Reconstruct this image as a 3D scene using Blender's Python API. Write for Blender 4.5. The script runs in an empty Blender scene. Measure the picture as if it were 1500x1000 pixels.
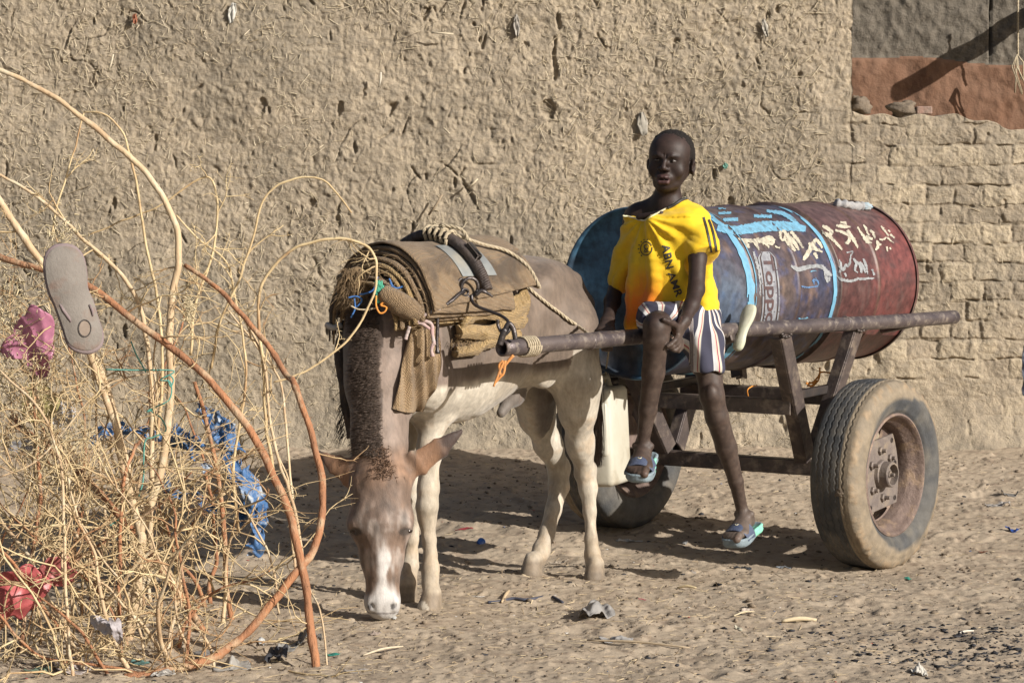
import bpy, math, random
import numpy as np
from mathutils import Vector, Matrix
from mathutils.bvhtree import BVHTree

S = bpy.context.scene
# ------------------------------------------------------------------ camera
H_CAM = 1.406; FPX = 4200.0
PITCH = math.atan(252 / FPX)
cam_d = bpy.data.cameras.new('camera'); cam = bpy.data.objects.new('camera', cam_d)
S.collection.objects.link(cam); S.camera = cam
cam.location = (0, 0, H_CAM); cam.rotation_euler = (math.pi/2 - PITCH, 0, 0)
cam_d.sensor_width = 36; cam_d.lens = FPX / 1500 * 36
cam_d.clip_start = .1; cam_d.clip_end = 600
# ------------------------------------------------------------------ light
SUN = Vector((1, -.80, .60)).normalized()
w = bpy.data.worlds.new('World'); S.world = w; w.use_nodes = True
nt = w.node_tree; sky = nt.nodes.new('ShaderNodeTexSky'); sky.sky_type = 'NISHITA'; sky.sun_disc = False
sky.sun_elevation = math.asin(SUN.z); sky.sun_rotation = math.atan2(SUN.x, SUN.y)
sky.air_density = 1.0; sky.dust_density = 2.5
nt.links.new(sky.outputs[0], nt.nodes['Background'].inputs[0]); nt.nodes['Background'].inputs[1].default_value = .055
sl = bpy.data.lights.new('sun', 'SUN'); sl.energy = 5.0; sl.angle = math.radians(.5); sl.color = (1, .95, .88)
so = bpy.data.objects.new('sun', sl); S.collection.objects.link(so)
so.rotation_euler = (-SUN).to_track_quat('-Z', 'Y').to_euler(); so.location = (6, -4, 4)
S.view_settings.view_transform = 'Standard'; S.view_settings.look = 'None'
S.view_settings.gamma = 1; S.view_settings.exposure = 0.52

# ------------------------------------------------------------------ helpers
def P(px, py, Y):
    """world point seen at photo pixel (1500x1000) at depth Y"""
    dx = (px-750)/FPX; dy = (500-py)/FPX
    c, s = math.cos(PITCH), math.sin(PITCH)
    d = np.array([dx, c + dy*s, -s + dy*c])
    return np.array([0, 0, H_CAM]) + d*(Y/d[1])

def nrm(v):
    v = np.asarray(v, float); return v/(np.linalg.norm(v)+1e-12)

_T = {}
def vnoise(Pn, seed=0):
    if seed not in _T: _T[seed] = np.random.RandomState(seed+11).rand(65536).astype(np.float32)*2-1
    T = _T[seed]
    I = np.floor(Pn).astype(np.int64); f = (Pn - I).astype(np.float32); u = f*f*(3-2*f)
    r = 0
    for a in (0, 1):
        for b in (0, 1):
            for c in (0, 1):
                h = ((I[:, 0]+a)*73856093) ^ ((I[:, 1]+b)*19349663) ^ ((I[:, 2]+c)*83492791)
                wgt = (u[:, 0] if a else 1-u[:, 0])*(u[:, 1] if b else 1-u[:, 1])*(u[:, 2] if c else 1-u[:, 2])
                r = r + wgt*T[(h ^ (h >> 13)) & 65535]
    return r

def fbm(Pn, sc, oct=3, seed=0, gain=.5):
    r = 0; a = 1; tot = 0
    Pn = np.asarray(Pn, float)
    for o in range(oct):
        r = r + a*vnoise(Pn*sc*(2.03**o) + 17.3*o, seed+o); tot += a; a *= gain
    return r/tot

def sstep(x, a, b):
    t = np.clip((x-a)/(b-a), 0, 1); return t*t*(3-2*t)

def mixc(a, b, t):
    t = np.asarray(t)[:, None]; return np.asarray(a)*(1-t)+np.asarray(b)*t

# ---- mesh from numpy
def mesh_np(name, V, F, smooth=True, col=None, attrs=None):
    V = np.asarray(V, np.float32); me = bpy.data.meshes.new(name)
    if isinstance(F, np.ndarray):
        k = F.shape[1]; m = len(F)
        me.vertices.add(len(V)); me.vertices.foreach_set('co', V.ravel())
        me.loops.add(m*k); me.loops.foreach_set('vertex_index', F.astype(np.int32).ravel())
        me.polygons.add(m); me.polygons.foreach_set('loop_start', np.arange(0, m*k, k, dtype=np.int32))
        me.update(calc_edges=True)
    else:
        me.from_pydata(V.tolist(), [], F)
    me.polygons.foreach_set('use_smooth', np.full(len(me.polygons), smooth))
    if col is not None:
        ca = me.color_attributes.new('Col', 'FLOAT_COLOR', 'POINT')
        c = np.ones((len(V), 4), np.float32); c[:, :3] = col; ca.data.foreach_set('color', c.ravel())
    for k_, a in (attrs or {}).items():
        at = me.attributes.new(k_, 'FLOAT', 'POINT'); at.data.foreach_set('value', np.asarray(a, np.float32))
    me.update(); return me

def wloc(o):
    v = Vector((0, 0, 0))
    while o: v += o.location; o = o.parent
    return np.array(v)

def add(name, V, F, mat, parent=None, label=None, cat=None, group=None, kind=None, smooth=True, col=None, attrs=None, base=None):
    V = np.asarray(V, float)
    if base is None:
        base = wloc(parent) if parent else np.array([(V[:, 0].min()+V[:, 0].max())/2, (V[:, 1].min()+V[:, 1].max())/2, V[:, 2].min()])
    base = np.asarray(base, float)
    me = mesh_np(name, V-base, F, smooth, col, attrs)
    o = bpy.data.objects.new(name, me); S.collection.objects.link(o)
    if mat: me.materials.append(mat)
    if parent:
        o.parent = parent; o.location = Vector(base - wloc(parent))
    else: o.location = Vector(base)
    tag(o, label, cat, group, kind); return o

def tag(o, label=None, cat=None, group=None, kind=None):
    for k, v in (('label', label), ('category', cat), ('group', group), ('kind', kind)):
        if v: o[k] = v
    return o

def thing(name, loc, label, cat, group=None):
    o = bpy.data.objects.new(name, None); S.collection.objects.link(o); o.location = Vector(loc)
    o.empty_display_size = .1
    return tag(o, label, cat, group)

class G:
    """collects geometry"""
    def __init__(s): s.V = []; s.F = []; s.C = []; s.n = 0
    def put(s, V, F, c=None):
        V = np.asarray(V, float); s.V.append(V); s.F += [tuple(i+s.n for i in f) for f in F]
        if c is not None: s.C.append(np.tile(np.asarray(c, float), (len(V), 1)) if np.ndim(c) == 1 else c)
        s.n += len(V); return s
    def add(s, name, mat, parent=None, **k):
        if s.C: k['col'] = np.vstack(s.C)
        return add(name, np.vstack(s.V), s.F, mat, parent, **k)

def tube(pts, r, n=8, cap=True, twist=None):
    """tube along polyline; r scalar or list"""
    pts = np.asarray(pts, float); m = len(pts)
    r = np.full(m, r, float) if np.ndim(r) == 0 else np.asarray(r, float)
    T = np.gradient(pts, axis=0); T /= np.linalg.norm(T, axis=1)[:, None]+1e-12
    u = np.cross(T[0], [0, 0, 1.]);
    if np.linalg.norm(u) < .1: u = np.cross(T[0], [1., 0, 0])
    u = nrm(u); V = []
    for i in range(m):
        u = nrm(u - T[i]*np.dot(u, T[i])); v = np.cross(T[i], u)
        a = np.arange(n)*2*math.pi/n + (twist[i] if twist is not None else 0)
        V.append(pts[i] + r[i]*(np.cos(a)[:, None]*u + np.sin(a)[:, None]*v))
    V = np.vstack(V)
    F = [(i*n+j, i*n+(j+1) % n, (i+1)*n+(j+1) % n, (i+1)*n+j) for i in range(m-1) for j in range(n)]
    if cap: F += [tuple(range(n-1, -1, -1)), tuple((m-1)*n+j for j in range(n))]
    return V, F

def spline(pts, n=8):
    """Catmull-Rom"""
    p = np.asarray(pts, float); 
    if len(p) < 3: return np.array([p[0]+(p[1]-p[0])*t for t in np.linspace(0, 1, n+1)])
    q = np.vstack([2*p[0]-p[1], p, 2*p[-1]-p[-2]]); out = []
    for i in range(1, len(q)-2):
        for t in np.arange(n)/n:
            out.append(.5*((2*q[i]) + (q[i+1]-q[i-1])*t + (2*q[i-1]-5*q[i]+4*q[i+1]-q[i+2])*t*t + (3*q[i]-q[i-1]-3*q[i+1]+q[i+2])*t**3))
    out.append(p[-1]); return np.array(out)

def box(c, sx, sy, sz, R=None, bev=.0):
    """chamfered box; R = 3x3 columns = axes"""
    R = np.eye(3) if R is None else np.asarray(R)
    b = bev; V = []; h = np.array([sx, sy, sz])/2
    if b <= 0:
        for x in (-1, 1):
            for y in (-1, 1):
                for z in (-1, 1): V.append(h*[x, y, z])
        F = [(0, 1, 3, 2), (4, 6, 7, 5), (0, 4, 5, 1), (2, 3, 7, 6), (0, 2, 6, 4), (1, 5, 7, 3)]
        return np.array(V)@R.T + c, F
    idx = {}
    for x in (-1, 1):
        for y in (-1, 1):
            for z in (-1, 1):
                for k in range(3):
                    d = np.array([x, y, z])*(h-b); d[k] = [x, y, z][k]*h[k]; idx[(x, y, z, k)] = len(V); V.append(d)
    F = []
    for x in (-1, 1):
        for y in (-1, 1):
            for z in (-1, 1): F.append((idx[(x, y, z, 0)], idx[(x, y, z, 1)], idx[(x, y, z, 2)]))
    for k in range(3):
        i, j = [(1, 2), (2, 0), (0, 1)][k]
        for s in (-1, 1):
            q = []
            for a, b2 in ((-1, -1), (1, -1), (1, 1), (-1, 1)):
                t = [0, 0, 0]; t[k] = s; t[i] = a; t[j] = b2; q.append(idx[(t[0], t[1], t[2], k)])
            F.append(tuple(q))
            for e in (-1, 1):     # edge faces between axis k (s) and axis i (e)
                t1 = [0, 0, 0]; t1[k] = s; t1[i] = e; q = []
                for m_, kk in ((-1, k), (1, k), (1, i), (-1, i)):
                    t1[j] = m_; q.append(idx[(t1[0], t1[1], t1[2], kk)])
                F.append(tuple(q))
    return np.array(V)@R.T + c, F

def bar(p, q, w, h, up=(0, 0, 1), bev=.002):
    p = np.asarray(p, float); q = np.asarray(q, float); d = q-p; L = np.linalg.norm(d); x = d/L
    y = nrm(np.cross(up, x)); z = np.cross(x, y)
    return box((p+q)/2, L, w, h, np.array([x, y, z]).T, bev)

def lathe(prof, n, M=None, c=None, a0=0, a1=2*math.pi):
    """profile (axial, radius) around local X; M = 4x4"""
    V = []; m = len(prof); full = abs(a1-a0-2*math.pi) < 1e-6
    k = n if full else n+1
    for j in range(k):
        a = a0+(a1-a0)*j/n
        for (x, r) in prof: V.append((x, r*math.cos(a), r*math.sin(a)))
    V = np.array(V)
    F = [(j*m+i, ((j+1) % k)*m+i, ((j+1) % k)*m+i+1, j*m+i+1) for j in range(n) for i in range(m-1)]
    if M is not None: V = V@np.asarray(M)[:3, :3].T + np.asarray(M)[:3, 3]
    return V, F

# ---- implicit surfaces
class Field:
    def __init__(s, lo, hi, h):
        s.lo = np.array(lo, float); s.h = h
        s.n = np.ceil((np.array(hi)-s.lo)/h).astype(int)+1
        s.ax = [(s.lo[i]+h*np.arange(s.n[i])).astype(np.float32) for i in range(3)]
        s.v = np.full(tuple(s.n), .5, np.float32)
    def put(s, lo, hi, fn, k=.02, op='u'):
        sl = []; g = []
        for i in range(3):
            a = max(0, int((lo[i]-s.lo[i])/s.h)); b = min(s.n[i], int((hi[i]-s.lo[i])/s.h)+2)
            if b <= a: return
            sl.append(slice(a, b)); g.append(s.ax[i][a:b])
        X = g[0][:, None, None]; Y = g[1][None, :, None]; Z = g[2][None, None, :]
        d = fn(X, Y, Z); sl = tuple(sl); v = s.v[sl]
        if op == 'u':
            q = np.maximum(k-np.abs(v-d), 0)/k; s.v[sl] = np.minimum(v, d)-q*q*k*.25
        else:
            q = np.maximum(k-np.abs(v+d), 0)/k; s.v[sl] = np.maximum(v, -d)+q*q*k*.25
    def cone(s, p, q, r1, r2, k=.02, op='u'):
        p = np.asarray(p, float); q = np.asarray(q, float); R = max(r1, r2)+k+2*s.h
        d = q-p; L2 = float(d@d)+1e-12
        def fn(X, Y, Z):
            t = np.clip(((X-p[0])*d[0]+(Y-p[1])*d[1]+(Z-p[2])*d[2])/L2, 0, 1)
            return np.sqrt((X-p[0]-t*d[0])**2+(Y-p[1]-t*d[1])**2+(Z-p[2]-t*d[2])**2)-(r1+(r2-r1)*t)
        s.put(np.minimum(p, q)-R, np.maximum(p, q)+R, fn, k, op)
    def chain(s, pts, rs, k=.02, op='u'):
        for i in range(len(pts)-1): s.cone(pts[i], pts[i+1], rs[i], rs[i+1], k, op)
    def ecap(s, p, q, a1, b1, a2, b2, side, k=.02, op='u'):
        """elliptic capsule: a along side vector, b along the third"""
        p = np.asarray(p, float); q = np.asarray(q, float); d = q-p; L = np.linalg.norm(d)+1e-9; ax = d/L
        u = np.asarray(side, float); u = nrm(u-ax*(u@ax)); w_ = np.cross(ax, u)
        R = max(a1, a2, b1, b2)+k+2*s.h
        def fn(X, Y, Z):
            dx = X-p[0]; dy = Y-p[1]; dz = Z-p[2]
            al = dx*ax[0]+dy*ax[1]+dz*ax[2]; t = np.clip(al/L, 0, 1); e = al-t*L
            A = a1+(a2-a1)*t; B = b1+(b2-b1)*t; mn = np.minimum(A, B)
            m = np.sqrt(((dx*u[0]+dy*u[1]+dz*u[2])/A)**2+((dx*w_[0]+dy*w_[1]+dz*w_[2])/B)**2+(e/mn)**2)
            return (m-1)*mn
        s.put(np.minimum(p, q)-R, np.maximum(p, q)+R, fn, k, op)
    def ell(s, c, r, R=None, k=.02, op='u'):
        c = np.asarray(c, float); r = np.asarray(r, float); R = np.eye(3) if R is None else np.asarray(R)
        ext = np.sqrt(((R*r)**2).sum(1))+k+2*s.h
        def fn(X, Y, Z):
            dx = X-c[0]; dy = Y-c[1]; dz = Z-c[2]
            l = [dx*R[0, i]+dy*R[1, i]+dz*R[2, i] for i in range(3)]
            k0 = np.sqrt(sum((l[i]/r[i])**2 for i in range(3))); k1 = np.sqrt(sum((l[i]/r[i]**2)**2 for i in range(3)))+1e-6
            return k0*(k0-1)/k1
        s.put(c-ext, c+ext, fn, k, op)
    def mesh(s): 
        v = s.v; neg = v < 0; n = s.n
        c = np.zeros(tuple(n-1), np.uint8); offs = [(a, b, d) for a in (0, 1) for b in (0, 1) for d in (0, 1)]
        for a, b, d in offs: c += neg[a:n[0]-1+a, b:n[1]-1+b, d:n[2]-1+d]
        act = (c > 0) & (c < 8); I = np.argwhere(act); idx = np.full(c.shape, -1, np.int32); idx[act] = np.arange(len(I))
        vals = {o: v[I[:, 0]+o[0], I[:, 1]+o[1], I[:, 2]+o[2]] for o in offs}
        acc = np.zeros((len(I), 3)); cnt = np.zeros(len(I))
        for a in offs:
            for b in offs:
                if sum(b)-sum(a) == 1 and sum(abs(x-y) for x, y in zip(a, b)) == 1:
                    va, vb = vals[a], vals[b]; m = (va < 0) != (vb < 0)
                    t = (va[m]/(va[m]-vb[m]))[:, None]
                    acc[m] += np.array(a)+(np.array(b)-np.array(a))*t; cnt[m] += 1
        V = s.lo + s.h*(I+acc/cnt[:, None]); F = []
        for x in range(3):
            y, z = (x+1) % 3, (x+2) % 3
            sl0 = [slice(None)]*3; sl1 = [slice(None)]*3; sl0[x] = slice(0, -1); sl1[x] = slice(1, None)
            e = neg[tuple(sl0)] != neg[tuple(sl1)]; E = np.argwhere(e)
            E = E[(E[:, y] > 0) & (E[:, z] > 0) & (E[:, y] < n[y]-1) & (E[:, z] < n[z]-1)]
            ins = neg[E[:, 0], E[:, 1], E[:, 2]]
            def cell(oy, oz):
                Q = E.copy(); Q[:, y] += oy; Q[:, z] += oz; return idx[Q[:, 0], Q[:, 1], Q[:, 2]]
            q = np.stack([cell(-1, -1), cell(0, -1), cell(0, 0), cell(-1, 0)], 1)
            q[~ins] = q[~ins][:, ::-1]; F.append(q)
        return V, np.vstack(F)

def laplace(V, F, it=2, lam=.5):
    E = np.vstack([F[:, [0, 1]], F[:, [1, 2]], F[:, [2, 3]], F[:, [3, 0]]]); E = np.vstack([E, E[:, ::-1]])
    deg = np.bincount(E[:, 0], minlength=len(V)).astype(float)
    for _ in range(it):
        A = np.stack([np.bincount(E[:, 0], V[E[:, 1], i], len(V)) for i in range(3)], 1)/np.maximum(deg, 1)[:, None]
        V = V+(A-V)*lam
    return V

def normals(V, F):
    n = np.cross(V[F[:, 2]]-V[F[:, 0]], V[F[:, 3]]-V[F[:, 1]]); N = np.zeros_like(V)
    for i in range(4):
        for c in range(3): N[:, c] += np.bincount(F[:, i], n[:, c], len(V))
    return N/(np.linalg.norm(N, axis=1)[:, None]+1e-12)

# ---- materials
def ramp(nt, fac, stops, const=False):
    r = nt.nodes.new('ShaderNodeValToRGB'); el = r.color_ramp.elements
    if const: r.color_ramp.interpolation = 'CONSTANT'
    while len(el) < len(stops): el.new(.5)
    for e, (p_, c_) in zip(el, stops): e.position = p_; e.color = (*c_, 1) if len(c_) == 3 else c_
    nt.links.new(fac, r.inputs[0]); return r.outputs[0]

def mixn(nt, fac, a, b, mode='MIX'):
    m = nt.nodes.new('ShaderNodeMix'); m.data_type = 'RGBA'; m.blend_type = mode
    for sock, v in ((m.inputs[0], fac), (m.inputs[6], a), (m.inputs[7], b)):
        if isinstance(v, (int, float)): sock.default_value = v
        elif isinstance(v, tuple): sock.default_value = (*v, 1)
        else: nt.links.new(v, sock)
    return m.outputs[2]

def noise(nt, scale, detail=4, rough=.55, vec=None, stretch=None, which='Object'):
    n = nt.nodes.new('ShaderNodeTexNoise'); n.inputs['Scale'].default_value = scale
    n.inputs['Detail'].default_value = detail; n.inputs['Roughness'].default_value = rough
    tc = nt.nodes.new('ShaderNodeTexCoord'); src = vec or tc.outputs[which]
    if stretch:
        mp = nt.nodes.new('ShaderNodeMapping'); mp.inputs['Scale'].default_value = stretch
        nt.links.new(src, mp.inputs[0]); src = mp.outputs[0]
    nt.links.new(src, n.inputs['Vector']); return n.outputs['Fac']

def material(name, c1, c2=None, scale=20, rough=.8, bump=.0, bscale=80, metal=0, vcol=False, c3=None, s3=6, stretch=None, spec=.5, lo=.35, hi=.65, bdist=.01, sheen=0, alpha=None, transl=0, vmul=None, sss=0):
    m = bpy.data.materials.new(name); m.use_nodes = True; nt = m.node_tree; b = nt.nodes['Principled BSDF']
    fac = ramp(nt, noise(nt, scale, 6, .6, stretch=stretch), [(lo, (0, 0, 0)), (hi, (1, 1, 1))])
    c2 = c2 or tuple(x*.8 for x in c1)
    if vcol:
        a = nt.nodes.new('ShaderNodeVertexColor'); a.layer_name = 'Col'
        col = mixn(nt, 1.0, a.outputs[0], mixn(nt, fac, vmul[0] if vmul else (.8, .8, .8), vmul[1] if vmul else (1.12, 1.12, 1.12)), 'MULTIPLY')
    else: col = mixn(nt, fac, c1, c2)
    if c3: col = mixn(nt, ramp(nt, noise(nt, s3, 5, .6), [(.52, (0, 0, 0)), (.66, (1, 1, 1))]), col, c3)
    nt.links.new(col, b.inputs['Base Color'])
    b.inputs['Roughness'].default_value = rough; b.inputs['Metallic'].default_value = metal
    b.inputs['Specular IOR Level'].default_value = spec
    if sheen: b.inputs['Sheen Weight'].default_value = sheen
    if sss: b.inputs['Subsurface Weight'].default_value = sss; b.inputs['Subsurface Radius'].default_value = (.01, .004, .002); b.inputs['Subsurface Scale'].default_value = .5
    if alpha is not None: b.inputs['Alpha'].default_value = alpha
    if transl: b.inputs['Transmission Weight'].default_value = 0
    if bump:
        bn = nt.nodes.new('ShaderNodeBump'); bn.inputs['Strength'].default_value = bump; bn.inputs['Distance'].default_value = bdist
        nt.links.new(noise(nt, bscale, 6, .65, stretch=stretch), bn.inputs['Height']); nt.links.new(bn.outputs[0], b.inputs['Normal'])
    if transl:
        t = nt.nodes.new('ShaderNodeBsdfTranslucent'); nt.links.new(col, t.inputs[0]); mx = nt.nodes.new('ShaderNodeMixShader')
        mx.inputs[0].default_value = transl; nt.links.new(b.outputs[0], mx.inputs[1]); nt.links.new(t.outputs[0], mx.inputs[2])
        nt.links.new(mx.outputs[0], nt.nodes['Material Output'].inputs[0])
    return m

def bvh_of(*objs):
    V = []; F = []; n = 0
    for o in objs:
        b = wloc(o); me = o.data; co = np.empty(len(me.vertices)*3, np.float32); me.vertices.foreach_get('co', co)
        co = co.reshape(-1, 3)+b; V += [tuple(v) for v in co.tolist()]; F += [tuple(i+n for i in p.vertices) for p in me.polygons]; n = len(V)
    return BVHTree.FromPolygons(V, F)

def cast(bvh, px, py, lift=.002):
    o = Vector((0, 0, H_CAM)); d = Vector(P(px, py, 10))-o; d.normalize()
    h, nn, i, dist = bvh.ray_cast(o, d)
    if h is None: return None
    if nn.dot(d) > 0: nn = -nn
    return np.array(h+nn*lift)

def stroke(g, bvh, pts, w, lift=.002, col=None, jit=0, step=2.0, rs=None):
    """paint stroke of w photo pixels wide laid on the surface under pts"""
    pts = np.asarray(pts, float); w = np.full(len(pts), w, float) if np.ndim(w) == 0 else np.asarray(w, float)
    n = max(2, int(max(np.linalg.norm(np.diff(pts, axis=0), axis=1).max()/step, 2)))
    sp = spline(np.column_stack([pts, w]), n); T = np.gradient(sp[:, :2], axis=0); T /= np.linalg.norm(T, axis=1)[:, None]+1e-9
    N = np.column_stack([-T[:, 1], T[:, 0]]); rs = rs or np.random.RandomState(int(abs(pts.sum())) % 9999)
    rows = []; K = 3
    for i in range(len(sp)):
        ww = sp[i, 2]/2; j1, j2 = rs.randn(2)*jit
        row = [cast(bvh, *(sp[i, :2]+N[i]*(ww*t + (j1 if t < 0 else j2 if t > 0 else 0))), lift) for t in np.linspace(-1, 1, K)]
        rows.append(None if any(r is None for r in row) else row)
    for a, b in zip(rows[:-1], rows[1:]):
        if a is None or b is None: continue
        if max(np.linalg.norm(a[i]-b[i]) for i in range(K)) > .05 or np.linalg.norm(a[0]-a[-1]) > .12: continue
        V = a+b; g.put(V, [(i, i+1, K+i+1, K+i) for i in range(K-1)], col)

_font = None
def text_tris(s):
    """flat mesh of a word: 2d verts (height ~1), finely divided"""
    import bmesh
    cu = bpy.data.curves.new('t', 'FONT'); cu.body = s; cu.offset = .02
    ob = bpy.data.objects.new('t', cu); S.collection.objects.link(ob)
    me = bpy.data.meshes.new_from_object(ob.evaluated_get(bpy.context.evaluated_depsgraph_get()))
    bm = bmesh.new(); bm.from_mesh(me)
    for _ in range(3):
        es = [e for e in bm.edges if e.calc_length() > .12]
        if es: bmesh.ops.subdivide_edges(bm, edges=es, cuts=1)
        bmesh.ops.triangulate(bm, faces=bm.faces)
    V = np.array([v.co[:2] for v in bm.verts]); F = [tuple(v.index for v in f.verts) for f in bm.faces]
    bm.free(); bpy.data.objects.remove(ob); return V, F
# ------------------------------------------------------------------ ground and walls
YW = 12.5
def gbase(x, y):
    x = np.asarray(x, float); y = np.asarray(y, float)
    return np.where(y > 10.2, (np.minimum(y, 13.5)-10.2)*.088, 0.) + .018*np.exp(-((y-9.6)/.35)**2)*np.exp(-((x-0.05)/.8)**2)
_rs = np.random.RandomState(4)
_dim = [(_rs.uniform(-2.2, 2.4), _rs.uniform(7.9, 11.6), _rs.uniform(0, 3.1), _rs.uniform(.05, .1), _rs.uniform(.004, .011)) for _ in range(120)]
def gz(x, y):
    x = np.atleast_1d(np.asarray(x, float)); y = np.atleast_1d(np.asarray(y, float))
    Q = np.column_stack([x, y, np.zeros_like(x)])
    r = gbase(x, y) + .016*fbm(Q, 2.2, 2, 3) + .008*fbm(Q*[1, 1.4, 1], 7, 2, 5) + .0027*fbm(Q, 24, 3, 9)
    r += .0028*fbm(Q, 62, 1, 12)+.006*sstep(fbm(Q, 30, 2, 13), .38, .6) 
    # dimples: foot and hoof prints
    for cx, cy, a, su, am in _dim:
        m = (np.abs(x-cx) < .2) & (np.abs(y-cy) < .2)
        if m.any():
            dx = x[m]-cx; dy = y[m]-cy; u = (dx*math.cos(a)+dy*math.sin(a))/su; v = (-dx*math.sin(a)+dy*math.cos(a))/.04
            q = u*u+v*v; r[m] += am*(-np.exp(-q)+.55*np.exp(-(np.sqrt(q)-1.6)**2*3))
    return r
def gz1(x, y): return float(gz(x, y)[0])

def nonuni(a, b, h, lo, hi):
    mid = np.arange(a, b, h); l = [a]; s = h
    while l[-1] > lo: s *= 1.35; l.append(l[-1]-s)
    r = [mid[-1]]; s = h
    while r[-1] < hi: s *= 1.35; r.append(r[-1]+s)
    return np.concatenate([l[1:][::-1], mid, r[1:]])
gx = nonuni(-2.3, 2.5, .008, -150, 150); gy = nonuni(7.6, 12.62, .0085, -60, 300)
GX, GY = np.meshgrid(gx, gy, indexing='ij'); GZ = gz(GX.ravel(), GY.ravel())
nx, ny = len(gx), len(gy); ii = (np.arange(nx-1)[:, None]*ny+np.arange(ny-1)[None, :]).ravel()
gF = np.stack([ii, ii+ny, ii+ny+1, ii+1], 1); gV = np.column_stack([GX.ravel(), GY.ravel(), GZ])
m_ground = material('sand', (.365, .298, .222), (.31, .247, .18), 3.5, .95, .45, 140, c3=(.245, .19, .14), s3=14, spec=.15, bdist=.006)
ground = add('ground', gV, gF, m_ground, kind='structure', base=(0, 0, 0))

# mud walls: one relief function
XB = 1.473
def wall_h(x, z):
    Q = np.column_stack([x, np.zeros_like(x), z])
    r = .035*fbm(Q, 1.6, 2, 21) + .014*fbm(Q, 7, 3, 23)
    bs = sstep(x, 1.28, 1.52)*.9*(1-.93*sstep(z, 1.60, 1.68)) + .12*sstep(fbm(Q, 1.1, 2, 29), .0, .35)*(z > .9)*(z < 1.75)
    sm = sstep(z, .75, .2)                       # smoother, eroded base
    rough = (1-.55*bs)*(1-.45*sm)
    r += rough*(.0042*fbm(Q, 14, 3, 31) + .0050*fbm(Q, 75, 2, 35) - .005*np.abs(fbm(Q*[1.5, 1, .7], 30, 2, 37)) + .006*sstep(fbm(Q, 5, 2, 39), -.1, .4)*fbm(Q, 38, 2, 38))
    n = fbm(Q*[2.0, 1, .9], 8, 3, 41); r -= rough*.022*sstep(n, .56, .64)      # pits
    n = np.abs(fbm(Q, 3.2, 3, 45)); r -= (1-bs)*.014*sstep(.013-n, 0, .012)*sstep(fbm(Q, 3.2, 2, 46), .16, .34)   # cracks
    # bricks
    wx = x+.016*fbm(Q, 6, 2, 51)+.008*fbm(Q, 30, 2, 52); wz = z + .016*fbm(Q, 1.6, 2, 53) + .008*fbm(Q, 13, 2, 54)+.005*fbm(Q, 40, 1, 55)
    row = np.floor(wz/.084); fz = wz/.084-row; bw = .132
    off = (np.mod(row*.43+.17*np.sin(row*7.1), 1))*bw; cx = (wx+off)/bw; ci = np.floor(cx); fx = cx-ci
    rnd = vnoise(np.column_stack([ci*3.7, row*5.3, np.zeros_like(x)]), 57)
    ez = np.minimum(fz, 1-fz)*.084; ex = np.minimum(fx, 1-fx)*bw; e = np.minimum(ez, ex*.8)
    gap = sstep(.011-e, 0, .008)*(.15+.85*sstep(fbm(Q, 7, 2, 59), -.35, .25)); low = 1-.75*sm
    r += bs*low*(-.010*np.clip(gap, 0, 1) + .006*rnd + .007*fbm(Q, 20, 3, 61)+.003*fbm(Q, 70, 2, 62))
    crack = sstep(.006-ez, 0, .004)*sstep(fbm(Q, 14, 2, 63), .2, .4); r -= bs*low*.014*crack
    r += .11*sstep(z, .40, .05)*(1+.8*fbm(Q, 2.6, 3, 65))+.02*sstep(z, .32, .15)*fbm(Q, 14, 3, 66)    # slumped foot
    return r, rnd*bs*low, gap*bs*low
def stamps(r, xs, X, Z, z0, top, nz, n, seed):
    """short gouges and ridges left by straw and fingers in the plaster"""
    rs = np.random.RandomState(seed); R = r.reshape(X.shape); h = xs[1]-xs[0]
    for _ in range(n):
        cx = rs.uniform(xs[0], xs[-1]); cz = rs.uniform(.25, 2.5); k = int((cx-xs[0])/h); tz = (cz-z0)/(top[k]-z0)
        if tz >= 1: continue
        q = int(tz*nz); a = rs.normal(1.45, .75); L = rs.gamma(2., .0055)+.004; W = rs.uniform(.0020, .0048); d = rs.choice([-1, -1, 1])*rs.uniform(.0012, .0055)
        if rs.rand() < .006: L *= 2.2; W *= 1.6; d = -.018
        if cz < .75: d *= .5
        m = int(2.2*max(L, W)/h)+2; s0 = slice(max(0, k-m), k+m); s1 = slice(max(0, q-m), q+m)
        dx = X[s0, s1]-cx; dz = Z[s0, s1]-cz; u = dx*math.cos(a)+dz*math.sin(a); v = -dx*math.sin(a)+dz*math.cos(a)
        if cx > 1.35: d *= .5
        R[s0, s1] += d*np.exp(-(u/L)**4-(v/W)**2)
    return R.ravel()
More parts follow.
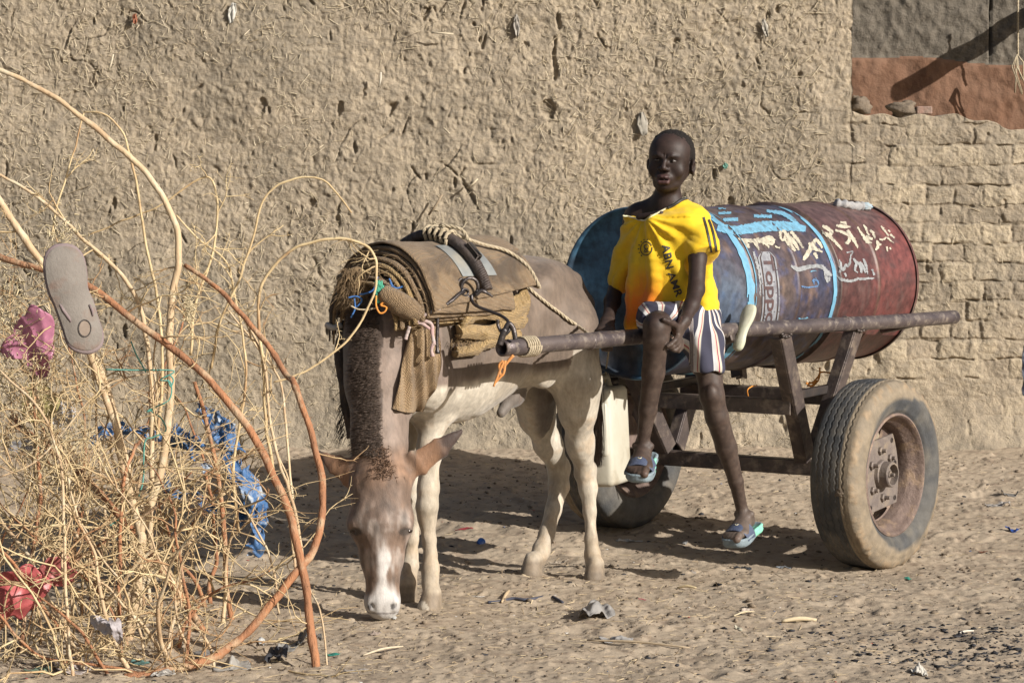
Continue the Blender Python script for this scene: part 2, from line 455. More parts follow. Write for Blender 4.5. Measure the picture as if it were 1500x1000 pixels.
def wall_mesh(x0, x1, z0, topf, h=.0048, ns=12000):
    xs = np.arange(x0, x1+h, h); nz = int((2.75-z0)/h); zs = np.linspace(0, 1, nz)
    top = topf(xs); X = np.repeat(xs[:, None], nz, 1); Z = z0+(top[:, None]-z0)*zs[None, :]
    r, rnd, gap = wall_h(X.ravel(), Z.ravel()); r = stamps(r, xs, X, Z, z0, top, nz, int(ns*(x1-x0)/4.7), 5); Yc = YW-r
    Xf, Zf = X.ravel().copy(), Z.ravel()
    Xf += .008*fbm(np.column_stack([X.ravel(), Z.ravel(), Z.ravel()*0]), 20, 2, 71)*1.0
    V = np.column_stack([Xf, Yc, Zf]); n0, n1 = X.shape
    ii = (np.arange(n0-1)[:, None]*n1+np.arange(n1-1)[None, :]).ravel(); F = [np.stack([ii, ii+n1, ii+n1+1, ii+1], 1)]
    tone = fbm(V, 2.0, 3, 81); c = mixc((.300, .252, .190), (.250, .213, .163), sstep(tone, -.3, .35))
    c = mixc(c, (.37, .31, .225), np.clip(rnd*1.6, 0, 1)*.6); c = mixc(c, (.22, .18, .135), np.clip(-rnd*1.6, 0, 1)*.4); c = mixc(c, (.20, .165, .125), np.clip(gap, 0, 1)*.5); c *= (1+.18*fbm(V, 26, 3, 83))[:, None]
    # plaster more golden to the right, greyer left
    c *= (1+.12*sstep(V[:, 0], -1.8, 1.6))[:, None]*np.array([1, 1, 1])
    # thickness: top and sides go back
    def strip(idx, closed=None):
        nonlocal V, c
        k = len(V); B = V[idx].copy(); B[:, 1] = YW+.38
        M = V[idx].copy(); M[:, 1] = YW+.12; V = np.vstack([V, M, B]); c = np.vstack([c, c[idx], c[idx]])
        a = np.arange(len(idx)-1); L = len(idx)
        F.append(np.stack([idx[a], idx[a+1], k+a+1, k+a], 1)); F.append(np.stack([k+a, k+a+1, k+L+a+1, k+L+a], 1))
    strip(np.arange(n0)*n1+n1-1); strip((n0-1)*n1+np.arange(n1)); strip(np.arange(n1))
    return V, np.vstack(F), c
m_mud = material('mud_plaster', (.3, .25, .18), None, 26, .97, .9, 120, vcol=True, vmul=((.80, .80, .80), (1.14, 1.12, 1.08)), spec=.1, bdist=.008, stretch=(1, 1, 1))
V, F, c = wall_mesh(-3.3, XB, -.05, lambda x: 2.55+.03*np.sin(x*5))
plaster = add('plaster_wall', V, F, m_mud, col=c, label='tall rough mud plaster wall flecked with straw behind the donkey', cat='wall')
def btop(x):
    s = sstep(x, 1.80, 2.25)
    return 1.648-.075*s+.008*np.sin(x*40)+.012*np.sin(x*9+2)
V, F, c = wall_mesh(XB, 3.4, -.05, btop)
brickw = add('brick_wall', V, F, m_mud, col=c, label='low weathered mud brick wall on the right behind the wheel', cat='wall')
bvh_wall = None
# back wall
Yb = 14.6
h = .009; xs = np.arange(1.2, 3.9, h); zs = np.arange(-.2, 3.2, h); X, Z = np.meshgrid(xs, zs, indexing='ij'); x = X.ravel(); z = Z.ravel()
Q = np.column_stack([x, 0*x, z]); band = 1.975+.02*fbm(Q, 5, 2, 90) - .05*sstep(x, 2.1, 2.6)
isb = sstep(band-z, -.004, .004)
r = .012*fbm(Q, 3, 2, 91)+(1-isb)*(.015*fbm(Q*[1, 1, .7], 26, 3, 93)+.010*np.abs(fbm(Q, 44, 2, 95))-.04*sstep(.006-np.abs(x-2.42+.01*fbm(Q, 5, 2, 1)), 0, .005))+isb*(.035+.018*fbm(Q*[1, 1, .6], 9, 3, 97)+.006*fbm(Q, 30, 2, 99))
V = np.column_stack([x, Yb-r, z]); n0, n1 = X.shape; ii = (np.arange(n0-1)[:, None]*n1+np.arange(n1-1)[None, :]).ravel()
F = np.stack([ii, ii+n1, ii+n1+1, ii+1], 1)
up = F[(isb[F].mean(1) < .5)]; lo_ = F[(isb[F].mean(1) >= .5)]
def sub(V, F):
    u = np.unique(F); mp = np.full(len(V), -1); mp[u] = np.arange(len(u)); return V[u], mp[F]
m_gp = material('grey_plaster', (.115, .10, .08), (.15, .13, .105), 30, .95, .8, 90, spec=.1, bdist=.01)
m_bb = material('brown_daub', (.15, .082, .052), (.19, .112, .075), 9, .95, .6, 60, spec=.1, bdist=.01)
bw = thing('back_wall', (2.5, Yb, -.2), 'dark grey plastered wall with a red brown band beyond the brick wall', 'wall')
add('grey_plaster', *sub(V, up), m_gp, bw); add('brown_band', *sub(V, lo_), m_bb, bw)
bV, bF = box((2.55, Yb+.2, 1.5), 2.7, .3, 3.4); add('wall_core', bV, bF, m_gp, bw, smooth=False)
# roof beam jutting from back wall, out of the top right corner
m_wood = material('old_timber', (.16, .11, .07), (.09, .06, .04), 6, .8, .6, 30, stretch=(8, 1, 8), spec=.2)
def hit_back(px, py): return P(px, py, Yb-.03)
b0 = hit_back(1536, 6); b1 = b0+np.array([.02, -.62, .02])
pts = [b0+(b1-b0)*t for t in np.linspace(-.2, 1, 12)]
pts = [p+np.array([.006*math.sin(i*1.3), 0, .006*math.cos(i*1.7)]) for i, p in enumerate(pts)]
tv, tf = tube(pts, .046, 12); beam = add('roof_beam', tv, tf, m_wood, label='round roof pole jutting from the dark wall at top right corner', cat='beam')
# rope hanging at right
m_rope = material('pale_rope', (.50, .42, .30), (.34, .28, .19), 60, .9, .6, 200, spec=.2)
def rope_mesh(pts, r, turns=60, n=6, k=10):
    """three-strand twisted rope"""
    c = spline(pts, k); m = len(c); T = np.gradient(c, axis=0); T /= np.linalg.norm(T, axis=1)[:, None]+1e-9
    u = nrm(np.cross(T[0], [.3, .2, 1])); L = np.concatenate([[0], np.cumsum(np.linalg.norm(np.diff(c, axis=0), axis=1))]); g = G()
    U = []; W = []
    for i in range(m): u = nrm(u-T[i]*(u@T[i])); U.append(u); W.append(np.cross(T[i], u))
    U = np.array(U); W = np.array(W)
    for s in range(3):
        a = L*turns+s*2.094; g.put(*tube(c+r*.5*(np.cos(a)[:, None]*U+np.sin(a)[:, None]*W), r*.56, n))
    return g
g = rope_mesh([P(1491, y, Yb-.25+.01*i) for i, y in enumerate((-6, 20, 45, 70, 84))], .006, 120, 5, 16)
for i in range(7):
    a = P(1490+random.Random(i).uniform(-5, 7), 84, Yb-.25); rr = random.Random(i+9)
    g.put(*tube([P(1490, 80, Yb-.25), P(1486+rr.uniform(-6, 14), 95+rr.uniform(-3, 5), Yb-.26), P(1488+rr.uniform(-4, 16), 120+rr.uniform(-8, 20), Yb-.25)], .004, 4))
g.add('rope', m_rope, label='frayed pale rope hanging down from the roof pole', cat='rope')
# loose clods and a brick piece on the wall top
def rock(c, r, seed, flat=.8, n=22, amp=.35):
    V = []; F = []
    for i in range(n+1):
        t = math.pi*i/n
        for j in range(n): a = 2*math.pi*j/n; V.append((math.sin(t)*math.cos(a), math.sin(t)*math.sin(a), math.cos(t)))
    V = np.array(V); d = 1+amp*fbm(V+seed*7.7, 1.6, 3, 5)*1.2; V = V*d[:, None]*np.asarray(r)*[1, 1, flat]+c
    F = [(i*n+j, (i+1)*n+j, (i+1)*n+(j+1) % n, i*n+(j+1) % n) for i in range(n) for j in range(n)]; return V, F
m_clod = material('clod', (.2, .16, .12), (.13, .105, .08), 30, .97, .9, 70, spec=.1, bdist=.01)
V, F = rock(P(1259, 155, YW+.08), (.055, .05, .055), 1, amp=.6); add('mud_clod', V, F, m_clod, label='dark crumbly mud clod at left end of the brick wall top', cat='clod', group='clods on the brick wall top')
V, F = rock(P(1324, 160, YW+.08), (.06, .05, .045), 2, amp=.6); add('mud_clod', V, F, m_clod, label='rounded mud clod beside the broken brick on the wall top', cat='clod', group='clods on the brick wall top')
V, F = rock(P(1470, 184, YW+.08), (.05, .05, .02), 3, amp=.6); 
bV, bF = box(P(1352, 162, YW+.08), .07, .09, .035, bev=.005); add('broken_brick', bV, bF, material('fired_brick', (.28, .17, .13), (.2, .15, .12), 20, .9, .7, 60), smooth=False, label='small reddish brick piece lying on the mud wall top', cat='brick')

# straw pressed into the plaster (one part of the wall)
def slivers(pos, dirs, L, W, nor, cols, bend=0.):
    """3-sided tapered slivers"""
    n = len(pos); d = dirs/(np.linalg.norm(dirs, axis=1)[:, None]+1e-9); s = np.cross(d, nor); s /= np.linalg.norm(s, axis=1)[:, None]+1e-9
    up = np.cross(s, d); L = L[:, None]; W = W[:, None]; a = pos-d*L/2; b = pos+d*L/2
    V = np.stack([a-s*W/2, a+s*W/2, a+up*W*.6, b-s*W*.3, b+s*W*.3, b+up*W*.3], 1).reshape(-1, 3)
    k = np.arange(n)[:, None]*6
    F = np.concatenate([k+np.array([0, 1, 4, 3]), k+np.array([1, 2, 5, 4]), k+np.array([2, 0, 3, 5])], 0)
    return V, F, np.repeat(cols, 6, 0)
rs = np.random.RandomState(7)
n = 21000; x = rs.uniform(-2.5, 2.4, n); z = rs.uniform(.15, 2.3, n)
dens = fbm(np.column_stack([x, 0*x, z]), 2.2, 2, 101); keep = (dens > -.35+.6*rs.rand(n)-.2) & ((x < 1.35) | (rs.rand(n) < .12)) & ((x < XB) | (z < 1.55)) & ((z > .8) | (rs.rand(n) < .35))
x = x[keep]; z = z[keep]; n = len(x); r = wall_h(x, z)[0]
pos = np.column_stack([x, YW-r-.005, z]); dirs = rs.randn(n, 3)*[1, .25, 1]
L = rs.gamma(2.0, .010, n)+.008; W = rs.uniform(.0018, .0042, n)
t = rs.rand(n)[:, None]; cols = (np.array([.60, .52, .38])*(1-t)+np.array([.36, .29, .19])*t)*rs.uniform(.75, 1.1, (n, 1))
V, F, C = slivers(pos, dirs, L, W, np.tile([0, -1., 0], (n, 1)), cols)
m_straw = material('straw', (.5, .4, .25), None, 30, .8, vcol=True, spec=.3)
mleft = x < XB
add('straw', V, F, m_straw, plaster, kind='stuff', col=C, smooth=False)
# a few individually visible scraps on the wall
def wall_scrap(px, py, w, hgt, rot, colr, label, name='rag_scrap', cat='scrap', seed=0, pts=None):
    rr = np.random.RandomState(seed+3); c0 = P(px, py, YW); hh = wall_h(np.array([c0[0]]), np.array([c0[2]]))[0][0]
    n_ = 9; g = G(); V = []
    for i in range(n_):
        for j in range(n_):
            u = i/(n_-1)-.5; v = j/(n_-1)-.5; wd = (1-.6*abs(v*2)**1.5)*w/336; a = rot
            X_ = u*wd; Z_ = v*hgt/336; X2 = X_*math.cos(a)-Z_*math.sin(a); Z2 = X_*math.sin(a)+Z_*math.cos(a)
            V.append((c0[0]+X2+rr.randn()*.0015, YW-hh-.012-.01*rr.rand()-.003*math.sin(u*9+v*5), c0[2]+Z2+rr.randn()*.0015))
    F = [(i*n_+j, (i+1)*n_+j, (i+1)*n_+j+1, i*n_+j+1) for i in range(n_-1) for j in range(n_-1)]
    m = material(name, colr, tuple(x*.75 for x in colr), 60, .8); o = add(name, V, F, m, label=label, cat=cat)
    md = o.modifiers.new('s', 'SOLIDIFY'); md.thickness = .002; return o
wall_scrap(341, 20, 12, 30, -.15, (.5, .48, .43), 'pointed white plastic scrap stuck high on the plaster wall', seed=1)
wall_scrap(941, 182, 16, 34, .1, (.33, .30, .25), 'grey cloth scrap in the plaster left of the child head', seed=2)
wall_scrap(757, 38, 9, 32, .05, (.33, .30, .26), 'narrow grey rag hanging from the wall at top centre', seed=3)
wall_scrap(1062, 243, 8, 8, 0, (.2, .42, .33), 'green plastic fleck in the plaster right of the child', seed=4)
wall_scrap(1120, 42, 9, 26, .2, (.34, .31, .26), 'grey rag strip in the plaster near the brick corner', seed=5)
wall_scrap(198, 28, 7, 14, 0, (.34, .13, .07), 'orange red scrap at the top left of the wall', seed=6)
def wall_stick(a, b, r, colr, label):
    m = material('stick', colr, tuple(x*.7 for x in colr), 40, .8)
    tv, tf = tube([P(*a, YW-.055), P((a[0]+b[0])/2+1, (a[1]+b[1])/2, YW-.06), P(*b, YW-.05)], r, 5); add('stick', tv, tf, m, label=label, cat='stick', group='pale sticks stuck in the wall')
wall_stick((166, 80), (158, 106), .004, (.6, .52, .38), 'white stalk standing upright in the plaster at upper left')
wall_stick((558, 106), (555, 128), .004, (.6, .55, .45), 'short pale stalk in the plaster above the donkey neck')
wall_stick((632, 48), (664, 50), .004, (.55, .47, .34), 'pale stalk lying level in the plaster at top centre')
wall_stick((648, 285), (628, 315), .005, (.30, .23, .15), 'brown straw stalk leaning in the plaster above the saddle')
wall_stick((700, 262), (684, 276), .004, (.55, .46, .32), 'pale forked straw tip in the plaster above the saddle')
# ------------------------------------------------------------------ cart
C0 = np.array([.848, 10.5, 0]); FW = np.array([-.586, -.810, 0]); AX = np.array([.810, -.586, 0]); UPV = np.array([0, 0, 1.])
def K(f, a, z): return C0+FW*f+AX*a+UPV*z
HS = .85
cart = thing('water_cart', K(0, 0, 0), 'two wheeled steel donkey cart carrying the long painted drum', 'cart')
m_steel = material('rusty_steel', (.060, .048, .046), (.115, .088, .078), 14, .48, .3, 60, metal=.35, c3=(.19, .15, .12), s3=22)
m_steel2 = material('worn_pipe', (.070, .056, .060), (.135, .108, .10), 12, .42, .25, 80, metal=.4, c3=(.24, .20, .17), s3=34)
m_dkst = material('dark_steel', (.05, .045, .045), (.09, .07, .06), 20, .45, .2, 60, metal=.5)
tip = P(735, 510, 8.91); rear = P(1398, 462, 10.9); 
# near shaft: three slightly bent lengths of pipe
def shaft(pa, pb, name='shaft', lab=None):
    d = pb-pa; n = 60; pts = [pa+d*t+UPV*(.006*math.sin(t*5)) for t in np.linspace(0, 1, n)]
    rr = [.0262+(.002 if .03 < abs(t-.155) < .033 else 0) for t in np.linspace(0, 1, n)]
    V, F = tube(pts, rr, 20, cap=False)
    Vi, Fi = tube(pts[:6], .0205, 20, cap=False); g = G(); g.put(V, F); g.put(Vi, [f[::-1] for f in Fi])
    g.F += [(j, g.n-120+j, g.n-120+(j+1) % 20, (j+1) % 20) for j in range(20)]
    e = pts[-1]; k = g.n; g.put([e], []); g.F += [((n-1)*20+j, (n-1)*20+(j+1) % 20, k) for j in range(20)]
    for t, ww in ((.165, .0285), (.72, .0275)):
        c = pa+d*t; g.put(*tube([c-nrm(d)*.004, c, c+nrm(d)*.004], [.0262, ww, .0262], 20))
    return g.add(name, m_steel2, cart, label=lab)
# open mouth of the pipe
near_shaft = shaft(tip, rear)
ftip = K(1.80, -.24, HS); frear = K(-.80, -.42, HS); shaft(ftip, frear)
def on_near(t): return tip+(rear-tip)*t
def on_far(t): return ftip+(frear-ftip)*t
# legs of the V frames: flat-ended channel
def leg(a, b, w1=.066, w2=.05, lab=None, m=m_steel):
    V, F = bar(a, b, w1, .012, up=AX, bev=.002); V2, F2 = bar(a+AX*.0, b, .010, w1, up=AX, bev=.002)
    g = G(); g.put(V, F); d = nrm(b-a); s = nrm(np.cross(AX, d)); V2, F2 = bar(a+s*w1*.45-AX*.022, b+s*w1*.45-AX*.022, .010, .045, up=AX, bev=.002); g.put(V2, F2)
    V3, F3 = bar(a-s*w1*.45-AX*.022, b-s*w1*.45-AX*.022, .010, .045, up=AX, bev=.002); g.put(V3, F3)
    return g.add('frame_leg', m, cart, smooth=False, label=lab)
zb = .365
vt1 = on_near(.574)-UPV*.02; vt2 = on_near(.752)-UPV*.02
leg(vt1+AX*.005, K(.03, .30, zb)); leg(vt2+AX*.005, K(-.03, .30, zb), .05)
leg(K(.32, -.34, HS-.02), K(.02, -.30, zb)); leg(K(-.42, -.38, HS-.02), K(-.04, -.30, zb), .06)
leg(K(-.55, -.36, HS-.02), K(-.50, -.30, .60), .04)
# axle: angle iron box
V, F = bar(K(0, -.53, .33), K(0, .49, .33), .055, .055, bev=.004); g = G().put(V, F)
g.put(*tube([K(0, -.56, .33), K(0, .56, .33)], .02, 12)); g.add('axle', m_steel, cart, smooth=False)
# cross members (angle iron)
for f, z, a0, a1 in ((.17, .585, -.33, .315), (-.13, .60, -.34, .36)):
    g = G(); V, F = bar(K(f, a0, z), K(f, a1, z), .052, .006, bev=.001); g.put(V, F)
    V, F = bar(K(f+.024, a0, z-.026), K(f+.024, a1, z-.026), .006, .05, bev=.001); g.put(V, F)
    g.add('cross_member', m_steel, cart, smooth=False)
# longitudinal bottom rails inside
for a in (-.3, .3):
    V, F = bar(K(.17, a, .60), K(-.16, a, .612), .03, .03, bev=.003); add('side_rail', V, F, m_dkst, cart, smooth=False)
# brackets bridging shaft and drum
for f in (.62, -.62):
    for sgn in (1, -1):
        a = sgn*(.345 if f > 0 else .40)
        V, F = bar(K(f, sgn*.24, .80), K(f, a, .835), .05, .03, bev=.004); add('bracket', V, F, m_dkst, cart, smooth=False)

for q_ in (vt1, vt2):
    g = G()
    for i in range(9):
        a_ = i/9*2*math.pi; V, F = rock(q_+FW*.030*math.cos(a_)+AX*.012+UPV*(.0+.012*math.sin(a_)), (.008, .008, .006), i, 1, 8, .3); g.put(V, F)
    g.add('weld_bead', m_dkst, cart)
# wheels
m_tyre = material('tyre_rubber', (.06, .06, .062), None, 30, .75, .5, 120, vcol=True, spec=.3, bdist=.004)
m_rim = material('rusted_rim', (.20, .145, .12), (.135, .095, .08), 22, .7, .5, 70, metal=.25, c3=(.27, .19, .13), s3=16)
m_hub = material('dusty_hub', (.14, .115, .105), (.20, .165, .14), 26, .65, .4, 60, metal=.3, c3=(.24, .19, .14), s3=20)
def wheel(cx, outward, roll, R=.338, dusty=True):
    ax = AX*outward; M = np.eye(4); fy = np.cross(UPV, ax); M[:3, 0] = ax; M[:3, 1] = np.cross(UPV, ax); M[:3, 2] = UPV
    Rr = Matrix.Rotation(roll, 4, 'X'); M = M@np.array(Rr); M[:3, 3] = cx
    rim_p = [(.072, .221), (.080, .219), (.083, .212), (.076, .206), (.066, .204), (.05, .196), (.036, .186), (.02, .180), (.0, .176), (-.008, .168), (-.014, .13), (-.016, .10), (-.018, .02)]
    # rim with window openings in the disc: lathe rings then drop faces
    n = 96; V, F = lathe(rim_p, n, M); m = len(rim_p); keep = []
    for f in F:
        j, i = divmod(min(f) if max(f)-min(f) < 3*m else f[0], m); i = f[0] % m; j = f[0]//m
        a = (j/n*2*math.pi) % (2*math.pi); 
        if i in (9, 10) and any(abs((a-a0+math.pi) % (2*math.pi)-math.pi) < .50 for a0 in (0.0, math.pi/2, math.pi, 1.5*math.pi)): continue
        keep.append(f)
    inner = [(-.075, .221), (-.082, .212), (-.07, .204), (-.04, .18), (.0, .172), (.03, .18)]
    g = G(); g.put(V, keep); V2, F2 = lathe(inner, n, M); g.put(V2, F2)
    wh = g.add('wheel', m_rim, cart); wh.data.set_sharp_from_angle(angle=.9) if hasattr(wh.data, 'set_sharp_from_angle') else None
    # tyre: half profile mirrored
    half = [(.070, .210), (.078, .222), (.082, .226), (.088, .232), (.0885, .236), (.096, .250), (.100, .265), (.100, .28), (.0965, .295), (.0935, .300), (.093, .304), (.088, .314), (.0835, .322), (.077, .3285)]
    half = [(a, .34*(r/.34)) for a, r in half]
    tread = []
    xs = np.linspace(.070, -.070, 71)
    for x in xs: tread.append((x, .3385-1.1*x*x))
    prof = half+tread+[(-a, r) for a, r in half[::-1]]; n = 420; mm = len(prof)
    A = np.arange(n)*2*math.pi/n; pa = np.array(prof); Xp = np.tile(pa[:, 0], (n, 1)); Rp = np.tile(pa[:, 1], (n, 1)); AA = np.repeat(A[:, None], mm, 1)
    istr = (np.abs(Xp) < .0705) & (Rp > .32)
    groove = np.zeros_like(Rp)
    for k, gx_ in enumerate((-.050, -.026, 0, .026, .050)):
        zz = gx_+.0024*np.clip(2.2*np.sin(AA*70+k), -1, 1); groove = np.maximum(groove, sstep(.0030-np.abs(Xp-zz), 0, .0018))
    Rp = Rp-np.where(istr, groove*.0035, 0)
    Q = np.column_stack([(Xp).ravel(), (Rp*np.cos(AA)).ravel(), (Rp*np.sin(AA)).ravel()])
    mudn = fbm(Q, 9, 3, 201); mudf = fbm(Q, 40, 3, 203)
    side = Xp.ravel(); rad = Rp.ravel(); an = AA.ravel()
    # mud on outer sidewall: tan ring, dark bare patches, clods at the shoulder
    lim = .272+.034*np.cos(an-.1)+.016*mudn+.006*np.sin(3*an+1)
    tan = sstep(rad-lim, -.003, .003)*(side > .04)*(side*0+1)
    sh = (side > .06)*sstep(rad, .300, .312)*sstep(.334-rad, .0, .008)
    clod = sh*sstep(mudf, -.05, .3)
    base_c = mixc((.050, .052, .055), (.095, .090, .082), sstep(mudn, -.3, .4)); base_c = mixc(base_c, (.16, .14, .11), .45*sstep(fbm(Q, 14, 3, 207), 0, .5))
    col = mixc(base_c, (.225, .18, .125), tan*.93*(.8+.2*sstep(mudf, -.3, .3))); col = mixc(col, (.26, .19, .12), clod*.8)
    col = mixc(col, (.20, .165, .125), (groove.ravel()*istr.ravel())*.65*sstep(mudn, -.35, .1))
    col = mixc(col, (.15, .13, .105), (side < -.04)*.6*sstep(fbm(Q, 6, 3, 209), -.2, .3)*(rad < .31))
    N = np.column_stack([np.sign(side)*.6, np.cos(an)*.8, np.sin(an)*.8])
    Q = Q+N*(clod*.0045*(.4+np.maximum(mudf, 0)*2)+tan*.0006)[:, None]
    Vt = Q@M[:3, :3].T+M[:3, 3]
    ii = (np.arange(n)[:, None]*mm+np.arange(mm-1)[None, :]).ravel(); jj = ((np.arange(n)[:, None]+1) % n*mm+np.arange(mm-1)[None, :]).ravel()
    Ft = np.stack([ii, ii+1, jj+1, jj], 1)[:, ::-1]
    ty = add('tyre', Vt, Ft, m_tyre, wh, col=col)
    # hub plate: rectangle with two bowed sides, bolts, hub tube
    outl = []
    for t in np.linspace(-1, 1, 13): outl.append((.112+.026*(1-t*t)-.008, .126*t))
    for t in np.linspace(1, -1, 13): outl.append((-(.112+.026*(1-t*t)-.008), .126*t))
    ot = np.array(outl); k = len(ot)
    xa, xb = .012, .021
    ins = ot*.985
    Vp = np.vstack([np.column_stack([np.full(k, x_), o_]) for x_, o_ in ((xa, ot), (xb-.002, ot), (xb, ins))]); Fp = [tuple(range(2*k, 3*k))]+[(l*k+i, l*k+(i+1) % k, (l+1)*k+(i+1) % k, (l+1)*k+i) for l in range(2) for i in range(k)]
    T = lambda V: np.asarray(V)@M[:3, :3].T+M[:3, 3]
    pl = add('hub_plate', T(Vp), Fp, m_hub, wh, smooth=False)
    hp = [(.021, .052), (.034, .050), (.038, .046), (.066, .045), (.070, .042), (.070, .037), (.045, .036), (.044, .0)]
    V, F = lathe(hp, 32, M); add('hub', V, F, m_hub, wh, smooth=False)
    bp = [(.044, .014), (.060, .013), (.061, .007), (.075, .006), (.076, 0)]
    V, F = lathe(bp, 6, M); add('spindle_nut', V, F, m_hub, wh, smooth=False)
    for i, (by, bz, ln) in enumerate([(0.0, .085, 1), (-.068, .045, 1.3), (.068, .045, .8), (-.070, -.045, .9), (.0, -.085, 1.3), (.068, -.04, .8)]):
        Mb = M.copy(); Mb[:3, 3] = T([[0, by, bz]])[0]
        V, F = lathe([(.021, .0155), (.030, .0155), (.033, .012), (.033, .0075), (.033+.015*ln, .007), (.034+.015*ln, 0)], 6, Mb); add('bolt', V, F, m_hub, wh, smooth=False)
    for by, bz in ((-.09, .105), (.09, .105), (-.09, -.105), (.105, .02), (.09, -.105)):
        Mb = M.copy(); Mb[:3, 3] = T([[0, by, bz]])[0]
        V, F = lathe([(.0212, .009), (.0235, .009), (.0235, .005), (.0215, .0045), (.0215, 0)], 10, Mb); add('bolt_hole_lip', V, F, m_dkst, wh, smooth=False)
    return wh
cn = P(1283, 688, 10.18); cf = np.array([cn[0]-AX[0]*1.094, cn[1]-AX[1]*1.094, 0]); cf[2] = gz1(cf[0], cf[1])+.328
cn[2] = gz1(cn[0], cn[1])+.329
wheel(cn, 1, .12); wheel(cf, -1, 1.0)
# clod of mud stuck on the tread
V, F = rock(cn+AX*.02+(np.array([-.50, -.82, 0])*.33)+UPV*(-.035), (.026, .022, .034), 5, amp=.7); add('mud_lump', V, F, m_clod, cart, label='dried mud lump stuck to the tread')

# ------------------------------------------------------------------ drum
def DR(t): return np.array([.430, 9.93, .977])+t*(np.array([1.299, 11.125, .977])-np.array([.430, 9.93, .977]))
d0, d1 = DR(0), DR(1); dax = nrm(d1-d0); LD = np.linalg.norm(d1-d0)
Mx = np.eye(4); Mx[:3, 0] = dax; Mx[:3, 1] = np.cross(UPV, dax); Mx[:3, 2] = np.cross(dax, Mx[:3, 1]); Mx[:3, 3] = d0
# stations along the drum, in fractions: front lid .. weld at .6 .. rear lid 1
prof = []
def rib(t, w=.010, h=.007): return [(t*LD+w*k/3, h*math.exp(-(k/1.5)**2)) for k in range(-5, 6)]
st = {}
xs = sorted(set([round(v, 5) for v in np.concatenate([np.linspace(0, LD, 90)] + [np.linspace(t*LD-.022, t*LD+.022, 15) for t in (.2, .41, .605, .805)])]))
def drad(x):
    t = x/LD; r = .2935 + (.008*sstep(np.array(t), .600, .608))
    for tt, hh, ww in ((.2, .006, .008), (.41, .006, .008), (.605, .009, .006), (.805, .006, .008)): r += hh*math.exp(-((x-tt*LD)/ww)**2)
    return float(r)
n = 260; A = np.arange(n)*2*math.pi/n; X = np.repeat(np.array(xs)[:, None], n, 1); AA = np.tile(A, (len(xs), 1)); R = np.repeat(np.array([drad(x) for x in xs])[:, None], n, 1)
Q = np.column_stack([X.ravel(), (R*np.cos(AA)).ravel(), (R*np.sin(AA)).ravel()])
R = R+(.006*fbm(Q, 3.5, 2, 301)+.0018*fbm(Q, 14, 2, 303)).reshape(R.shape); 
Q = np.column_stack([X.ravel(), (R*np.cos(AA)).ravel(), (R*np.sin(AA)).ravel()])
t = X.ravel()/LD; nz1 = fbm(Q*[1, 1, 1], 5, 4, 305); nz2 = fbm(Q*[3, 1, 1], 12, 3, 307); nz3 = fbm(Q, 30, 3, 309)
blue = mixc((.035, .042, .080), (.078, .056, .056), sstep(nz1, -.35, .2)); blue = mixc(blue, (.16, .105, .08), .7*sstep(nz2, .1, .55)); blue = mixc(blue, (.05, .07, .17), .6*sstep(nz3+nz1*.5, .1, .5))
blue = mixc(blue, (.055, .12, .20), sstep(.25-t, 0, .1)*.55*sstep(nz1, -.2, .2))
red = mixc((.090, .036, .034), (.125, .040, .038), sstep(nz1, -.2, .3)); red = mixc(red, (.10, .06, .055), .7*sstep(nz2, .05, .5)); 
red = mixc(red, (.165, .050, .045), sstep(t, .805, .83)*.75*sstep(nz1+nz3*.5, -.35, .2)); red = mixc(red, (.08, .05, .05), .6*sstep(nz3-nz2, .3, .7))
# brown weathered top
top = sstep(np.sin(AA.ravel()), .55, .95) if Mx[2, 2] > 0 else sstep(-np.sin(AA.ravel()), .55, .95)
red = mixc(red, (.115, .075, .075), top*.8*(t < .97))
col = mixc(blue, red, (t > .605)*1.)
for tt in (.2, .41, .605, .805): col = mixc(col, (.10, .06, .04), .75*np.exp(-((t-tt)*LD/.009)**2))
col = mixc(col, (.24, .19, .14), .18*sstep(fbm(Q, 2.5, 2, 311), -.1, .5))
col = col*.88; V = Q@Mx[:3, :3].T+Mx[:3, 3]; ns = len(xs)
ii = (np.arange(ns-1)[:, None]*n+np.arange(n)[None, :]).ravel(); jj = (np.arange(ns-1)[:, None]*n+(np.arange(n)[None, :]+1) % n).ravel()
F = np.stack([ii, jj, jj+n, ii+n], 1)
m_drum = material('painted_drum', (.1, .1, .1), None, 30, .5, .3, 40, vcol=True, vmul=((.62, .60, .62), (1.35, 1.32, 1.3)), spec=.5, metal=.1, bdist=.004, stretch=(1, 1, 1))
drum = thing('water_drum', K(0, 0, HS-.2), 'long rusty oil drum tank painted blue in front and dark red behind', 'drum')
body = add('barrel', V, F, m_drum, drum, col=col)
# lids
def lid(x, sgn, cols, rr):
    pr = [(0, rr+.006), (sgn*.012, rr+.007), (sgn*.014, rr), (sgn*.004, rr-.006), (-sgn*.004, rr-.012), (-sgn*.004, rr*.7), (-sgn*.003, rr*.5), (-sgn*.006, rr*.3), (0, .0)]
    V, F = lathe(pr, 96, Mx@np.array(Matrix.Translation((x, 0, 0)))); a = fbm(V, 5, 3, 320); c = mixc(cols[0], cols[1], sstep(a, -.15, .25)); c = mixc(c, cols[2], sstep(fbm(V, 9, 3, 321), .05, .4)*.8)
    return add('lid', V, F, m_drum, drum, col=c)
lid(0, -1, ((.03, .055, .085), (.06, .05, .045), (.06, .16, .26)), .294)
lid(LD, 1, ((.12, .05, .045), (.08, .06, .055), (.15, .1, .08)), .302)
bv = bvh_of(body)
def to_drum(px, py): return (1050+px/4.545, 280+py/4.545)     # crop coordinates used when tracing
CR = (.46, .42, .33); LB = (.15, .34, .48); CG = (.28, .29, .30)
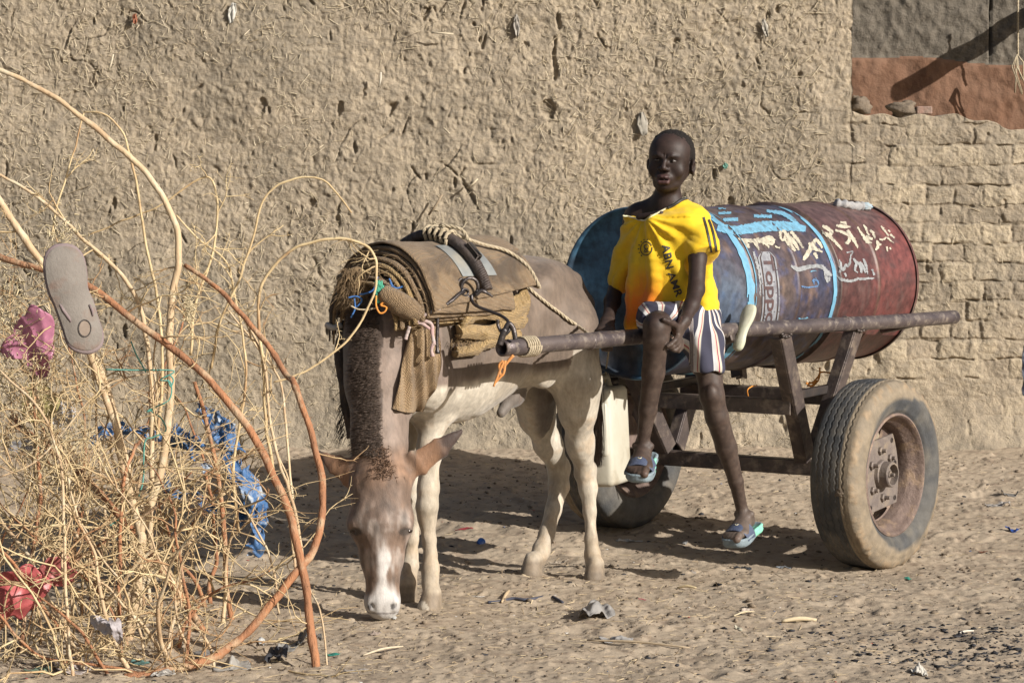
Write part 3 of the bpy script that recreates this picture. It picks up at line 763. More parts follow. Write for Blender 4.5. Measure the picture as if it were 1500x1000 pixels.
def paintset(name, strokes, colr, mname, jit=.45, lift=.0022):
    g = G()
    for pts, wd in strokes: stroke(g, bv, [to_drum(*p) for p in pts], np.asarray(wd, float)*1.15/4.545 if np.ndim(wd) else wd/4.545, lift=lift, jit=jit, step=1.6)
    m = material(mname, colr, tuple(c*.70 for c in colr), 60, .7, spec=.3, c3=tuple(c*.35+.04 for c in colr), s3=34); return g.add(name, m, drum)
# light blue rings and longitudinal bands, wrapped right round the barrel
def ring(name, x, w, colr, a0=0, a1=360, seed=0, gap=-.9, lift=.003):
    V = []; F = []; rr = np.random.RandomState(seed); nseg = int((a1-a0)*1.6); Ks = 7; wob = 0
    aa = np.radians(np.linspace(a0, a1, nseg)); q = np.column_stack([aa*3, aa*0, aa*0]); w1 = fbm(q, 2.5, 3, seed+400); w2 = fbm(q, 2.5, 3, seed+410)
    for i, a in enumerate(aa):
        for k in range(Ks):
            tt = k/(Ks-1)-.5; xx = x+tt*w+(w1[i] if tt < 0 else w2[i])*w*.22; 
            p0 = np.array([xx, .285*math.cos(a), .285*math.sin(a)]); rad = drad(xx)
            q3 = np.array([[xx, rad*math.cos(a), rad*math.sin(a)]]); rad += float((.006*fbm(q3, 3.5, 2, 301)+.0018*fbm(q3, 14, 2, 303))[0])+lift
            V.append((xx, rad*math.cos(a), rad*math.sin(a)))
    nn = fbm(np.array(V)*[2, 1, 1], 22, 3, seed+420)
    for i in range(nseg-1):
        for k in range(Ks-1):
            ids = (i*Ks+k, (i+1)*Ks+k, (i+1)*Ks+k+1, i*Ks+k+1)
            if nn[list(ids)].mean() > gap: F.append(ids)
    V = np.array(V)@Mx[:3, :3].T+Mx[:3, 3]; m = material('sky_blue_paint', colr, tuple(c*.75 for c in colr), 30, .55, spec=.3)
    return add(name, V, F, m, drum)
ring('blue_ring', .195*LD-.022, .040, LB, 0, 360, 1, -.42); ring('blue_ring', .195*LD+.016, .017, LB, 0, 360, 2, -.3); ring('blue_ring', .585*LD, .024, LB, 0, 360, 3, -.2)
for st_ in [([(5, 235), (90, 262), (200, 255), (285, 240), (400, 235), (500, 240), (590, 255)], [52, 50, 54, 60, 56, 48, 30]), ([(10, 150), (95, 148)], 16), ([(40, 195), (140, 190)], 22), ([(245, 168), (365, 172)], 22),
  ([(330, 135), (430, 150), (500, 190), (560, 250)], [16, 22, 24, 18]), ([(10, 118), (60, 120)], 10), ([(540, 845), (570, 850), (605, 840)], [4, 8, 4]), ([(620, 535), (660, 530)], [5, 7])]: paintset('blue_band', [st_], LB, 'sky_blue_brush')
paintset('blue_mark', [([(560, 632), (600, 640), (665, 632), (668, 600), (640, 590), (645, 620)], 9), ([(655, 575), (660, 600)], 8)], (.10, .20, .38), 'faded_blue_brush')
# hand painted arabic words in cream (traced stroke by stroke)
paintset('painted_word', [([(140, 318), (180, 330), (240, 332), (280, 318)], [8, 22, 20, 12]), ([(180, 335), (200, 362), (215, 380)], [18, 22, 10]), ([(240, 330), (262, 360), (280, 395)], [18, 18, 6]), ([(260, 340), (300, 330), (350, 318), (372, 330), (362, 352), (330, 345), (300, 352)], [16, 30, 34, 26, 18, 16, 14]), ([(325, 350), (345, 380)], [18, 8]), ([(385, 365), (410, 380), (418, 372)], [8, 10, 5]), ([(318, 310), (340, 308)], 12)], CR, 'cream_brush')
paintset('painted_word', [([(420, 300), (425, 275), (445, 268), (455, 290), (445, 325), (428, 322), (420, 300)], [14, 16, 16, 16, 16, 14, 12]), ([(450, 320), (480, 350), (520, 400)], [16, 26, 14]), ([(465, 285), (510, 340), (545, 395)], [14, 22, 10]), ([(490, 270), (530, 320), (572, 382)], [14, 20, 8]), ([(455, 300), (500, 350)], [12, 18])], CR, 'cream_brush')
paintset('painted_word', [([(572, 460), (600, 420), (640, 350), (655, 335)], [14, 26, 26, 10]), ([(610, 345), (640, 375), (700, 408)], [12, 26, 10]), ([(640, 330), (665, 330), (700, 380)], [10, 18, 14]), ([(600, 400), (625, 390), (640, 370)], [10, 16, 10]), ([(640, 415), (655, 425), (665, 450)], [16, 20, 12])], CR, 'cream_brush')
paintset('painted_line', [([(490, 498), (540, 520), (610, 505), (680, 500), (710, 515), (740, 550), (765, 560)], [14, 26, 24, 22, 22, 26, 12]), ([(715, 540), (730, 590), (735, 610)], [14, 16, 8]), ([(690, 500), (700, 520)], 10), ([(745, 570), (748, 600)], [12, 6])], CG, 'grey_white_brush')
paintset('painted_word', [([(700, 235), (735, 250), (760, 275), (745, 300), (715, 280), (700, 262)], [12, 24, 20, 22, 16, 10]), ([(735, 290), (780, 335), (832, 392)], [20, 18, 8]), ([(792, 232), (840, 238), (890, 240)], [12, 22, 8]), ([(820, 208), (850, 215), (862, 228)], [8, 16, 8]), ([(785, 262), (830, 275), (880, 300), (870, 340), (850, 348)], [10, 16, 20, 20, 10]), ([(865, 262), (905, 320), (938, 380)], [16, 22, 8])], CR, 'cream_brush')
paintset('painted_word', [([(815, 545), (825, 500), (812, 455)], [12, 14, 8]), ([(815, 500), (840, 525), (855, 490), (870, 500), (885, 470), (888, 430), (905, 405)], [12, 14, 12, 12, 10, 9, 6]), ([(862, 412), (905, 402)], [7, 9]), ([(848, 545), (856, 570)], [14, 10]), ([(905, 450), (925, 480), (915, 520), (935, 545)], [12, 16, 14, 8]), ([(930, 470), (955, 500), (960, 545)], [12, 18, 12]), ([(950, 470), (975, 510), (985, 545)], [12, 16, 8]), ([(972, 450), (990, 500), (1002, 552)], [10, 14, 7])], CG, 'grey_white_brush')
paintset('painted_line', [([(795, 560), (830, 588), (890, 598), (940, 585), (1000, 582), (1045, 580)], [10, 16, 14, 14, 12, 9]), ([(1030, 520), (1045, 560)], [10, 12])], CG, 'grey_white_brush')
paintset('painted_word', [([(935, 240), (965, 290), (1000, 335), (1030, 345)], [8, 16, 20, 10]), ([(975, 225), (995, 260), (1010, 300)], [8, 14, 10]), ([(1020, 260), (1042, 290), (1052, 318)], [10, 16, 8]), ([(990, 300), (1010, 315), (1035, 320)], [14, 18, 12]), ([(1055, 395), (1072, 360), (1060, 330)], [12, 20, 10]), ([(1070, 350), (1092, 360)], [14, 10]), ([(1090, 235), (1118, 270), (1140, 300)], [8, 12, 8]), ([(1080, 320), (1105, 325), (1130, 310), (1150, 330), (1175, 345)], [8, 9, 8, 10, 6]), ([(1150, 290), (1182, 312)], [10, 8]), ([(1128, 370), (1134, 402)], [12, 8]), ([(1152, 375), (1155, 390)], [8, 8]), ([(1140, 260), (1150, 275)], [8, 6])], CR, 'cream_brush')
paintset('painted_line', [([(240, 405), (262, 470), (280, 560), (286, 640), (284, 700)], [10, 16, 12, 9, 6])], CG, 'grey_white_brush')
# stencilled oval with a word running downwards
m_st = material('worn_stencil', (.27, .28, .30), (.15, .15, .17), 34, .6, spec=.3)
g = G(); cxm = 345
def ovc(y): return 318+ (y-400)*.16 + 0  # centre line of the stencil plate in the crop
rows = []
ys = np.linspace(405, 905, 90); NN = 12
for y in ys:
    t_ = (y-405)/500; cx_ = 322+62*math.sin(t_*1.45)-48*t_*t_*t_; hw = 58*min(1, ((t_+.02)/.10))**.5
    rows.append([cast(bv, *to_drum(cx_+hw*(2*k/NN-1), y), .0024) for k in range(NN+1)])
rsn = np.random.RandomState(3)
for i in range(len(rows)-1):
    for k in range(NN):
        q = [rows[i][k], rows[i][k+1], rows[i+1][k+1], rows[i+1][k]]
        if any(p is None for p in q): continue
        if k in (1, 10) or rsn.rand() < .035: continue         # open line inside the border, worn specks
        g.put(q, [(0, 1, 2, 3)])
g.add('stencil_plate', m_st, drum)
TV, TF = text_tris('Toppo'); TV = TV-[TV[:, 0].min(), 0]; tw = TV[:, 0].max()
m_sw = material('stencil_word', (.07, .05, .055), (.10, .055, .05), 40, .6, spec=.3)
V = []
for (u, v) in TV:
    y = 425+u/tw*470; t_ = (y-405)/500; cx_ = 322+62*math.sin(t_*1.45)-48*t_*t_*t_; V.append(cast(bv, *to_drum(cx_-26+v*88, y), .0036))
ok = [f for f in TF if all(V[i] is not None for i in f)]; V = [v if v is not None else (0, 0, 0) for v in V]
g = G(); g.put(V, ok); g.add('stencil_word', m_sw, drum)

# sandal sole wedged between drum and shaft
def sole(pts2, o, ex, ey, ez, th, mat, hole=None, **k):
    """extruded outline: 2d points in plane (ex,ey), thickness along ez, rounded edge"""
    p = spline(np.vstack([pts2, pts2[:1]]), 6)[:-1]; n = len(p); c = p.mean(0); T = np.roll(p, -1, 0)-np.roll(p, 1, 0); T /= np.linalg.norm(T, axis=1)[:, None]; N = np.column_stack([T[:, 1], -T[:, 0]])
    if ((p-c)*N).sum() < 0: N = -N
    V = []; b = th*.3
    for off, zz in ((-b, 0), (0, b), (0, th-b), (-b, th)):
        for q in p+N*off: V.append(o+ex*q[0]+ey*q[1]+ez*zz)
    F = [(l*n+i, l*n+(i+1) % n, (l+1)*n+(i+1) % n, (l+1)*n+i) for l in range(3) for i in range(n)]+[tuple(range(n-1, -1, -1)), tuple(3*n+i for i in range(n))]
    return add(k.pop('name', 'sole'), np.array(V), F, mat, **k)
footp = np.array([(0, .15), (.032, .14), (.045, .10), (.042, .05), (.030, 0), (.028, -.05), (.034, -.09), (.028, -.13), (0, -.145), (-.028, -.13), (-.034, -.09), (-.032, -.04), (-.036, .02), (-.044, .07), (-.040, .115), (-.024, .142)])
m_cream = material('cream_foam', (.50, .49, .40), (.36, .38, .26), 14, .85, .2, 40)
pc = P(1094, 484, 9.82); ex = nrm(np.array([.80, -.45, .28])); ey = nrm(P(1104, 450, 9.85)-P(1082, 522, 9.78)); ex = nrm(ex-ey*(ex@ey)); ez = np.cross(ex, ey)
sole(footp*[.62, .60], pc+ez*.01, ex, ey, ez, .02, m_cream, name='sandal_wedge', label='cream foam sandal sole wedged between the shaft and the drum', cat='sandal')
# cloth bundle on top of the drum
m_cl = material('grey_cloth', (.33, .32, .31), (.24, .24, .25), 40, .9, .5, 120)
c0 = cast(bv, 1247, 306, 0)
if c0 is None: c0 = P(1247, 303, 11.0)
clb = thing('cloth_bundle', P(1247, 306, 10.93), 'rolled grey cloth with a pale blue end on top of the drum', 'cloth')
tc_ = [cast(bv, x_, y_, .012) for x_, y_ in ((1222, 301), (1232, 303), (1243, 305), (1254, 306), (1262, 307))]; tc_ = [c if c is not None else P(1245, 300, 10.93) for c in tc_]
V, F = tube(spline(tc_, 8), [.004]+[.0155+.003*math.sin(i*.9) for i in range(31)]+[.010], 20)
V = V+.010*np.column_stack([fbm(V, 22, 3, 8), fbm(V, 22, 3, 9), fbm(V, 22, 3, 10)])*[1, 1, .6]; add('cloth_roll', V, F, m_cl, clb)
ce = cast(bv, 1267, 307, .012); V, F = rock(ce if ce is not None else P(1267, 303, 10.9), (.026, .022, .017), 4, amp=.45); add('cloth_end', V, F, material('pale_blue_cloth', (.25, .35, .42), (.34, .36, .36), 30, .9, .4), clb)
# orange twine ties
m_or = material('orange_twine', (.72, .28, .04), (.5, .2, .04), 60, .7)
def twine(pts, r, label, group=None, m=m_or, name='twine', k=8):
    V, F = tube(spline(pts, k), r, 6); return add(name, V, F, m, label=label, cat='twine', group=group)
twine([P(1096, 580, 10.16), P(1095, 571, 10.14), P(1101, 566, 10.16), P(1109, 564, 10.24)], .0022, 'thin orange twine looped round the cross member under the drum')
g = G()
for pts in ([(1180, 562), (1190, 560), (1198, 552), (1203, 545), (1217, 546)], [(1182, 565), (1193, 563), (1200, 553), (1201, 538)], [(1181, 560), (1189, 566), (1199, 557)], [(1184, 563), (1186, 560), (1192, 561), (1196, 556)]):
    g.put(*tube(spline([P(a, b, 10.45) for a, b in pts], 6), .0035, 6))
g.add('twine', m_or, label='tangled orange twine knot hanging near the frame behind the wheel', cat='twine')
# plastic jerrycan slung behind the donkey
m_jc = material('milky_plastic', (.47, .45, .38), (.40, .37, .29), 5, .5, .2, 18, sss=.0, c3=(.32, .28, .21), s3=7)
jc = thing('jerrycan', P(897, 712, 10.02), 'dusty off white plastic jerrycan hanging behind the donkey hind leg', 'jerrycan')
import bmesh
def rbox(c, sx, sy, sz, R, r, seg=4):
    bm = bmesh.new(); bmesh.ops.create_cube(bm, size=1); bmesh.ops.scale(bm, vec=(sx, sy, sz), verts=bm.verts)
    bmesh.ops.bevel(bm, geom=bm.edges[:], offset=r, segments=seg, affect='EDGES', profile=.5)
    V = np.array([v.co[:] for v in bm.verts])@np.asarray(R).T+c; F = [tuple(v.index for v in f.verts) for f in bm.faces]; bm.free(); return V, F
jR = np.array([nrm([.93, -.36, 0]), nrm([.36, .93, 0]), [0, 0, 1.]]).T
jt = math.radians(-3); jR = jR@np.array([[math.cos(jt), 0, math.sin(jt)], [0, 1, 0], [-math.sin(jt), 0, math.cos(jt)]])
jc0 = P(889, 638, 10.05); V, F = rbox(jc0, .105, .21, .345, jR, .022, 5); add('tank', V, F, m_jc, jc)
V, F = rbox(jc0+jR@np.array([0, -.002, .03]), .09, .216, .20, jR, .018, 4); add('side_panel', V, F, m_jc, jc)
V, F = tube([jc0+jR@np.array(p) for p in ((0, -.07, .165), (0, -.06, .205), (0, .02, .21), (0, .05, .165))], .013, 10); add('handle', V, F, m_jc, jc)
V, F = tube([jc0+jR@np.array(p) for p in ((0, .085, .165), (0, .085, .20))], .024, 16); add('cap', V, F, m_dkst, jc)
twine([P(886, 560, 10.05), P(888, 540, 10.0), P(893, 505, 9.75)], .003, 'thin cord from which the jerrycan hangs under the shaft', m=m_rope, name='cord')
# ------------------------------------------------------------------ donkey
R0 = np.array([.21, 9.80, 0]); DF = nrm([-.669, -.743, 0]); DS = nrm([.743, -.669, 0])
def D(f, s, z): return R0+DF*f+DS*s+UPV*z
fd = Field((-.75, 8.62, -.02), (.50, 10.08, 1.22), .0055)
RB = np.array([DF, DS, UPV]).T
# trunk
fd.ell(D(.23, 0, .895), (.235, .160, .212), RB, .05)
fd.ell(D(.13, .075, .83), (.12, .088, .185), RB, .05); fd.ell(D(.13, -.075, .83), (.12, .088, .185), RB, .05)
fd.ell(D(.50, 0, .880), (.38, .185, .222), RB, .08)
fd.ell(D(.60, 0, .80), (.26, .195, .208), RB, .06)
fd.ell(D(.80, 0, .86), (.22, .150, .235), RB, .08)
fd.ell(D(.68, .02, .775), (.20, .165, .175), RB, .08)
fd.ell(D(.90, 0, .80), (.14, .135, .19), RB, .06)
fd.ecap(D(.10, 0, 1.045), D(.78, 0, 1.075), .06, .035, .05, .05, DS, .07)
fd.cone(D(.24, .10, 1.05), D(.30, .13, 1.02), .035, .035, .06); fd.cone(D(.24, -.10, 1.05), D(.30, -.13, 1.02), .035, .035, .06)   # hip bones
fd.ell(D(.29, .12, .76), (.07, .04, .08), RB, .05)
# shoulders
fd.ecap(D(.78, .10, .98), D(.86, .115, .72), .10, .06, .085, .058, DF, .06)
fd.ecap(D(.78, -.10, .98), D(.86, -.115, .72), .10, .06, .085, .058, DF, .06)
def limb(pts, rs, k=.03):
    fd.chain(pts, [r*(.90 if r < .05 else .95) for r in rs], k)
# near hind
limb([D(.16, .095, .86), P(846, 560, 9.62), P(846, 600, 9.64), P(850, 650, 9.70), P(857, 692, 9.745)], [.125, .078, .058, .043, .038], .05)
limb([P(857, 692, 9.75), P(861, 715, 9.745), P(864, 750, 9.73), P(866, 790, 9.72), P(868, 812, 9.72)], [.040, .033, .0225, .0225, .029], .02)
fd.cone(P(868, 812, 9.72), P(869, 832, 9.70), .028, .026, .015)
fd.ell(P(862, 684, 9.79), (.022, .03, .035), RB, .03)
# far hind (carried forward)
limb([D(.20, -.09, .84), P(782, 575, 9.76), P(786, 610, 9.80), P(803, 650, 9.87), P(820, 685, 9.93)], [.12, .074, .056, .045, .041], .05)
limb([P(818, 685, 9.93), P(819, 712, 9.92), P(811, 745, 9.88), P(801, 782, 9.84), P(793, 805, 9.81)], [.043, .037, .030, .028, .034], .02)
fd.cone(P(793, 805, 9.81), P(785, 824, 9.77), .032, .030, .015)
# near fore
limb([D(.83, .105, .74), P(633, 600, 9.21), P(629, 660, 9.20), P(627, 715, 9.20), P(626, 742, 9.19)], [.095, .058, .037, .033, .037], .04)
limb([P(626, 742, 9.19), P(626, 762, 9.20), P(628, 790, 9.20), P(630, 812, 9.20), P(631, 832, 9.19)], [.037, .030, .0225, .0225, .028], .02)
fd.cone(P(631, 832, 9.19), P(630, 856, 9.16), .028, .028, .015)
# far fore
limb([D(.84, -.09, .74), P(606, 600, 9.36), P(606, 660, 9.34), P(606, 715, 9.34), P(605, 738, 9.33)], [.09, .055, .036, .032, .036], .04)
limb([P(605, 738, 9.33), P(605, 760, 9.34), P(604, 790, 9.33), P(602, 812, 9.33), P(600, 828, 9.32)], [.036, .029, .022, .023, .029], .02)
fd.cone(P(600, 828, 9.32), P(597, 848, 9.29), .029, .03, .015)
HO = []
for (px, py, Y, r) in ((870, 843, 9.68, .034), (778, 836, 9.74, .036), (629, 872, 9.14, .036), (594, 862, 9.26, .036)):
    c = P(px, py, Y); g0 = gz1(c[0], c[1])-.006; HO.append((c, g0, r))
    cc = np.array([c[0], c[1], 0]); back = cc-DF*.012
    fd.ecap(np.array([*cc[:2], g0+.008]), np.array([*back[:2], g0+.058]), r*1.08, r*1.22, r*.84, r*.9, DS, .012)
    fd.put([-9]*3, [9, 9, g0], lambda X, Y_, Z: Z-g0+0*X+0*Y_, .001, 'u') if False else None
# sheath
fd.ell(D(.33, .02, .66), (.06, .03, .05), RB, .03); fd.cone(D(.35, .03, .645), D(.40, .03, .60), .024, .017, .02)
# neck
fd.ecap(D(.84, .0, .92), P(560, 470, 9.18), .135, .115, .095, .135, DS, .07)
fd.ecap(P(560, 470, 9.16), P(555, 560, 9.07), .098, .140, .094, .125, (1, 0, 0), .05)
fd.ecap(P(555, 560, 9.07), P(556, 655, 8.98), .095, .125, .090, .10, (1, 0, 0), .05)
# head: looks at the camera with the nose on the ground
HX = np.array([1., 0, 0]); 
fd.ell(P(558, 700, 8.945), (.088, .085, .085), None, .04)
fd.ecap(P(558, 712, 8.915), P(558, 765, 8.895), .092, .075, .098, .075, HX, .04)
fd.ecap(P(557, 765, 8.90), P(560, 815, 8.885), .094, .075, .066, .062, HX, .03)
fd.ecap(P(560, 815, 8.88), P(560, 870, 8.865), .060, .055, .050, .046, HX, .025)
fd.ell(P(560, 880, 8.862), (.058, .05, .046), None, .02)
fd.ell(P(561, 893, 8.87), (.046, .042, .030), None, .02)
# cheeks and jaw
fd.ecap(P(541, 760, 8.965), P(549, 820, 8.93), .040, .07, .028, .045, HX, .03)
fd.ecap(P(575, 760, 8.965), P(571, 820, 8.93), .040, .07, .028, .045, HX, .03)
fd.ell(P(558, 895, 8.905), (.034, .03, .024), None, .015)
# brow ridges and eyes, nose bridge
for sx in (-1, 1):
    e = P(558+sx*35, 768, 8.862); fd.ell(e, (.023, .020, .018), None, .016)
    fd.ell(P(558+sx*40, 778, 8.845), (.010, .013, .007), None, .007, 's')
    fd.ell(P(561+sx*18, 884, 8.832), (.012, .018, .024), None, .012)      # nostril wing
    fd.ell(P(561+sx*17, 888, 8.812), (.0058, .016, .013), np.array([[math.cos(.35*sx), 0, math.sin(.35*sx)], [0, 1, 0], [-math.sin(.35*sx), 0, math.cos(.35*sx)]]), .006, 's')
    fd.ell(P(558+sx*27, 815, 8.825), (.014, .012, .05), None, .02, 's')   # hollow beside nose bone
    # ears
    if sx > 0: e0, e1, e2, e3 = P(583, 697, 8.93), P(612, 678, 8.92), P(645, 655, 8.925), P(676, 631, 8.94)
    else: e0, e1, e2, e3 = P(534, 700, 8.93), P(512, 692, 8.93), P(490, 680, 8.95), P(466, 662, 8.98)
    sd = np.cross(nrm(e3-e0), [0.1*sx, -1, .05])
    fd.ecap(e0, e1, .028, .020, .040, .015, sd, .02); fd.ecap(e1, e2, .040, .013, .033, .011, sd, .01); fd.ecap(e2, e3, .033, .010, .008, .007, sd, .006)
    off = np.array([0, .014, -.006]); 
    fd.ecap(e0*.3+e1*.7+off, e2*.6+e3*.4+off, .027, .008, .016, .006, sd, .006, 's')
fd.cone(P(558, 840, 8.835), P(558, 760, 8.842), .012, .022, .03)
fd.cone(P(548, 896, 8.84), P(573, 896, 8.84), .0035, .0035, .006, 's')
# tail dock
fd.chain([D(.01, .0, 1.02), D(-.05, .01, .95), D(-.075, .02, .82)], [.04, .026, .02], .03)
V, F = fd.mesh(); V = laplace(V, F, 3, .5)
# flatten hooves on the ground
for c, g0, r in HO:
    m = (np.hypot(V[:, 0]-c[0], V[:, 1]-c[1]) < .09) & (V[:, 2] < g0+.02); V[m, 2] = np.maximum(V[m, 2], g0)
N = normals(V, F)
V = V+N*(.0030*fbm(V, 16, 2, 501)+.0016*fbm(V*[1, 1, .5], 60, 2, 503))[:, None]
ff = (V-R0)@DF; ss = (V-R0)@DS; z = V[:, 2]
n1 = fbm(V, 9, 3, 511); n2 = fbm(V, 30, 3, 513); n3 = fbm(V*[1, 1, .35], 55, 2, 515)
taupe = mixc((.108, .079, .059), (.155, .116, .088), sstep(n1, -.3, .3)); cream = mixc((.36, .31, .24), (.49, .44, .36), sstep(n1, -.3, .3))
dusty = np.array((.33, .255, .175))
head = (V[:, 1] < 9.06) & (z < np.where(np.abs(V[:, 0]+.405) > .11, .64, .58)) & (np.abs(V[:, 0]+.41) < .30); 
bel = .735+.05*np.cos((ff-.45)*4)-.03 + .035*n1
belly = sstep(bel-z, -.02, .03)*(ff > .12)
legs = sstep(.70-z+.05*n1, -.05, .06)
col = mixc(taupe, cream, np.maximum(belly, legs)*1.0)
hin = (ff < .22); col = mixc(col, cream, (hin & (ss > .02))*sstep(.80-z+.05*n1, -.05, .06)*.85)
col = mixc(col, (.40, .29, .19), .45*sstep(n2, 0, .5)*(z < .6)); col = mixc(col, dusty, sstep(.34-z, 0, .2)*.85*(.7+.6*n2)); 
hz = np.full(len(V), 1.)
for c, g0, r in HO: hz = np.minimum(hz, np.where(np.hypot(V[:, 0]-c[0], V[:, 1]-c[1]) < .08, z-g0, 1))
col = mixc(col, (.19, .145, .10), sstep(.060-hz, -.01, .012)*.9); col = mixc(col, (.12, .095, .07), sstep(.035-hz, -.005, .005)*.7*sstep(n2, -.3, .2))
# chest and neck
nk = (V[:, 1] < 9.22) & (ff > .84); col = mixc(col, mixc((.16, .118, .094), (.20, .15, .12), sstep(n1, -.3, .3)), (nk & (z > .50))*1.)
crest = V[:, 0] < -.408+.006*np.sin(z*30)
col = mixc(col, (.06, .042, .032), (nk & crest & (z > .53))*.9)  # mane side of the neck: mane brown, with that side's shade painted in
col = mixc(col, cream, nk*(V[:, 0] > -.315)*sstep(.735-z+.02*n1, 0, .03))
# head colouring
hx = V[:, 0]+.405+.0; hc = mixc((.150, .100, .072), (.125, .088, .068), sstep(n1, -.3, .3)); hc = mixc(hc, (.20, .115, .068), sstep(z, .40, .46)*.6)
wht = sstep(.024+.02*n1+.014*n3+.034*sstep(z, .14, .04)-np.abs(hx-.01), -.012, .012)*sstep(.23-z, -.06, .03); 
gry = sstep(.075+.03*n1-np.abs(hx-.012), -.03, .02)*sstep(.36-z, -.04, .05)*sstep(z, .12, .2)
hc = mixc(hc, (.29, .25, .22), gry*.55*sstep(n3+.8*n2, -.25, .35)); hc *= (1+.5*fbm(V*[1, 1, .5], 60, 1, 517))[:, None]; hc = mixc(hc, (.50, .475, .45), wht*.85*sstep(n3+.5*n2+.5*sstep(.16-z, 0, .06), -.6, .0))
hc = mixc(hc, (.46, .44, .42), sstep(.085-z, -.015, .015)*.9); hc = mixc(hc, (.04, .03, .025), .9*sstep(.024-np.hypot(np.abs(hx+.003)-.076, (z-P(0, 778, 8.85)[2])*1.5), 0, .010))
hc = mixc(hc, (.05, .045, .045), .95*sstep(.014-np.hypot((np.abs(hx-.0)-.036)*1.6, z-P(0, 888, 8.82)[2]), 0, .006))
hc = mixc(hc, (.14, .12, .115), .8*sstep(.0035-np.abs(z-P(0, 897, 8.84)[2]), 0, .002)*(V[:, 1] < 8.9))
ear = head & (np.abs(hx) > .105) & (z > .39); te = sstep(np.abs(hx), .10, .24)
ec = mixc((.21, .115, .065), (.05, .032, .026), sstep(te+.2*n2, .35, .85)); 
slope = np.where(hx > 0, .39+(hx-.105)*.72+.0, .405+(-hx-.105)*.45); ec = mixc(ec, (.50, .44, .36), sstep(slope-.002-z, -.003, .008)*.7*(te < .8))
col = np.where((head & ~ear)[:, None], mixc(col, hc, sstep(.56-z, 0, .05)), col); col = np.where(ear[:, None], ec, col)
ing = (ff > .08) & (ff < .50) & (ss < .03) & (z < .74) & (z > .42); col = mixc(col, (.105, .085, .075), ing*sstep(N[:, 0], -.35, .25)*sstep(z, .42, .52)*.85)  # far inner thigh: its shade painted into the coat as dark grey
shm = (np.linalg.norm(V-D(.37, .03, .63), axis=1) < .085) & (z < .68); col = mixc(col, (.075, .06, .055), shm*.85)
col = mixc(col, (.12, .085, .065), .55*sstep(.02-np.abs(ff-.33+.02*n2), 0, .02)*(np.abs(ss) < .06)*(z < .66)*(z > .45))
col *= (1+.20*n3+.12*n2)[:, None]
m_fur = material('short_fur', (.3, .2, .15), None, 90, .62, .35, 260, vcol=True, vmul=((.84, .84, .84), (1.1, 1.1, 1.1)), spec=.35, bdist=.004, sheen=.15, stretch=(1, 1, .45))
donkey = thing('donkey', D(.5, 0, 0), 'grey brown donkey with white belly, head lowered to the ground, harnessed to cart', 'donkey')
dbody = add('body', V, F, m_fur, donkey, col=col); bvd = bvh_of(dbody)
m_eye = material('dark_eye', (.02, .012, .01), (.01, .008, .006), 10, .12)
for sx in (-1, 1):
    V, F = rock(P(558+sx*39, 777, 8.872), (.016, .015, .009), 1, 1, 12, 0); add('eye', V, F, m_eye, donkey)
# hair: tapered strands
def hair(name, roots, tips, sag, r, mat, parent, seed=0, seg=4, **kw):
    rs = np.random.RandomState(seed); V = []; F = []; n = 0
    for a, b in zip(roots, tips):
        mid = (a+b)/2+sag+rs.randn(3)*.004; c = spline([a, mid, b], seg//2+1); k = len(c)
        d = nrm(b-a); u = nrm(np.cross(d, rs.randn(3))); v = np.cross(d, u)
        for i in range(k):
            rr = r*(1-.85*(i/(k-1))**1.5)
            for q in range(3): an = q*2.094; V.append(c[i]+rr*(math.cos(an)*u+math.sin(an)*v))
        for i in range(k-1):
            for q in range(3): F.append((n+i*3+q, n+i*3+(q+1) % 3, n+(i+1)*3+(q+1) % 3, n+(i+1)*3+q))
        n += 3*k
    return add(name, np.array(V), np.array(F), mat, parent, **kw)
rs = np.random.RandomState(11)
m_mane = material('dark_mane', (.055, .038, .029), (.10, .070, .052), 120, .6, spec=.4)
roots = []; tips = []
cl = spline([P(553, 452, 9.04), P(555, 500, 8.965), P(557, 560, 8.925), P(560, 620, 8.885), P(562, 668, 8.87)], 10)
for i in range(5200):
    t = rs.rand()*(len(cl)-1.01); k = int(t); p = cl[k]+(cl[k+1]-cl[k])*(t-k)
    side = rs.rand(); p = p+np.array([-.095*side+.008, .055*side*side, .0])
    h_, nn, _, _ = bvd.find_nearest(Vector(p)); p = np.array(h_); roots.append(p-np.array(nn)*.004)
    L = rs.uniform(.012, .030); d = np.array(nn)*rs.uniform(.02, .12)+np.array([-.9+.15*rs.randn(), -.0, -.35+.12*rs.randn()])+np.array([0, -.25*(1-side), 0]); tips.append(p+nrm(d)*L)
hair('mane', roots, tips, np.array([0, -.003, .002]), .0010, m_mane, donkey, 1)
# forelock between the ears
roots = []; tips = []
m_fore = material('brown_forelock', (.20, .115, .065), (.11, .07, .05), 90, .7)
for i in range(420):
    p = P(560+9*rs.randn(), rs.uniform(655, 700), 8.86); h_, nn, _, _ = bvd.find_nearest(Vector(p)); p = np.array(h_)
    roots.append(p-np.array(nn)*.003); tips.append(p+nrm(np.array(nn)*.35+np.array([rs.randn()*.35, -.1, rs.uniform(-1, .2)]))*rs.uniform(.010, .024))
hair('forelock', roots, tips, np.zeros(3), .0013, m_fore, donkey, 2)
# tail hair
roots = []; tips = []
for i in range(700):
    t = rs.rand(); p = D(-.055-.02*t, .015, .95-.22*t)+rs.randn(3)*.010; roots.append(p)
    tips.append(P(874+rs.randn()*3.5+ (rs.rand() > .9)*4, 640+45*rs.rand()**.5, 9.79+rs.randn()*.012)+np.array([0, 0, 0]))
hair('tail', roots, tips, np.array([.008, 0, 0]), .0022, m_mane, donkey, 3, seg=6)

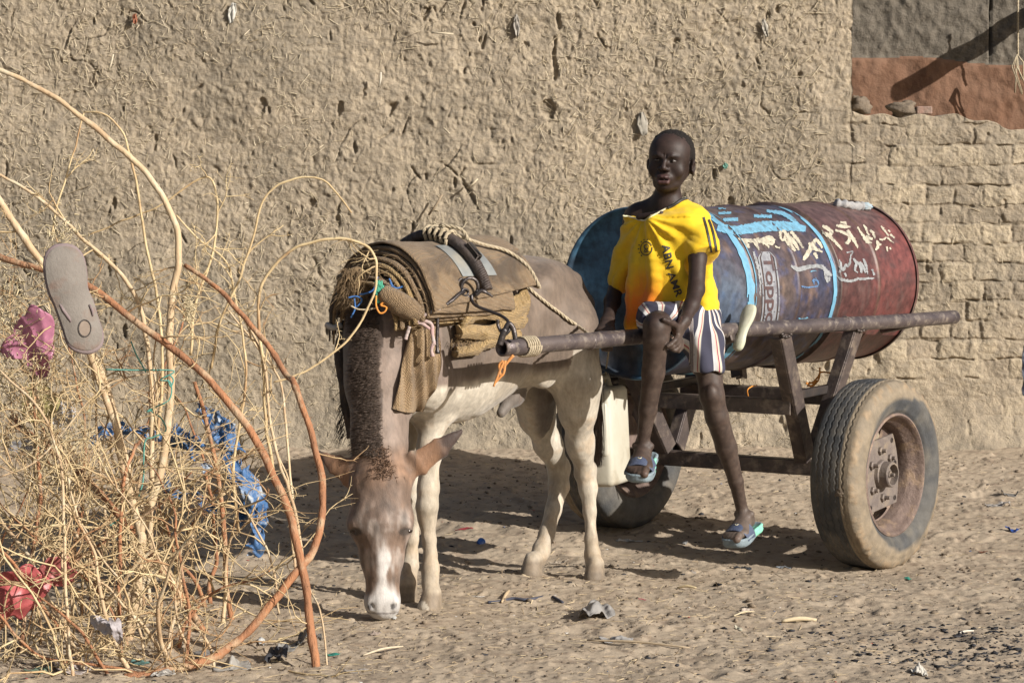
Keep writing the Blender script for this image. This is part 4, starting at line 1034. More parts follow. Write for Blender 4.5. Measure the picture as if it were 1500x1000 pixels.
# ------------------------------------------------------------------ saddle sacking
m_sack = material('burlap', (.36, .255, .15), (.26, .18, .105), 12, .95, .9, 420, spec=.1, bdist=.006, c3=(.13, .09, .055), s3=6, sheen=.2)
m_sack2 = material('ochre_burlap', (.54, .38, .18), (.42, .29, .14), 14, .95, .9, 420, spec=.1, bdist=.006, c3=(.18, .115, .06), s3=8, sheen=.2)
def weave(m):
    nt = m.node_tree; b = nt.nodes['Principled BSDF']; tc = nt.nodes.new('ShaderNodeTexCoord'); hs = []
    for rot in (.75, .75+math.pi/2):
        wv = nt.nodes.new('ShaderNodeTexWave'); mp = nt.nodes.new('ShaderNodeMapping'); mp.inputs['Rotation'].default_value = (.5, .35, rot); wv.inputs['Scale'].default_value = 62; wv.inputs['Distortion'].default_value = 1.6; wv.inputs['Detail Scale'].default_value = 2
        nt.links.new(tc.outputs['Object'], mp.inputs[0]); nt.links.new(mp.outputs[0], wv.inputs[0]); hs.append(wv.outputs['Fac'])
    mx = nt.nodes.new('ShaderNodeMath'); mx.operation = 'MULTIPLY'; nt.links.new(hs[0], mx.inputs[0]); nt.links.new(hs[1], mx.inputs[1])
    bp = nt.nodes.new('ShaderNodeBump'); bp.inputs['Strength'].default_value = .9; bp.inputs['Distance'].default_value = .004
    nt.links.new(mx.outputs[0], bp.inputs['Height']); old = b.inputs['Normal'].links[0].from_socket
    nt.links.new(old, bp.inputs['Normal']); nt.links.new(bp.outputs[0], b.inputs['Normal'])
    src = b.inputs['Base Color'].links[0].from_socket; c = mixn(nt, .75, src, mixn(nt, mx.outputs[0], (.55, .52, .5), (1.2, 1.2, 1.2)), 'MULTIPLY'); nt.links.new(c, b.inputs['Base Color'])
weave(m_sack); weave(m_sack2)
SC = .915
SO = .024
def arch(f, th, a, b, low=0.): return D(f, SO+a*math.cos(th), SC+b*math.sin(th)-low)
def drape(name, f0, f1, a, b, t0, t1, th, mat, parent, seed, nu=60, nv=40, wob=.006, off=0., rnd=False, **kw):
    """folded cloth laid over the back: arch angles t0..t1, between stations f0..f1"""
    V = []; C2 = []
    for lay in (0, 1):
        for i in range(nu+1):
            for j in range(nv+1):
                u = i/nu; v = j/nv; t00 = t0(v) if callable(t0) else t0; ang = t00+(t1-t00)*u
                vv = v if not rnd else (v*.06/.1 if v < .1 else .06+(v-.1)/.9*.94)
                f = f0+(f1-f0)*vv; pinch = 1.0 if not rnd else min(1, math.sqrt(max(0, 1-(1-min(1, (vv*abs(f1-f0)+.0005)/(th*.5)))**2)))
                low = 0
                an = ang
                if ang < 0: low = -ang*b*1.0; an = 0
                if ang > math.pi: low = (ang-math.pi)*b*1.0; an = math.pi
                aa = a+th*(.5+(lay-.5)*pinch); bb = b+th*(.5+(lay-.5)*pinch)
                p = D(f, off+aa*math.cos(an), SC+bb*math.sin(an)-low); C2.append((f, ang, lay)); V.append(p)
    V = np.array(V); q = np.array(C2); nz = fbm(np.column_stack([q[:, 0]*9, q[:, 1]*1.6, q[:, 0]*0+seed]), 1, 3, 600+seed)
    ctr = np.array([D(f, 0, SC) for f in q[:, 0]]); out = V-ctr; out /= np.linalg.norm(out, axis=1)[:, None]+1e-9
    V = V+out*(nz*wob)[:, None]; V[:, 2] += .003*fbm(V, 25, 2, seed); V += DF*(.006*fbm(np.column_stack([q[:, 1]*3, q[:, 1]*0, q[:, 0]*0+seed]), 1, 2, 640+seed))[:, None]
    M_ = (nu+1)*(nv+1); I = lambda l, i, j: l*M_+i*(nv+1)+j; F = []
    for i in range(nu):
        for j in range(nv):
            F.append((I(1, i, j), I(1, i, j+1), I(1, i+1, j+1), I(1, i+1, j))); F.append((I(0, i, j), I(0, i+1, j), I(0, i+1, j+1), I(0, i, j+1)))
        F.append((I(0, i, 0), I(1, i, 0), I(1, i+1, 0), I(0, i+1, 0))); F.append((I(0, i, nv), I(0, i+1, nv), I(1, i+1, nv), I(1, i, nv)))
    for j in range(nv): F.append((I(0, 0, j), I(0, 0, j+1), I(1, 0, j+1), I(1, 0, j))); F.append((I(0, nu, j), I(1, nu, j), I(1, nu, j+1), I(0, nu, j+1)))
    return add(name, V, np.array(F), mat, parent, **kw)
pad = thing('saddle_pad', D(.72, 0, 1.05), 'thick stack of folded brown burlap sacks laid over the donkey back', 'saddle pad')
base_a, base_b = .112, .128
for l in range(7):
    a = base_a+l*.0175; b = base_b+l*.0180; fr = 1.02-.011*l+.004*math.sin(l*2.3)
    m_ = m_sack2 if l in (0, 2, 3) else m_sack
    drape('sack', fr, .64-.01*l, a, b, lambda v, l=l: -.10+.045*l, math.pi-.12, .0155 if l > 1 else .010, m_, pad, l, wob=.0035, off=.024, rnd=True)
AO, BO = base_a+7*.0175, base_b+7*.0180
drape('sack', .955, .45, AO, BO, lambda v: .20+.27*v, math.pi-.05, .009, m_sack, pad, 21, wob=.006, off=.024, rnd=True, label='broad outer burlap sack with its corner hanging down')
drape('sack', .68, .43, AO-.006, BO-.002, lambda v: 1.0, math.pi-.15, .018, m_sack, pad, 23, wob=.012, off=.0)
# ochre folded pads below, on the near flank
def flank_pad(z0, z1, f0, f1, s0, th, seed, mat):
    V = []; nu, nv = 26, 46
    for lay in (0, 1):
        for i in range(nu+1):
            for j in range(nv+1):
                u = i/nu; v = j/nv; f = f0+(f1-f0)*v; zc_ = z0+(z1-z0)*u; sl_ = .055*(1-v)
                z_ = zc_-sl_*(1-u*.5)+.012*math.sin(v*7+seed); p = D(f, .12, z_+.0); h_, nn, _, _ = bvd.find_nearest(Vector(D(f, .30, z_)))
                p = np.array(h_)+DS*(s0+th*lay*(.5+.5*math.sin(math.pi*min(1, max(0, u))) )) ; p[2] = z_; V.append(p)
    V = np.array(V); V += DS*(.006*fbm(V, 16, 3, seed))[:, None]; V[:, 2] += .006*fbm(V, 11, 2, seed+5)
    M_ = (nu+1)*(nv+1); I = lambda l, i, j: l*M_+i*(nv+1)+j; F = []
    for i in range(nu):
        for j in range(nv): F.append((I(1, i, j), I(1, i+1, j), I(1, i+1, j+1), I(1, i, j+1))); F.append((I(0, i, j), I(0, i, j+1), I(0, i+1, j+1), I(0, i+1, j)))
    for j in range(nv):
        for i, s_ in ((0, 1), (nu, -1)): q = (I(0, i, j), I(1, i, j), I(1, i, j+1), I(0, i, j+1)); F.append(q if s_ > 0 else q[::-1])
    for i in range(nu):
        for j in (0, nv): F.append((I(0, i, j), I(0, i+1, j), I(1, i+1, j), I(1, i, j)))
    return add('folded_sack', V, F, mat, pad)
flank_pad(1.02, .935, .80, .47, .022, .030, 31, m_sack2); flank_pad(.955, .885, .81, .485, .016, .028, 33, m_sack2); flank_pad(.905, .845, .82, .52, .010, .026, 35, m_sack2)
# frayed threads on the front edges
rs = np.random.RandomState(21); roots = []; tips = []
for i in range(330):
    l = rs.randint(0, 6); th = rs.uniform(-.1, 3.0); p = arch(1.015-.011*l, th, base_a+l*.0175+.006, base_b+l*.018+.006); roots.append(p-DF*.01); tips.append(p+DF*rs.uniform(.003, .022)+rs.randn(3)*.007)
for i in range(200):
    p = D(rs.uniform(.5, .82), .17, .85+rs.rand()*.02); h_, nn, _, _ = bvd.find_nearest(Vector(p)); p = np.array(h_)+DS*.02; roots.append(p); tips.append(p+rs.randn(3)*.012+[0, 0, -.012])
hair('frayed_thread', roots, tips, np.zeros(3), .0012, material('burlap_thread', (.34, .24, .13), (.2, .13, .07), 40, .9), pad, 5, kind='stuff')
# breast sacking: a roll across the shoulder and a sheet down the chest
def roll(name, pts, rr, mat, parent, seed, n=16, amp=.006, **kw):
    c = spline(pts, 10); m = len(c); r = np.interp(np.linspace(0, 1, m), np.linspace(0, 1, len(rr)), rr); V, F = tube(c, r, n); V = V+amp*np.column_stack([fbm(V, 28, 3, seed+i) for i in range(3)])
    return add(name, V, F, mat, parent, **kw)
br = thing('breast_sacking', P(600, 560, 9.05), 'burlap breast collar rolled across the donkey shoulder and hanging over its chest', 'sacking')
roll('collar_roll', [P(560, 428, 8.95), P(575, 438, 8.94), P(598, 452, 8.945), P(626, 470, 8.97)], [.026, .036, .036, .020], m_sack, br, 41, 20)
def sheet(name, corners, th, mat, parent, seed, n=34, wob=.01, **kw):
    """thick cloth between 4 polylines rows"""
    rows = [spline(r, 6) for r in corners]; k = len(rows[0]); R = np.array(rows); W = np.stack([spline(R[:, j], 8) for j in range(k)], 1); nu, nv = W.shape[:2]
    du = np.gradient(W, axis=0); dv = np.gradient(W, axis=1); N = np.cross(du, dv); N /= np.linalg.norm(N, axis=2)[..., None]+1e-9
    fl = W.reshape(-1, 3); W = W+N*(wob*fbm(fl, 11, 3, seed)).reshape(nu, nv, 1)
    V = np.vstack([W.reshape(-1, 3), (W+N*th).reshape(-1, 3)]); M_ = nu*nv; I = lambda l, i, j: l*M_+i*nv+j; F = []
    for i in range(nu-1):
        for j in range(nv-1): F.append((I(1, i, j), I(1, i+1, j), I(1, i+1, j+1), I(1, i, j+1))); F.append((I(0, i, j), I(0, i, j+1), I(0, i+1, j+1), I(0, i+1, j)))
        for j in (0, nv-1): F.append((I(0, i, j), I(0, i+1, j), I(1, i+1, j), I(1, i, j)))
    for j in range(nv-1):
        for i in (0, nu-1): F.append((I(0, i, j), I(1, i, j), I(1, i, j+1), I(0, i, j+1)))
    return add(name, V, F, mat, parent, **kw)
def skin_sheet(name, rows, lift, th, mat, parent, seed, n=10, wob=.006, **kw):
    R = np.array([spline(np.column_stack([r_, np.zeros(len(r_))]), n) for r_ in rows]); W = np.stack([spline(R[:, j], n) for j in range(R.shape[1])], 1)
    nu, nv = W.shape[:2]; pos = np.zeros((nu, nv, 3)); last = 9.05
    for i in range(nu):
        for j in range(nv):
            c = cast(bvd, W[i, j, 0], W[i, j, 1], 0); 
            if c is not None and c[1] < 9.35: last = c[1]
            pos[i, j] = P(W[i, j, 0], W[i, j, 1], last)
    for _ in range(12):   # relax depth
        y = pos[:, :, 1]; q = y.copy(); q[1:-1, 1:-1] = (y[:-2, 1:-1]+y[2:, 1:-1]+y[1:-1, :-2]+y[1:-1, 2:])/4; q = np.minimum(q, y)
        for i in range(nu):
            for j in range(nv): pos[i, j] = P(W[i, j, 0], W[i, j, 1], q[i, j])
    fl = pos.reshape(-1, 3); nz_ = wob*fbm(fl, 13, 3, seed); fold = wob*.8*np.sin(W[:, :, 0].ravel()*.35+2*fbm(fl, 6, 2, seed+3)); A_ = fl+np.array([.35, -.93, 0])*(lift+nz_+fold)[:, None]
    V = np.vstack([A_, A_+np.array([.35, -.93, 0])*th]); M_ = nu*nv; I = lambda l, i, j: l*M_+i*nv+j; F = []
    for i in range(nu-1):
        for j in range(nv-1): F.append((I(1, i, j), I(1, i+1, j), I(1, i+1, j+1), I(1, i, j+1))); F.append((I(0, i, j), I(0, i, j+1), I(0, i+1, j+1), I(0, i+1, j)))
        for j in (0, nv-1): F.append((I(0, i, j), I(0, i+1, j), I(1, i+1, j), I(1, i, j)))
    for j in range(nv-1):
        for i in (0, nu-1): F.append((I(0, i, j), I(1, i, j), I(1, i, j+1), I(0, i, j+1)))
    return add(name, V, F, mat, parent, **kw)
m_sack3 = material('tan_burlap', (.47, .33, .19), (.34, .235, .13), 12, .95, .9, 420, spec=.1, bdist=.006, c3=(.22, .15, .085), s3=8, sheen=.2); weave(m_sack3)
skin_sheet('chest_sheet', [[(602, 466), (618, 472), (640, 478)], [(594, 500), (614, 505), (643, 512)], [(584, 550), (608, 552), (641, 552)], [(574, 598), (592, 603), (616, 602)]], .012, .008, m_sack3, br, 43, wob=.010)
# clutter of frayed cloth and dark straps on the off side
m_dk = material('grimy_fabric', (.045, .038, .035), (.09, .07, .055), 30, .9, .5, 100)
m_frs = material('shredded_sack', (.28, .19, .10), (.15, .10, .055), 40, .95, .6, 200)
cl_ = thing('harness_rags', P(515, 440, 9.2), 'frayed rags, dark straps and twine bunched at the far shoulder of the donkey', 'rags')
V, F = rock(P(530, 418, 9.10), (.075, .05, .06), 7, amp=.5); add('shredded_bundle', V, F, m_frs, cl_)
rs = np.random.RandomState(31); roots = []; tips = []
for i in range(520):
    p = P(rs.uniform(502, 552), rs.uniform(392, 440), 9.04+.04*rs.rand()); roots.append(p); tips.append(p+np.array([rs.randn()*.02-.01, -.01, -.02-rs.rand()*.045]))
hair('shreds', roots, tips, np.zeros(3), .0015, m_frs, cl_, 6, kind='stuff')
for i, (a, b, c, r) in enumerate([((508, 410), (500, 440), (516, 470), .014), ((500, 425), (494, 445), (505, 462), .012), ((505, 470), (498, 520), (503, 590), .013), ((515, 500), (505, 560), (512, 640), .016), ((530, 430), (515, 455), (505, 490), .013)]):
    roll('strap', [P(*a, 9.16), P(*b, 9.14), P(*c, 9.14)], [r, r*1.1, r*.8], m_dk, cl_, 50+i, 10, .008)
roots = []; tips = []
for i in range(130):
    y = rs.uniform(440, 640); p = P(508-6*math.sin(y/30)+rs.randn()*4, y, 9.13); roots.append(p); tips.append(p+np.array([-.01-.02*rs.rand(), -.005, -.02-.04*rs.rand()]))
hair('hanging_threads', roots, tips, np.zeros(3), .0014, m_dk, cl_, 7, kind='stuff')
for i in range(9):
    a = P(rs.uniform(490, 520), rs.uniform(430, 475), 9.12); roll('strap', [a, a+[-.02, 0, -.04], a+[-.02+rs.randn()*.01, 0, -.10-.06*rs.rand()]], [.006, .005, .003], m_dk if i % 2 else m_frs, cl_, 70+i, 6, .004)
add('torn_plastic', *tube(spline([P(478, 475, 9.12), P(488, 480, 9.11), P(500, 476, 9.12)], 6), [.01]*13, 6), material('grey_film', (.4, .38, .36), None, 40, .4), cl_)
# coloured twine knots
def colr(n_, c): return material(n_, c, tuple(x*.6 for x in c), 60, .7)
kn = G(); kb = G(); ko = G(); rs = np.random.RandomState(8)
for i in range(16): p = [P(rs.uniform(549, 562), rs.uniform(410, 443), 8.93) for _ in range(4)]; kn.put(*tube(spline(p, 4), .0028, 5))
for p in ([(527, 431), (535, 430), (547, 424), (553, 405)], [(571, 414), (580, 422), (592, 419)], [(510, 436), (522, 434), (530, 440), (518, 455)], [(519, 437), (520, 452), (514, 465)], [(570, 408), (574, 418), (571, 428)]): kb.put(*tube(spline([P(a, b, 8.97) for a, b in p], 6), .003, 6))
for p in ([(551, 433), (551, 448), (556, 458), (563, 457), (566, 450), (558, 447), (560, 444), (572, 436)],): ko.put(*tube(spline([P(a, b, 8.92) for a, b in p], 6), .0032, 6))
kn.add('green_twine', colr('green_twine', (.06, .34, .22)), cl_); kb.add('blue_twine', colr('blue_twine', (.05, .16, .42)), cl_); ko.add('orange_twine', m_or, cl_)
g = G()
for p in ([(514, 448), (525, 453), (540, 453), (555, 450)], ): g.put(*tube(spline([P(a, b, 8.94) for a, b in p], 6), .003, 6))
g.add('pale_cord', m_rope, cl_)

# iron arch over the sacking with its strap, ring, hooks and chain
m_iron = material('forged_iron', (.055, .05, .052), (.10, .085, .08), 30, .38, .3, 80, metal=.7)
m_braid = material('dark_leather', (.035, .025, .022), (.07, .05, .04), 40, .5, .7, 60)
AR = AO+.012; BR = BO+.012
pl = thing('saddle_plate', D(.72, .12, 1.12), 'flat pale grey sheet metal plate under the iron saddle arch', 'plate')
V = []; nu, nv = 14, 6
for lay in (0, 1):
    for i in range(nu+1):
        for j in range(nv+1): V.append(arch(.795-.16*j/nv, .62+.62*i/nu, AR-.004+.004*lay, BR-.006+.004*lay))
M_ = (nu+1)*(nv+1); I = lambda l, i, j: l*M_+i*(nv+1)+j; F = []
for i in range(nu):
    for j in range(nv): F.append((I(1, i, j), I(1, i, j+1), I(1, i+1, j+1), I(1, i+1, j))); F.append((I(0, i, j), I(0, i+1, j), I(0, i+1, j+1), I(0, i, j+1)))
add('sheet', V, F, material('weathered_tin', (.27, .28, .27), (.19, .20, .20), 18, .55, .3, 60, metal=.3, c3=(.33, .31, .26)), pl)
sa = thing('saddle_arch', D(.72, 0, 1.2), 'dark braided leather and iron arch strapped over the burlap sacks', 'harness arch')
c = [arch(.725, t, AR+.014, BR+.016) for t in np.linspace(.40, 2.15, 60)]
V, F = tube(c, [.0165+.001*math.sin(i*1.9) for i in range(60)], 10); add('arch', V, F, m_braid, sa)
for k in (0, 1, 2):
    cc = []; ctr = np.array(c)
    for i in range(59*5+1):
        t = i/5; q = int(min(t, 58)); p = ctr[q]+(ctr[q+1]-ctr[q])*(t-q); T = nrm(ctr[q+1]-ctr[q]); u = DF; v = np.cross(T, u); a = t*2.3+k*2.094; cc.append(p+.0150*(math.cos(a)*u+math.sin(a)*v))
    V, F = tube(cc, .0048, 5); add('braid', V, F, m_braid, sa)
V, F = bar(arch(.725, .98, AR+.03, BR+.034), arch(.725, .75, AR+.03, BR+.034), .036, .02, up=DF, bev=.003); add('buckle_block', V, F, m_dk, sa)
bvk = bvh_of(*[o for o in pad.children if o.name.startswith(('sack', 'folded'))])
def osk(pts, lift=.012, back=9.1):
    out = []; last = back
    for a, b in pts:
        c = cast(bvk, a, b, lift)
        if c is None: c = P(a, b, last)
        last = c[1]; out.append(c)
    return out
def px3(pts, Y):  # Y scalar or list
    Y = [Y]*len(pts) if np.ndim(Y) == 0 else Y
    return [P(a, b, y) for (a, b), y in zip(pts, Y)]
YA = 9.10
def ringpx(cx, cy, rx, ry, Y, tilt=0, n=24): return [P(cx+rx*math.cos(t)*math.cos(tilt)-ry*math.sin(t)*math.sin(tilt), cy+rx*math.cos(t)*math.sin(tilt)+ry*math.sin(t)*math.cos(tilt), Y+.01*math.cos(t)) for t in np.linspace(0, 2*math.pi, n)]
hk = thing('hames_irons', P(690, 430, YA), 'forged iron ring with linked rod and curved hook tying the saddle to the shaft', 'harness iron')
YA = osk([(688, 421)], .026)[0][1]
add('ring', *tube(ringpx(688, 421, 12, 14, YA, .3), .0058, 8), m_iron, hk)
add('small_ring', *tube(ringpx(675, 417, 5, 9, YA+.01, .2, 16), .004, 6), m_iron, hk)
add('ring_tail', *tube(spline(px3([(697, 432), (705, 426), (715, 430), (722, 435)], YA-.005), 6), [.0065]*10+[.005]*5+[.003]*4, 8), m_iron, hk)
c = spline(px3([(680, 427), (672, 431), (662, 440), (646, 451)], [YA-.005, osk([(672, 431)], .016)[0][1], osk([(662, 440)], .016)[0][1], 8.955]), 14); add('twisted_rod', *tube(c, [.0055+.0014*math.sin(i*2.4) for i in range(len(c))], 8), m_iron, hk)
add('rod_eye', *tube(ringpx(681, 428, 5, 5, YA-.01, 0, 14), .004, 6), m_iron, hk)
add('long_hook', *tube(spline(px3([(691, 432), (692, 442), (700, 449), (715, 455), (735, 463), (745, 472), (746, 483), (738, 490), (730, 478), (729, 468)], [YA, YA-.01]+[YA-.03+(8.90-YA+.03)*q for q in (.1, .3, .6, .9, 1, 1, .9, .9)]), 10), .0052, 8), m_iron, hk)
add('shaft_hook', *tube(spline(px3([(732, 505), (736, 492), (741, 480), (746, 474), (752, 482), (755, 497)], 8.90), 10), [.011]*18+[.0085]*33, 10), m_iron, hk)
add('hanging_pin', *tube(spline(px3([(640, 452), (641, 470), (640, 500), (641, 518)], 8.97), 8), [.009]*6+[.0055]*16+[.008]*3, 8), m_iron, hk)
add('pin_eye', *tube(ringpx(641, 455, 5, 5, 8.97, 0, 14), .0055, 8), m_iron, hk)
# knotted rags holding the pin
g = G(); rs = np.random.RandomState(12)
for pts in ([(645, 451), (630, 458), (615, 466), (606, 472)], [(606, 472), (620, 470), (632, 475), (633, 488), (636, 505)], [(606, 472), (618, 474), (630, 482)], [(600, 478), (596, 490), (594, 497)], [(636, 500), (632, 512), (634, 522)]): g.put(*tube(spline(px3(pts, 8.94), 6), [.0055+.002*rs.rand() for _ in range((len(pts)-1)*6+1)], 6))
g.add('rag_tie', material('pink_grey_rag', (.36, .34, .31), (.40, .24, .23), 30, .9), None, label='pinkish grey rag knotted round the iron pin at the donkey shoulder', cat='rag tie')
# rope: knot over the arch, runs back to the shaft
top = arch(.725, 1.42, AR+.02, BR+.02)
r_ = rope_mesh([arch(.74, 1.65, AR+.03, BR+.032), arch(.735, 1.45, AR+.036, BR+.038), arch(.70, 1.2, AR+.03, BR+.03), arch(.60, 1.12, AR+.010, BR+.010), arch(.52, .98, AR+.006, BR+.006), arch(.47, .72, AR+.002, BR+.0), arch(.455, .42, AR+.0, BR+.0)], .0062, 110)
for i in range(5):
    a = 1.62-.09*i; pts = [arch(.725+.026*math.cos(t), a-.02*t/6, AR+.014+.024*math.sin(t), BR+.016+.026*math.sin(t)) for t in np.linspace(0, 6.28, 14)]; q = rope_mesh(pts, .0062, 110, k=4)
    for v, f in zip([np.vstack(q.V)], [q.F]): r_.put(v, f)
q = rope_mesh([arch(.735, 1.4, AR+.05, BR+.052), arch(.70, 1.22, AR+.055, BR+.052), arch(.69, 1.08, AR+.03, BR+.03)], .006, 110); r_.put(np.vstack(q.V), q.F)
r_.add('rope', m_rope, label='pale rope knotted over the saddle arch and running to the sack corner', cat='rope')
def near_body(px, py, Y, off): 
    c = cast(bvd, px, py, off); return c if c is not None else P(px, py, Y)
pts = [arch(.455, .42, AR+.0, BR+.0)]+[near_body(756+(858-756)*t, 409+(486-409)*t+3*math.sin(t*3.1), 9.3+.1*t, .007) for t in np.linspace(.08, .9, 9)]+[P(862, 489, 9.27)]
rope_mesh(pts, .0058, 110).add('rope', m_rope, label='pale rope slanting across the donkey flank down to the shaft', cat='rope')
# fibre binding at the shaft mouth with orange rag
g = G(); 
for i in range(6):
    c0 = on_near(.035+.004*i); g.put(*tube([c0+.031*(math.cos(t)*AX+math.sin(t)*UPV)+ (rear-tip)/2.63*.004*t/3 for t in np.linspace(0, 6.4, 18)], .0035, 6))
g.add('binding', m_rope, None, label='fibre string bound round the open mouth of the near shaft', cat='string')
g = G()
for pts, r in (([(752, 520), (742, 532), (737, 540)], .006), ([(738, 530), (733, 540), (730, 548), (723, 566)], .006), ([(740, 528), (738, 545), (733, 552), (724, 562)], .0055), ([(737, 528), (731, 535), (734, 552)], .005)): g.put(*tube(spline(px3(pts, 8.93), 6), [r*(1-.5*i/(len(pts)*6)) for i in range((len(pts)-1)*6+1)], 6))
g.add('orange_rag', material('orange_rag', (.62, .25, .06), (.42, .2, .08), 40, .85), None, label='orange rag strip tied under the mouth of the near shaft', cat='rag')
# belly strap
# ------------------------------------------------------------------ child
bf = Field((.22, 9.02, .06), (.86, 9.98, 1.60), .0042)
# --- torso frame
hipc = P(993, 462, 9.66); chest = P(983, 345, 9.68); neckb = P(975, 300, 9.68)
TS = nrm([.93, -.30, -.05])       # across the shoulders, towards his left (viewer's right)
bf.ecap(hipc, P(986, 400, 9.68), .105, .075, .088, .062, TS, .04)
bf.ecap(P(986, 400, 9.68), P(978, 350, 9.69), .088, .062, .100, .062, TS, .04)
bf.ecap(P(936, 316, 9.74), P(1012, 330, 9.66), .038, .043, .032, .036, UPV, .04)
bf.cone(P(974, 312, 9.68), P(979, 275, 9.67), .044, .042, .02)
bf.cone(P(938, 314, 9.73), P(970, 298, 9.69), .036, .038, .03); bf.cone(P(1006, 320, 9.66), P(985, 300, 9.67), .030, .036, .03)   # trapezius
bf.cone(P(936, 318, 9.66), P(968, 312, 9.62), .011, .010, .012); # collar bone
# --- head
HC = P(982, 234, 9.645); yaw = math.radians(-17); roll_ = math.radians(4); pit = math.radians(2)
HR = np.array(Matrix.Rotation(yaw, 3, 'Z')@Matrix.Rotation(roll_, 3, 'Y')@Matrix.Rotation(pit, 3, 'X'))
def h(x, y, z): return HC+HR@np.array([x, y, z])     # x to viewer's right, y away from the viewer, z up
def he(c, r, k=.012, op='u'): bf.ell(h(*c), r, HR, k, op)
he((0, .016, .030), (.071, .088, .068), .02)
he((0, -.024, .030), (.062, .054, .052), .02)
bf.ecap(h(0, -.030, -.005), h(0, -.034, -.072), .060, .046, .036, .034, HR[:, 0], .025)
he((0, -.054, -.088), (.023, .019, .015), .018)
for sx in (-1, 1):
    bf.ecap(h(sx*.048, .005, -.035), h(sx*.030, -.032, -.078), .019, .03, .016, .020, HR[:, 0], .02)
    he((sx*.040, -.050, -.034), (.022, .018, .022), .02)                 # cheek
    he((sx*.0275, -.083, .002), (.019, .014, .0105), .008, 's')           # eye hollow
    bf.cone(h(sx*.009, -.079, .0115), h(sx*.024, -.0765, .0175), .0060, .0068, .006)
    bf.cone(h(sx*.024, -.0765, .0175), h(sx*.043, -.064, .0150), .0068, .0052, .006)
    he((sx*.0275, -.0640, .0005), (.0145, .0100, .0095), .003)              # eyeball bulge
    bf.cone(h(sx*.016, -.0735, .0035), h(sx*.040, -.0660, .0030), .0028, .0028, .002)   # upper lid
    bf.cone(h(sx*.016, -.0720, -.0065), h(sx*.040, -.0655, -.0060), .0026, .0026, .002)   # lower lid
    bf.cone(h(sx*.015, -.0765, -.0008), h(sx*.041, -.0685, -.0012), .0030, .0026, .002, 's')  # slit
    he((sx*.0145, -.083, -.0295), (.0098, .0090, .0075), .004)              # nostril wing
    he((sx*.0085, -.0915, -.0365), (.0042, .006, .0030), .002, 's')
    bf.cone(h(sx*.021, -.082, -.034), h(sx*.028, -.074, -.052), .003, .003, .006, 's')   # smile crease
    bf.ell(h(sx*(.077 if sx > 0 else .070), .006, -.020), (.010, .018, .027 if sx > 0 else .023), HR@np.array(Matrix.Rotation(sx*math.radians(34), 3, 'Z')), .006)
    bf.ell(h(sx*.088, -.004, -.020), (.0075, .011, .018), HR@np.array(Matrix.Rotation(sx*math.radians(34), 3, 'Z')), .003, 's')
bf.cone(h(0, -.075, .006), h(0, -.092, -.022), .0060, .0088, .008)        # nose
he((0, -.0925, -.0255), (.0100, .0092, .0082), .004)
bf.cone(h(-.0055, -.080, .020), h(-.0045, -.083, .008), .0022, .0022, .003, 's'); bf.cone(h(.0055, -.080, .020), h(.0045, -.083, .008), .0022, .0022, .003, 's')
he((0, -.082, -.044), (.004, .006, .006), .004, 's')
he((0, -.066, -.059), (.029, .020, .021), .015)
bf.ecap(h(-.019, -.079, -.0565), h(.019, -.079, -.0565), .0070, .0055, .0070, .0055, UPV, .004)   # upper lip
he((-.006, -.0865, -.0545), (.008, .006, .0055), .003); he((.006, -.0865, -.0545), (.008, .006, .0055), .003)
bf.ecap(h(-.014, -.081, -.0720), h(.014, -.081, -.0720), .0085, .0072, .0085, .0072, UPV, .004)   # lower lip
bf.ecap(h(-.015, -.089, -.0637), h(.015, -.089, -.0637), .0026, .012, .0026, .012, UPV, .002, 's')   # parted mouth
he((0, -.080, -.0835), (.016, .008, .0045), .004, 's')
# --- arms
lsh = P(1026, 332, 9.63); lel = P(1020, 424, 9.50); lwr = P(1003, 470, 9.375)
bf.chain([P(1018, 338, 9.645), P(1022, 378, 9.565), lel, P(1013, 447, 9.44), lwr], [.034, .030, .0275, .0255, .0180], .012)
rsh = P(930, 320, 9.76); rel_ = P(905, 412, 9.86); rwr = P(890, 470, 9.66)
bf.chain([rsh, P(918, 370, 9.82), rel_, P(897, 442, 9.77), rwr], [.040, .032, .027, .026, .019], .02)
# --- legs: right knee up over the shaft, left leg hanging
rh = P(972, 470, 9.68); rk = P(962, 478, 9.32); ran = P(941, 648, 9.42)
bf.chain([rh, P(968, 468, 9.50), rk], [.064, .052, .044], .02)
bf.chain([rk, P(961, 495, 9.315), P(957, 545, 9.36), P(949, 600, 9.40), P(943, 640, 9.42)], [.043, .041, .037, .029, .0215], .012)
bf.ell(P(961, 480, 9.285), (.027, .020, .032), None, .015)
lh = P(1018, 480, 9.64); lk = P(1043, 580, 9.50); lan = P(1090, 745, 9.66)
bf.chain([lh, P(1032, 508, 9.58), P(1038, 540, 9.545), lk], [.066, .049, .044, .041], .015)
bf.chain([lk, P(1050, 610, 9.52), P(1064, 655, 9.57), P(1078, 705, 9.62), P(1086, 742, 9.66)], [.040, .038, .035, .024, .0205], .012)
bf.ell(P(1042, 576, 9.465), (.021, .018, .028), None, .012)
